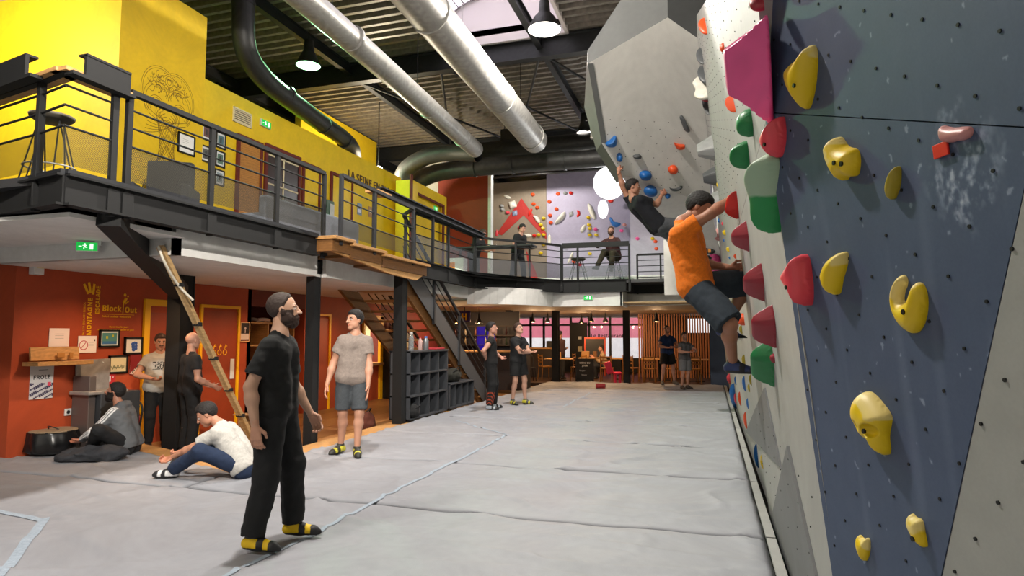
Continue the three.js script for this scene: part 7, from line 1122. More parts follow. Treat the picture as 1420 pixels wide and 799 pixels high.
  const bo = thing('wall_lettering', 'yellow BlockOut logo with a small climber figure on the orange wall', 'lettering', [WX - 0.002, 1.84, -6.84], RY);
  part('word', [textGeo('Block', 0.085, 0.006).translate(0.0, -0.0, 0)], yl, bo); part('word', [textGeo('Out', 0.085, 0.006).translate(0.36, -0.01, 0)], yl, bo);
  part('figure', [rod([0.325, -0.02, 0.004], [0.33, 0.13, 0.004], 0.007, 5), rod([0.33, 0.13, 0.004], [0.37, 0.2, 0.004], 0.02, 6), rod([0.36, 0.12, 0.004], [0.41, 0.16, 0.004], 0.012, 6), new THREE.SphereGeometry(0.022, 10, 8).scale(1, 1, 0.2).translate(0.35, 0.25, 0.004), new THREE.SphereGeometry(0.014, 10, 8).scale(1, 1, 0.2).translate(0.4, 0.23, 0.004)], yl, bo);
  part('rule', [gBox(0.52, 0.006, 0.004, 0.26, -0.04, 0.002)], yl, bo); part('small_line', [textGeo('Salle d escalade - Restaurant', 0.026, 0.004, fontR).translate(0.0, -0.085, 0)], yl, bo);
  part('small_line', [textGeo('Ouvert tous les jours', 0.024, 0.004, fontR).translate(0.12, -0.24, 0), textGeo('Retrouvez la salle et le restaurant sur place', 0.022, 0.004, fontR).translate(-0.06, -0.28, 0)], yl, bo);
  // doors in the orange wall
  const od = mat(0x9c3d1b, 0.5, 0, { map: T.paint });
  function lowDoor(name, label, z0, z1, y1, fw) { const o = structGroup(name, label), w = z0 - z1, zc = (z0 + z1) / 2, h = y1 - FW; part('door_frame', [gBox(0.05, h, fw, -8.185, FW + h / 2, z0 - fw / 2), gBox(0.05, h, fw, -8.185, FW + h / 2, z1 + fw / 2), gBox(0.05, fw, w, -8.185, y1 + fw / 2 + 0.0005, zc)], M.yellowTrim, o); part('door_leaf', [gBox(0.02, h - fw, w - 2 * fw, -8.195, FW + (h - fw) / 2, zc)], od, o); return o; }
  lowDoor('door_1', 'orange door in a thick yellow frame behind two standing people', -7.52, -8.42, 1.95, 0.1);
  const d2 = lowDoor('door_2', 'orange toilet door in a thin yellow frame with pictograms', -8.63, -9.57, 1.97, 0.05);
  for (let i = 0; i < 3; i++) part('pictogram', [new THREE.TorusGeometry(0.045, 0.008, 5, 18).scale(1, 1, 0.3).rotateY(RY).translate(-8.183, 1.2, -8.97 - i * 0.13), rod([-8.183, 1.26, -8.96 - i * 0.13], [-8.183, 1.34, -8.99 - i * 0.13], 0.008, 5), rod([-8.183, 1.3, -8.96 - i * 0.13], [-8.183, 1.31, -9.02 - i * 0.13], 0.006, 5)], yl, d2);
  part('push_plate', [rBox(0.012, 0.36, 0.1, -8.18, 0.9, -9.42, 0.02)], M.white, d2);
  lowDoor('door_3', 'orange door in a thin yellow frame beyond the shoe niche', -11.93, -12.48, 1.92, 0.05);
  const hw = structGroup('window_1', 'serving hatch in a yellow frame'); part('window_frame', [span(-8.22, -8.15, -0.3, 1.98, -13.88, -13.96), span(-8.22, -8.15, -0.3, 1.98, -14.72, -14.86), span(-8.22, -8.15, 1.9, 2.0, -13.88, -14.86)], M.yellowTrim, hw); part('sill', [span(-8.5, -8.1, 0.74, 0.8, -13.9, -14.84)], M.wood, hw);
  // niche shelf with shoes
  const ns = thing('shoe_shelf', 'wooden shelf unit in the niche with pale shoes on top', 'shelf', [-8.62, 0.0, -10.72], RY);
  part('top', [rBox(1.5, 0.04, 0.5, 0, 1.74, 0, 0.004)], M.wood, ns); for (const x of [-0.74, -0.1, 0.72]) part('divider', [gBox(0.03, 1.86, 0.48, x, 0.8, 0)], M.wood, ns); for (const y of [0.4, 0.85, 1.3]) part('shelf_board', [gBox(1.46, 0.03, 0.46, 0, y, 0)], M.wood, ns);
  for (let i = 0; i < 5; i++) { const s2 = one('climbing_shoe', 'pale worn shoe on top of the niche shelf', 'shoe', [tube([[-0.1, 0.03, 0], [-0.02, 0.045, 0], [0.07, 0.035, 0], [0.12, 0.02, 0]], 0.035, 10, 8)], mat(0xb9a39a, 0.8), 'shoes on the niche shelf'); s2.position.set(-8.5 + (i % 2) * 0.12, 1.765, -10.3 - i * 0.17); s2.rotation.y = i * 0.8; }
  // fountain
  const stl = mat(0xb0aaa4, 0.4, 0.35, { map: T.metal });
  const ft = thing('water_fountain', 'stainless steel drinking fountain with splash panel and grey cabinet', 'drinking fountain', [-8.19, FW, -6.76], RY);
  part('splash_panel', [rBox(0.5, 0.5, 0.03, -0.05, 1.06, 0.03, 0.006)], stl, ft); part('side_panel', [rBox(0.1, 0.95, 0.3, -0.27, 0.62, 0.16, 0.01)], mat(0x6a605c, 0.4, 0.4), ft); part('cabinet', [rBox(0.62, 0.86, 0.38, 0.1, 0.43, 0.2, 0.015)], mat(0x3c3f43, 0.5, 0.2), ft); part('basin', [rBox(0.6, 0.05, 0.36, -0.08, 0.87, 0.2, 0.015)], stl, ft); part('spout', [tube([[-0.2, 0.89, 0.1], [-0.2, 1.0, 0.12], [-0.15, 1.02, 0.2]], 0.012, 16, 6)], stl, ft); parts('screw', [new THREE.SphereGeometry(0.012, 8, 6).translate(-0.15, 1.26, 0.05), new THREE.SphereGeometry(0.012, 8, 6).translate(0.08, 1.26, 0.05)], M.white, ft);
  const so = thing('wall_socket', 'white wall socket low on the orange wall', 'socket', [-8.19, 0.48, -6.4], RY); part('plate', [rBox(0.09, 0.09, 0.02, 0, 0, 0, 0.006)], M.white, so); part('hole', [new THREE.CylinderGeometry(0.024, 0.024, 0.01, 14).rotateX(RY).translate(0, 0, 0.008)], M.steelGrey, so);
  // bag drum
  const dr = thing('waste_drum', 'round bin in a black plastic bag with a beige lid beside the orange wall', 'bin', [-8.06, 0.0, -6.12]);
  const bagG = lathe([[0, 0.01], [0.22, 0.01], [0.29, 0.06], [0.3, 0.16], [0.27, 0.26], [0.26, 0.29]], 40); { const p = bagG.attributes.position; for (let i = 0; i < p.count; i++) { const x = p.getX(i), y = p.getY(i), z = p.getZ(i), a = Math.atan2(z, x), k = 1 + noise(Math.cos(a) * 3, y * 9, Math.sin(a) * 3) * 0.2; p.setXYZ(i, x * k, y, z * k); } bagG.computeVertexNormals(); }
  part('bag', [bagG], mat(0x131416, 0.28), dr); part('lid', [lathe([[0, 0.3], [0.24, 0.3], [0.265, 0.29], [0.265, 0.275], [0, 0.27]], 32)], mat(0x8b7a62, 0.8, 0, { map: T.fabric }), dr); part('cord', [tube([[-0.08, 0.3, 0], [-0.03, 0.34, 0.05], [0.05, 0.33, 0.04], [0.1, 0.3, 0]], 0.007, 16, 5)], M.black, dr);
  // extinguisher
  const ex = thing('fire_extinguisher', 'red fire extinguisher with black hose standing by the yellow door', 'fire extinguisher', [-8.06, FW, -7.3]);
  part('cylinder', [lathe([[0, 0], [0.095, 0], [0.1, 0.02], [0.1, 0.42], [0.07, 0.5], [0.03, 0.54], [0, 0.54]], 24)], mat(0xa31518, 0.3), ex); part('valve', [rBox(0.05, 0.07, 0.05, 0, 0.57, 0, 0.01), rBox(0.13, 0.02, 0.03, 0.04, 0.6, 0, 0.005)], M.black, ex); part('hose', [tube([[0, 0.57, 0.02], [0.1, 0.68, 0.02], [0.18, 0.6, 0.02], [0.15, 0.3, 0.03], [0.12, 0.15, 0.03]], 0.014, 30, 7)], M.black, ex); part('label', [rBox(0.09, 0.16, 0.01, 0.02, 0.25, 0.096, 0.004)], M.paper, ex);
  // jacket heap
  const jk = (x, y, z) => { let d = smin(dEll(x, y, z, 0, 0.06, 0, 0.3, 0.1, 0.17), dEll(x, y, z, -0.22, 0.04, 0.1, 0.16, 0.07, 0.12), 0.08); d = smin(d, dEll(x, y, z, 0.2, 0.07, -0.02, 0.18, 0.1, 0.14), 0.08); return Math.max(d + noise(x * 7, y * 9, z * 7) * 0.04 + noise(x * 17, y * 20, z * 17) * 0.014, 0.002 - y); };
  const ja = one('jacket', 'dark grey jacket crumpled on the mat before the seated person in grey', 'jacket', nets(jk, [-0.5, -0.02, -0.32], [0.5, 0.26, 0.34], 0.012, 2.2), cloth(0x35373d)); ja.position.set(-7.12, 0.005, -5.93); ja.rotation.y = 0.25;
  // cardboard box, leaning boards
  const cb = thing('cardboard_box', 'brown cardboard box behind the person in white tee', 'box', [-5.98, FW, -7.5], 0.1); const cbm = mat(0x9a7046, 0.85, 0, { map: T.wood }); parts('side', [gBox(0.46, 0.56, 0.01, 0, 0.28, 0.2), gBox(0.46, 0.56, 0.01, 0, 0.28, -0.2), gBox(0.01, 0.56, 0.4, 0.225, 0.28, 0), gBox(0.01, 0.56, 0.4, -0.225, 0.28, 0)], cbm, cb); part('bottom', [gBox(0.46, 0.02, 0.4, 0, 0.01, 0)], cbm, cb); parts('flap', [gBox(0.46, 0.012, 0.14, 0, 0.57, 0.26), gBox(0.12, 0.012, 0.4, 0.28, 0.55, 0)], cbm, cb);
  const lp = thing('leaning_board', 'long pale wooden board pair leaning from the box up to the brace', 'board'); const a = [-5.95, -0.1, -7.4], b2 = [-5.56, 2.44, -5.28];
  const off = (p, k) => [p[0] + k, p[1], p[2]]; part('board', [beam(off(a, -0.022), off(b2, -0.02), 0.034, 0.055)], mat(0xd0b184, 0.6, 0, { map: T.wood }), lp); part('board', [beam(off(a, 0.02), off(b2, 0.015), 0.034, 0.055)], mat(0xc2a172, 0.6, 0, { map: T.wood }), lp);
  for (const k of [0.22, 0.36, 0.52, 0.68, 0.85]) part('clamp', [rBox(0.09, 0.045, 0.07, a[0] + (b2[0] - a[0]) * k, a[1] + (b2[1] - a[1]) * k, a[2] + (b2[2] - a[2]) * k, 0.006)], M.black, lp);
  part('rope', [tube([[b2[0], b2[1], b2[2] + 0.03], [b2[0] + 0.05, b2[1] - 0.15, b2[2]], [b2[0] - 0.03, b2[1] - 0.4, b2[2] - 0.3], [b2[0] + 0.05, b2[1] - 0.55, b2[2] - 0.42]], 0.014, 24, 6)], mat(0xc9c2b4, 0.9), lp);
}
// ------------------------------------------------------------ downlights in the soffit
function downlight(x, y, z, cd, col, label) { const t = thing('downlight', label, 'ceiling light', [x, y, z], 0, 'small round downlights in the soffit'); part('trim', [new THREE.TorusGeometry(0.06, 0.012, 8, 24).rotateX(RY)], M.white, t); part('lens', [new THREE.CylinderGeometry(0.055, 0.055, 0.008, 20)], new THREE.MeshStandardMaterial({ color: 0x333333, emissive: col, emissiveIntensity: 8 }), t); const l = new THREE.SpotLight(col, cd, 0, 1.3, 0.5, 2); l.position.set(0, -0.03, 0); l.target.position.set(0, -3, 0); l.castShadow = true; l.shadow.radius = 3; t.add(l, l.target); return t; }
for (const z of [-6.4, -8.2, -9.9, -12.0, -14.2]) downlight(-7.1, 2.395, z, 15, WARM, 'small round downlight in the white soffit before the orange wall');
downlight(-9.4, 2.49, -14.4, 40, 0xfff0d8, 'bright ceiling light of the kitchen behind the hatch');
// kitchen shelves behind the hatch
{
  const t = thing('kitchen_shelf', 'white kitchen shelving with crockery behind the yellow hatch', 'shelf', [-10.1, -0.2, -14.5], RY); for (const y of [0.9, 1.35, 1.8]) part('shelf_board', [gBox(1.8, 0.03, 0.3, 0, y, 0)], M.galv, t); part('upright', [gBox(0.04, 2.2, 0.3, -0.9, 1.1, 0), gBox(0.04, 2.2, 0.3, 0.9, 1.1, 0)], M.galv, t);
  for (let i = 0; i < 12; i++) { const b = one('kitchen_container', 'pale kitchen container on the shelf behind the hatch', 'container', [rBox(0.16, 0.2 + (i % 3) * 0.05, 0.2, 0, 0.1 + (i % 3) * 0.025, 0, 0.02)], i % 2 ? M.white : mat(0xb9b58a, 0.6), 'containers behind the hatch'); b.position.set(-10.1, [0.715, 1.165, 1.615][i % 3] + 0.001, -13.85 - (i / 12) * 1.3); }
}
// ------------------------------------------------------------ shoe cubbies beside the stairs
function cubby(label, x0, x1, z0, z1, h, cols, rows) {
  const t = thing('cubby_shelf', label, 'shelf', [x0, 0, z0]), w = z0 - z1, d = x1 - x0, m = mat(0x3e4146, 0.5, 0, { map: T.paint });
  part('side', [gBox(d, h, 0.03, d / 2, h / 2, -0.015)], m, t); part('side', [gBox(d, h, 0.03, d / 2, h / 2, -w + 0.015)], m, t); part('back', [gBox(0.015, h, w, 0.01, h / 2, -w / 2)], M.black, t);
  for (let r = 0; r <= rows; r++) part(r === rows ? 'top' : 'shelf_board', [rBox(d + (r === rows ? 0.04 : 0), 0.03, w, d / 2, 0.015 + (h - 0.03) * r / rows, -w / 2, 0.003)], m, t);
  for (let c = 1; c < cols; c++) part('divider', [gBox(d - 0.02, h - 0.04, 0.02, d / 2, h / 2, -w * c / cols)], m, t); return t;
}
cubby('tall dark grey cubby shelf with twelve compartments beside the stairs', -5.46, -5.06, -10.2, -11.9, 1.22, 4, 3);
cubby('low dark grey cubby bench with four compartments by the stair foot', -5.42, -5.06, -12.0, -13.4, 0.52, 4, 1);
{
  const bottle = (label, z, h, r, c, cap) => { const t = thing('water_bottle', label, 'bottle', [-5.25, 1.22, z]); part('flask', [lathe([[0, 0], [r, 0], [r, h * 0.68], [r * 0.5, h * 0.86], [r * 0.45, h * 0.9], [0, h * 0.9]], 16)], c, t); part('cap', [new THREE.CylinderGeometry(r * 0.55, r * 0.55, h * 0.12, 14).translate(0, h * 0.94, 0)], cap, t); };
  const clear = new THREE.MeshPhysicalMaterial({ color: 0xdfe6ea, roughness: 0.1, transmission: 0.8, thickness: 0 });
  bottle('small pinkish bottle at the near end of the cubby shelf', -10.35, 0.22, 0.035, mat(0xb98f8a, 0.4), M.white); bottle('tall clear plastic bottle on the cubby shelf', -10.62, 0.34, 0.05, clear, M.white); bottle('clear bottle with red label on the cubby shelf', -11.0, 0.25, 0.04, mat(0xc9a9a5, 0.3), mat(0xb03030, 0.4)); bottle('grey flask with blue cap on the cubby shelf', -11.25, 0.26, 0.055, mat(0x8f9296, 0.3, 0.5), mat(0x2b6fc0, 0.4));
  const tr = one('red_tray', 'flat red folded cloth at the end of the cubby shelf', 'cloth', [rBox(0.3, 0.03, 0.42, 0, 0.015, 0, 0.012)], mat(0xb03038, 0.7)); tr.position.set(-5.25, 1.22, -11.62);
  const bagF = (x, y, z) => Math.max(dEll(x, y, z, 0, 0.13, 0, 0.17, 0.15, 0.32) + noise(x * 9, y * 9, z * 9) * 0.03, 0.002 - y); const bg = thing('duffel_bag', 'dark olive bag lying on the low cubby bench', 'bag', [-5.24, 0.525, -12.55]); mesh('bag_body', nets(bagF, [-0.25, -0.02, -0.4], [0.25, 0.34, 0.4], 0.014, 2.2), cloth(0x2b2b24), bg); part('strap', [tube([[0.1, 0.2, -0.2], [0.14, 0.3, 0], [0.1, 0.2, 0.2]], 0.012, 14, 5)], M.black, bg);
  const bp = thing('backpack', 'rust brown backpack leaning by the black landing column', 'backpack', [-5.62, FW, -9.7]); mesh('pack', nets((x, y, z) => Math.max(dEll(x, y, z, 0, 0.16, 0, 0.15, 0.18, 0.2) + noise(x * 9, y * 9, z * 9) * 0.03, 0.002 - y), [-0.25, -0.02, -0.3], [0.25, 0.4, 0.3], 0.014, 2.2), cloth(0x5c2a1a), bp); part('strap', [tube([[0, 0.3, 0.05], [0.08, 0.4, 0], [0, 0.3, -0.08]], 0.012, 12, 5)], M.black, bp);
  const hb = thing('helmet_bag', 'black rounded bag in the bottom near compartment of the tall cubby', 'bag', [-5.12, 0.03, -10.42]); mesh('bag_body', nets((x, y, z) => Math.max(dEll(x, y, z, 0, 0.12, 0, 0.14, 0.13, 0.15) + noise(x * 12, y * 12, z * 12) * 0.02, 0.002 - y), [-0.2, -0.02, -0.2], [0.2, 0.3, 0.2], 0.012, 2.2), cloth(0x17181a), hb); part('strap', [tube([[0.1, 0.18, -0.06], [0.15, 0.22, 0], [0.1, 0.18, 0.06]], 0.01, 12, 5)], M.black, hb);
  const rb = thing('foam_roller', 'small red foam roller lying on the far mats', 'roller', [-2.98, 0.0, -17.95]); part('roll', [new THREE.CylinderGeometry(0.07, 0.07, 0.26, 18).rotateZ(RY).translate(0, 0.075, 0)], mat(0xa8262a, 0.6), rb); part('core', [new THREE.CylinderGeometry(0.03, 0.03, 0.27, 12).rotateZ(RY).translate(0, 0.075, 0)], M.black, rb);
  // dark bar front and papers behind the hatch
  const kb = thing('notice_cabinet', 'dark cabinet with two pale sheets beyond the yellow hatch', 'cabinet', [-8.15, FW, -15.5], RY); part('body', [rBox(1.2, 1.7, 0.3, 0, 0.85, 0.12, 0.01)], mat(0x14100e, 0.6), kb); part('sheet_of_paper', [gBox(0.34, 0.42, 0.006, -0.35, 1.35, 0.275)], mat(0xcfcaa8, 0.8), kb); part('sheet_of_paper', [gBox(0.34, 0.46, 0.006, 0.1, 1.22, 0.275)], mat(0xc9c4a6, 0.8), kb);
  for (let i = 0; i < 4; i++) { const b = one('dark_bottle', 'dark wine bottle on the cabinet beyond the hatch', 'bottle', [lathe([[0, 0], [0.04, 0], [0.04, 0.2], [0.015, 0.26], [0.015, 0.32], [0, 0.32]], 12)], mat(0x140d0a, 0.25), 'wine bottles beyond the hatch'); b.position.set(-8.0, FW + 1.7, -15.1 - i * 0.2); }
}
// ------------------------------------------------------------ bar behind the stairs
{
  const bw = thing('bar_shelf', 'dark back-bar shelving with a violet lit panel behind the stairs', 'shelf', [-7.0, -0.06, -18.9]); part('back', [gBox(2.6, 2.3, 0.04, 0, 1.15, -0.2)], mat(0x15121a, 0.6), bw);
  for (const y of [0.95, 1.25, 1.55, 1.85]) part('shelf_board', [gBox(2.6, 0.03, 0.3, 0, y, -0.05)], M.darkWood, bw);
  part('lit_panel', [gBox(0.6, 0.8, 0.02, 0.2, 1.45, -0.17)], new THREE.MeshStandardMaterial({ color: 0x111111, emissive: 0x3a1ec0, emissiveIntensity: 0.35 }), bw);
  const vl = new THREE.RectAreaLight(0x3a1ec0, 1.5, 0.6, 0.8); vl.position.set(0.2, 1.45, -0.12); vl.rotation.y = Math.PI; bw.add(vl);
  const cols = [0x6b3a1c, 0x2c3a24, 0x8a7a5a, 0x3a1414, 0xb0a890];
  for (let i = 0; i < 14; i++) { const b = one('bar_bottle', 'bottle on the back-bar shelves behind the stairs', 'bottle', [lathe([[0, 0], [0.035, 0], [0.035, 0.15], [0.013, 0.2], [0.013, 0.25], [0, 0.25]], 10)], mat(cols[i % 5], 0.25), 'bottles on the back bar'); b.position.set(-8.1 + (i % 7) * 0.34, -0.06 + (i < 7 ? 1.265 : 1.565), -18.85); }
  const ct = thing('bar_counter', 'dark bar counter with pale top behind the stair foot', 'counter', [-6.3, -0.06, -17.6]); part('front', [gBox(2.6, 1.05, 0.5, 0, 0.52, 0)], M.darkWood, ct); part('top', [rBox(2.8, 0.05, 0.65, 0, 1.08, 0, 0.01)], M.wood, ct);
  const lt = thing('menu_sign', 'small yellow letter H on a violet panel behind the stairs', 'sign', [-6.6, 2.02, -16.7]); part('hanger', [rod([0, 0.14, 0], [0, 0.29, 0], 0.01)], M.steel, lt); part('panel', [gBox(0.34, 0.3, 0.03)], mat(0x2a1a60, 0.5), lt); part('letter', [textGeo('H', 0.2, 0.02).translate(-0.08, -0.1, 0.016)], M.yellowTrim, lt);
}
// ------------------------------------------------------------ cafe below the far platform
{
  const fac = structGroup('window_2', 'dark framed cafe window front'); const fm = mat(0x120f0e, 0.5, 0.2); const xs = [-8.3, -7.55, -6.95, -6.3, -5.75, -4.95, -4.05, -3.3, -2.65];
  for (const x of xs) part('mullion', [gBox(0.09, 2.5, 0.1, x, 1.15, -27)], fm, fac);
  part('transom', [span(-8.3, -2.6, 1.9, 1.98, -27.05, -26.95)], fm, fac); part('head', [span(-8.4, 0.6, 2.28, 2.4, -27.1, -26.9)], fm, fac); part('apron', [span(-8.3, -2.65, -0.1, 0.55, -27.06, -26.94)], fm, fac);
  for (let i = 0; i < xs.length - 1; i++) { part('window_pane', [span(xs[i] + 0.045, xs[i + 1] - 0.045, 0.55, 1.9, -27.003, -26.997)], M.glass, fac); part('window_pane', [span(xs[i] + 0.045, xs[i + 1] - 0.045, 1.98, 2.28, -27.003, -26.997)], M.glass, fac); }
  const ln = one('window_lettering', 'dark handwritten lettering on the cafe window pane', 'lettering', [textGeo('Le Restaurant', 0.15, 0.006)], fm); ln.position.set(-4.86, 1.4, -26.99);
  struct('wall_cafe_left', [span(-9.0, -8.3, -0.4, 2.3, -19.6, -27.1)], mat(0x2a1712, 0.8)); struct('wall_cafe_right', [span(0.6, 0.8, -0.4, 2.9, -20.6, -27.1)], mat(0x2a2420, 0.8)); struct('wall_cafe_end', [span(-2.6, 0.7, -0.4, 2.4, -27.1, -26.95)], mat(0x2a2420, 0.8));
  const dd = thing('cafe_door', 'dark cafe door leaf with two small notices', 'door', [-5.35, -0.06, -26.7]); part('leaf', [gBox(0.75, 2.1, 0.05, 0, 1.05, 0)], fm, dd); part('handle', [rod([0.28, 0.9, 0.05], [0.28, 1.2, 0.05], 0.015)], M.galv, dd); part('notice', [gBox(0.14, 0.12, 0.006, 0.06, 1.45, 0.03)], M.paper, dd); part('notice', [gBox(0.18, 0.22, 0.006, 0.06, 0.98, 0.03)], M.cream, dd);
  const sc = thing('slat_screen', 'screen of upright orange-brown wooden slats at the cafe end', 'screen', [-2.55, -0.06, -24.2]); for (let i = 0; i < 28; i++) part('slat', [gBox(0.045, 2.34, 0.06, i * 0.092, 1.17, 0)], mat([0x9c6238, 0x90562f, 0xa66c42][i % 3], 0.6), sc); parts('rail', [gBox(2.6, 0.06, 0.03, 1.26, 0.25, -0.045), gBox(2.6, 0.06, 0.03, 1.26, 2.2, -0.045)], M.darkWood, sc);
  const lw = structGroup('window_3', 'small bright window behind the slats'); part('window_pane', [span(-0.9, 0.0, 1.6, 2.2, -26.94, -26.93)], new THREE.MeshStandardMaterial({ color: 0x888888, emissive: 0xffffff, emissiveIntensity: 0.8 }), lw); part('window_frame', [span(-0.95, 0.05, 2.2, 2.25, -26.95, -26.9), span(-0.95, 0.05, 1.55, 1.6, -26.95, -26.9)], fm, lw);
  function table(label, x, z, w = 0.9, d = 0.7) { const t = thing('cafe_table', label, 'table', [x, -0.06, z], 0, 'cafe tables'); part('tabletop', [rBox(w, 0.035, d, 0, 0.74, 0, 0.008)], M.wood, t); part('pedestal', [rod([0, 0.72, 0], [0, 0.03, 0], 0.035)], M.steel, t); part('foot', [gBox(w * 0.6, 0.03, 0.06, 0, 0.015, 0), gBox(0.06, 0.03, d * 0.6, 0, 0.015, 0)], M.steel, t); return t; }
  table('wooden cafe table with a paper cup holder near the counter', -5.0, -21.45, 0.9); table('wooden cafe table before the red framed chalkboard', -4.2, -22.95, 0.7); table('wooden cafe table beside the thin black column', -3.0, -22.6, 0.7); table('wooden cafe table at the foot of the slat screen', -1.7, -22.6, 1.2); table('small wooden cafe table beside the dark blue end panel', -0.45, -22.4, 0.8);
  function chair(label, x, z, turn) { const t = thing('cafe_chair', label, 'chair', [x, -0.06, z], turn, 'wooden cafe chairs'), m = mat(0xa06a24, 0.5, 0, { map: T.wood }); part('seat', [rBox(0.42, 0.035, 0.42, 0, 0.45, 0, 0.01)], m, t); for (const [a, b] of [[-0.18, 0.18], [0.18, 0.18]]) part('leg', [rod([a, 0.44, b], [a * 1.1, 0, b * 1.1], 0.018)], m, t); for (const a of [-0.18, 0.18]) part('leg', [rod([a, 0.88, -0.22], [a, 0.44, -0.19], 0.018), rod([a, 0.44, -0.19], [a * 1.1, 0, -0.23], 0.018)], m, t); for (const y of [0.62, 0.72, 0.83]) part('back_rail', [rBox(0.36, 0.05, 0.02, 0, y, -0.21, 0.005)], m, t); return t; }
  chair('wooden chair drawn up to the near cafe table', -4.4, -21.9, -1.9); chair('wooden chair behind the near cafe table', -5.6, -22.0, 2.2); chair('wooden chair with its back to the mats before the seated person in beige', -3.35, -21.5, Math.PI); chair('wooden chair beside the pink toy', -2.6, -21.9, 2.8); chair('wooden chair before the slat screen by the black column', -1.95, -21.6, Math.PI); chair('wooden chair behind the person in blue', -1.2, -21.9, 2.6); chair('wooden chair at the table by the blue end panel', -0.55, -21.7, 3.4); chair('wooden chair turned aside near the chalk menu', -4.7, -23.6, 1.5);
  const wc = thing('wire_chair', 'dark metal wire chair beside the lattice column', 'chair', [-5.95, -0.06, -21.0], 0.5); part('seat', [rBox(0.42, 0.02, 0.42, 0, 0.45, 0, 0.01)], M.steel, wc); for (const [a, b] of [[-0.18, -0.18], [0.18, -0.18], [-0.18, 0.18], [0.18, 0.18]]) part('leg', [rod([a, 0.45, b], [a * 1.2, 0, b * 1.2], 0.012)], M.steel, wc); part('backrest', [tube([[-0.2, 0.45, -0.2], [-0.18, 0.85, -0.25], [0.18, 0.85, -0.25], [0.2, 0.45, -0.2]], 0.012, 20, 6)], M.steel, wc);
  const cb = thing('chalkboard', 'free-standing chalkboard in a red wooden frame', 'chalkboard', [-4.2, -0.06, -24.0], 0.05); part('board', [gBox(0.72, 1.0, 0.02, 0, 0.95, 0).rotateX(-0.12)], M.black, cb); part('frame', [gBox(0.8, 0.06, 0.04, 0, 1.46, 0).rotateX(-0.12), gBox(0.06, 1.46, 0.04, -0.38, 0.75, 0).rotateX(-0.12), gBox(0.06, 1.46, 0.04, 0.38, 0.75, 0).rotateX(-0.12)], mat(0xa8381c, 0.6), cb); part('rear_leg', [rod([-0.36, 1.4, -0.18], [-0.36, 0, -0.55], 0.02), rod([0.36, 1.4, -0.18], [0.36, 0, -0.55], 0.02)], mat(0xa8381c, 0.6), cb);
  const mb = frameF('black menu board with white chalk writing standing by the mats', 'menu board', 0.62, 0.75, [-4.05, 0.34, -21.2], 0, (x, w, h) => { x.fillStyle = '#0c0c0c'; x.fillRect(0, 0, w, h); x.fillStyle = '#e8e8e8'; x.font = 'bold 22px sans-serif'; x.fillText('MENU DU', 30, 40); x.fillText('JOUR', 55, 66); x.font = '18px sans-serif'; x.fillText('burger', 30, 110); x.fillText('house', 50, 150); }, 0x0a0a0a, 0.03, 'menu_board'); part('stand', [gBox(0.5, 0.06, 0.3, 0, -0.37, 0)], M.black, mb);
  const pk = thing('pink_toy', 'bright pink plastic toy chair leaning by the thin column', 'toy', [-2.95, -0.06, -21.0], 0.3); const pm = mat(0xe03055, 0.45); part('backrest', [rBox(0.22, 0.4, 0.06, -0.1, 0.55, 0, 0.03).rotateZ(0.3)], pm, pk); part('seat', [rBox(0.26, 0.08, 0.26, 0.02, 0.32, 0, 0.03)], pm, pk); part('leg', [rBox(0.06, 0.3, 0.06, 0.1, 0.15, 0.08, 0.02), rBox(0.06, 0.3, 0.06, -0.06, 0.15, -0.08, 0.02), rBox(0.06, 0.3, 0.06, 0.1, 0.15, -0.08, 0.02), rBox(0.06, 0.3, 0.06, -0.06, 0.15, 0.08, 0.02)], pm, pk);
  const cc = thing('cafe_counter', 'dark wooden cafe counter with objects before the windows', 'counter', [-6.0, -0.06, -23.2]); part('front', [gBox(1.5, 1.05, 0.6, 0, 0.52, 0)], M.darkWood, cc); part('top', [rBox(1.6, 0.05, 0.7, 0, 1.07, 0, 0.01)], M.wood, cc); part('till', [rBox(0.3, 0.25, 0.3, 0.3, 1.22, 0, 0.03)], M.black, cc);
  for (const [x, z, k] of [[-5.0, -21.45, 0], [-4.0, -22.95, 1], [-4.35, -22.95, 2]]) { const p = one('cup_holder', ['pale wooden cutlery pot on the near cafe table', 'brown pot on the table before the seated person in beige', 'wooden crate on the table before the chalkboard'][k], 'pot', [rBox(0.14 + (k === 2 ? 0.14 : 0), 0.22, 0.14, 0, 0.11, 0, 0.01)], k === 1 ? M.brownWood : M.wood); p.position.set(x, 0.7, z); }
  function pendant(x, z, label, y = 1.95) { const t = thing('cafe_pendant', label, 'lamp', [x, y, z], 0, 'black cafe pendant lamps'); part('shade', [lathe([[0.02, 0.3], [0.035, 0.2], [0.05, 0.12], [0.11, 0], [0.105, 0], [0.045, 0.11], [0.02, 0.2]], 18)], M.black, t); part('cable', [rod([0, 0.3, 0], [0, 2.3 - y, 0], 0.006, 5)], M.black, t); part('bulb', [new THREE.SphereGeometry(0.04, 12, 8).translate(0, 0.03, 0)], new THREE.MeshStandardMaterial({ color: 0x222222, emissive: 0xffb060, emissiveIntensity: 14 }), t); const l = new THREE.PointLight(0xffcf9a, 5, 0, 2); l.position.set(0, -0.03, 0); l.castShadow = true; l.shadow.radius = 2; t.add(l); }
  for (const [x, z] of [[-5.8, -21], [-5.35, -21.3], [-3.78, -21], [-3.4, -21.6], [-1.7, -21.5], [-4.6, -23.5]]) pendant(x, z, 'black cone pendant lamp with warm bulb over the cafe tables');
  for (const [x, z] of [[-7.1, -17.3], [-6.4, -17.3]]) pendant(x, z, 'black cone pendant lamp with warm bulb over the bar counter', 1.85);
}
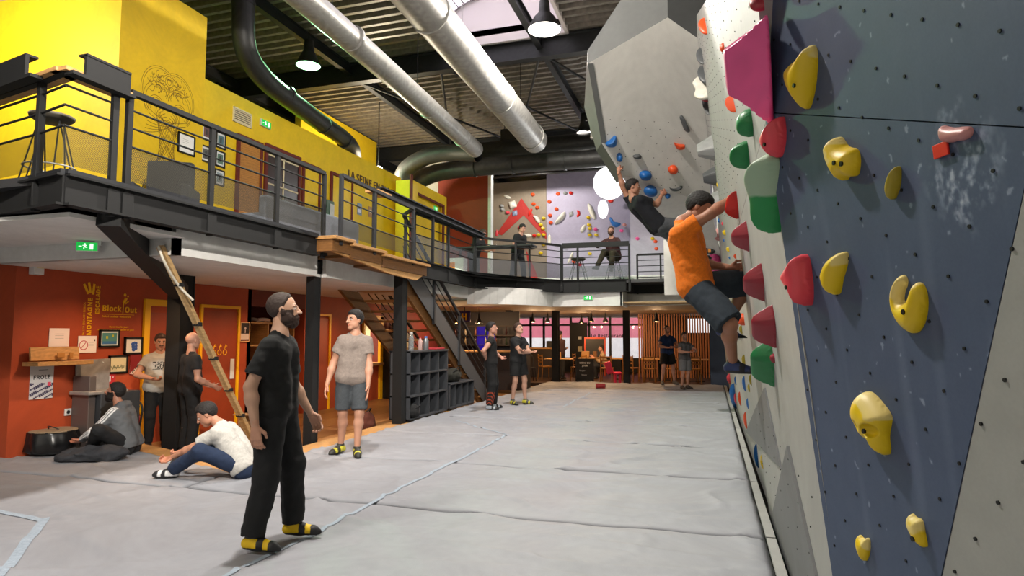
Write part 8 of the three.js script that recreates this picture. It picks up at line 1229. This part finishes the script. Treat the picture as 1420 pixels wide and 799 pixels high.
// ------------------------------------------------------------ far upper climbing wall
{
  const fw = structGroup('wall_far_climbing', 'far upper climbing wall in brown, purple and pale panels');
  const dm = (c) => mat(c, 0.65, 0, { map: T.dirt });
  part('panel', [span(-8.7, -6.06, 2.9, 7.65, -24.2, -24)], dm(0x8a7d6c), fw); part('panel', [span(-6.05, -3.6, 2.9, 7.9, -24.2, -24)], dm(0xa59fb6), fw); part('panel', [span(-3.6, -2.75, 2.9, 7.9, -24.2, -24)], dm(0x9a94ac), fw); part('panel', [span(-2.75, 0.7, 2.9, 7.6, -23.8, -23.6)], dm(0xb3aebe), fw);
  part('red_stripe', [plate([[-7.08, 6.95, -23.985], [-7.25, 6.55, -23.985], [-6.06, 5.25, -23.985], [-6.06, 5.5, -23.985]], [0, 0, 1], 0.014), plate([[-7.08, 6.95, -23.98], [-6.95, 6.3, -23.98], [-7.9, 5.5, -23.98], [-8.1, 5.6, -23.98]], [0, 0, 1], 0.014)], dm(0xb02a24), fw);
  part('red_stripe', [plate([[-6.9, 4.9, -23.98], [-6.5, 4.0, -23.98], [-6.3, 3.4, -23.98], [-6.7, 3.4, -23.98]], [0, 0, 1], 0.02)], dm(0xb02a24), fw);
  for (let i = 0; i < 3; i++) part('crash_mat', [rspan(-8.4 + i * 3, -5.45 + i * 3, 2.9, 3.2, -18.2, -23.9, 0.05)], M.white, fw);
  part('pipe', [rod([-8.5, 7.5, -22.5], [0.5, 7.5, -22.5], 0.05), rod([-8.5, 7.7, -22.6], [0.5, 7.7, -22.6], 0.04)], M.galvDark, fw);
  const gl = thing('globe_lamp', 'large glowing white globe lamp beside the grey overhang', 'lamp', [-2.95, 6.33, -19.9]); part('globe', [new THREE.SphereGeometry(0.52, 32, 20)], new THREE.MeshStandardMaterial({ color: 0x444444, emissive: 0xffffff, emissiveIntensity: 1.6 }), gl); part('cable', [rod([0, 0.5, 0], [0, 2.08, 0], 0.012)], M.steel, gl);
  for (const p of [[0, 0, 0.65], [0, -0.65, 0.1]]) { const l = new THREE.PointLight(0xffffff, 8, 0, 2); l.position.set(...p); l.castShadow = true; l.shadow.radius = 20; gl.add(l); }
  const g2 = thing('globe_lamp', 'smaller glowing lamp below the white globe', 'lamp', [-3.25, 5.6, -20.4]); part('globe', [new THREE.SphereGeometry(0.24, 24, 16).scale(0.7, 1.3, 0.7)], new THREE.MeshStandardMaterial({ color: 0x444444, emissive: 0xffffff, emissiveIntensity: 1.6 }), g2); part('cable', [rod([0, 0.2, 0], [0, 2.8, 0], 0.01)], M.steel, g2);
  barStool('wire-legged bar stool behind the platform railing', [-3.3, DY, -16.5], 0.2, 0.62); barStool('wire-legged stool under the person in maroon', [-2.42, DY, -16.98], 0.2, 0.66);
  const ct = thing('high_counter', 'dark high counter where two people lean on the far platform', 'counter', [-5.6, DY, -16.35]); part('top', [rBox(2.3, 0.05, 0.5, 0, 1.0, 0, 0.01)], M.black, ct); for (const x of [-1.0, 1.0]) part('leg', [rod([x, 0.98, 0], [x, 0, 0], 0.03)], M.steel, ct);
  const cr = thing('orange_crate', 'white and orange box on the floor before the rust red wall', 'box', [-6.6, DY, -16.1]); part('box', [rBox(0.5, 0.5, 0.3, 0, 0.45, 0, 0.01)], M.white, cr); part('print', [gBox(0.2, 0.2, 0.01, -0.1, 0.48, 0.156)], mat(0xd07a2a, 0.6), cr); part('base', [gBox(0.45, 0.2, 0.28, 0, 0.1, 0)], M.black, cr);
  const cup = one('drinking_glass', 'clear glass on the dark high counter', 'glass', [lathe([[0, 0], [0.035, 0], [0.04, 0.14], [0.036, 0.14], [0.032, 0.01], [0, 0.01]], 16)], M.glass); cup.position.set(-5.5, DY + 1.025, -16.3);
}
scene.add(camera);
renderer.render(scene, camera);
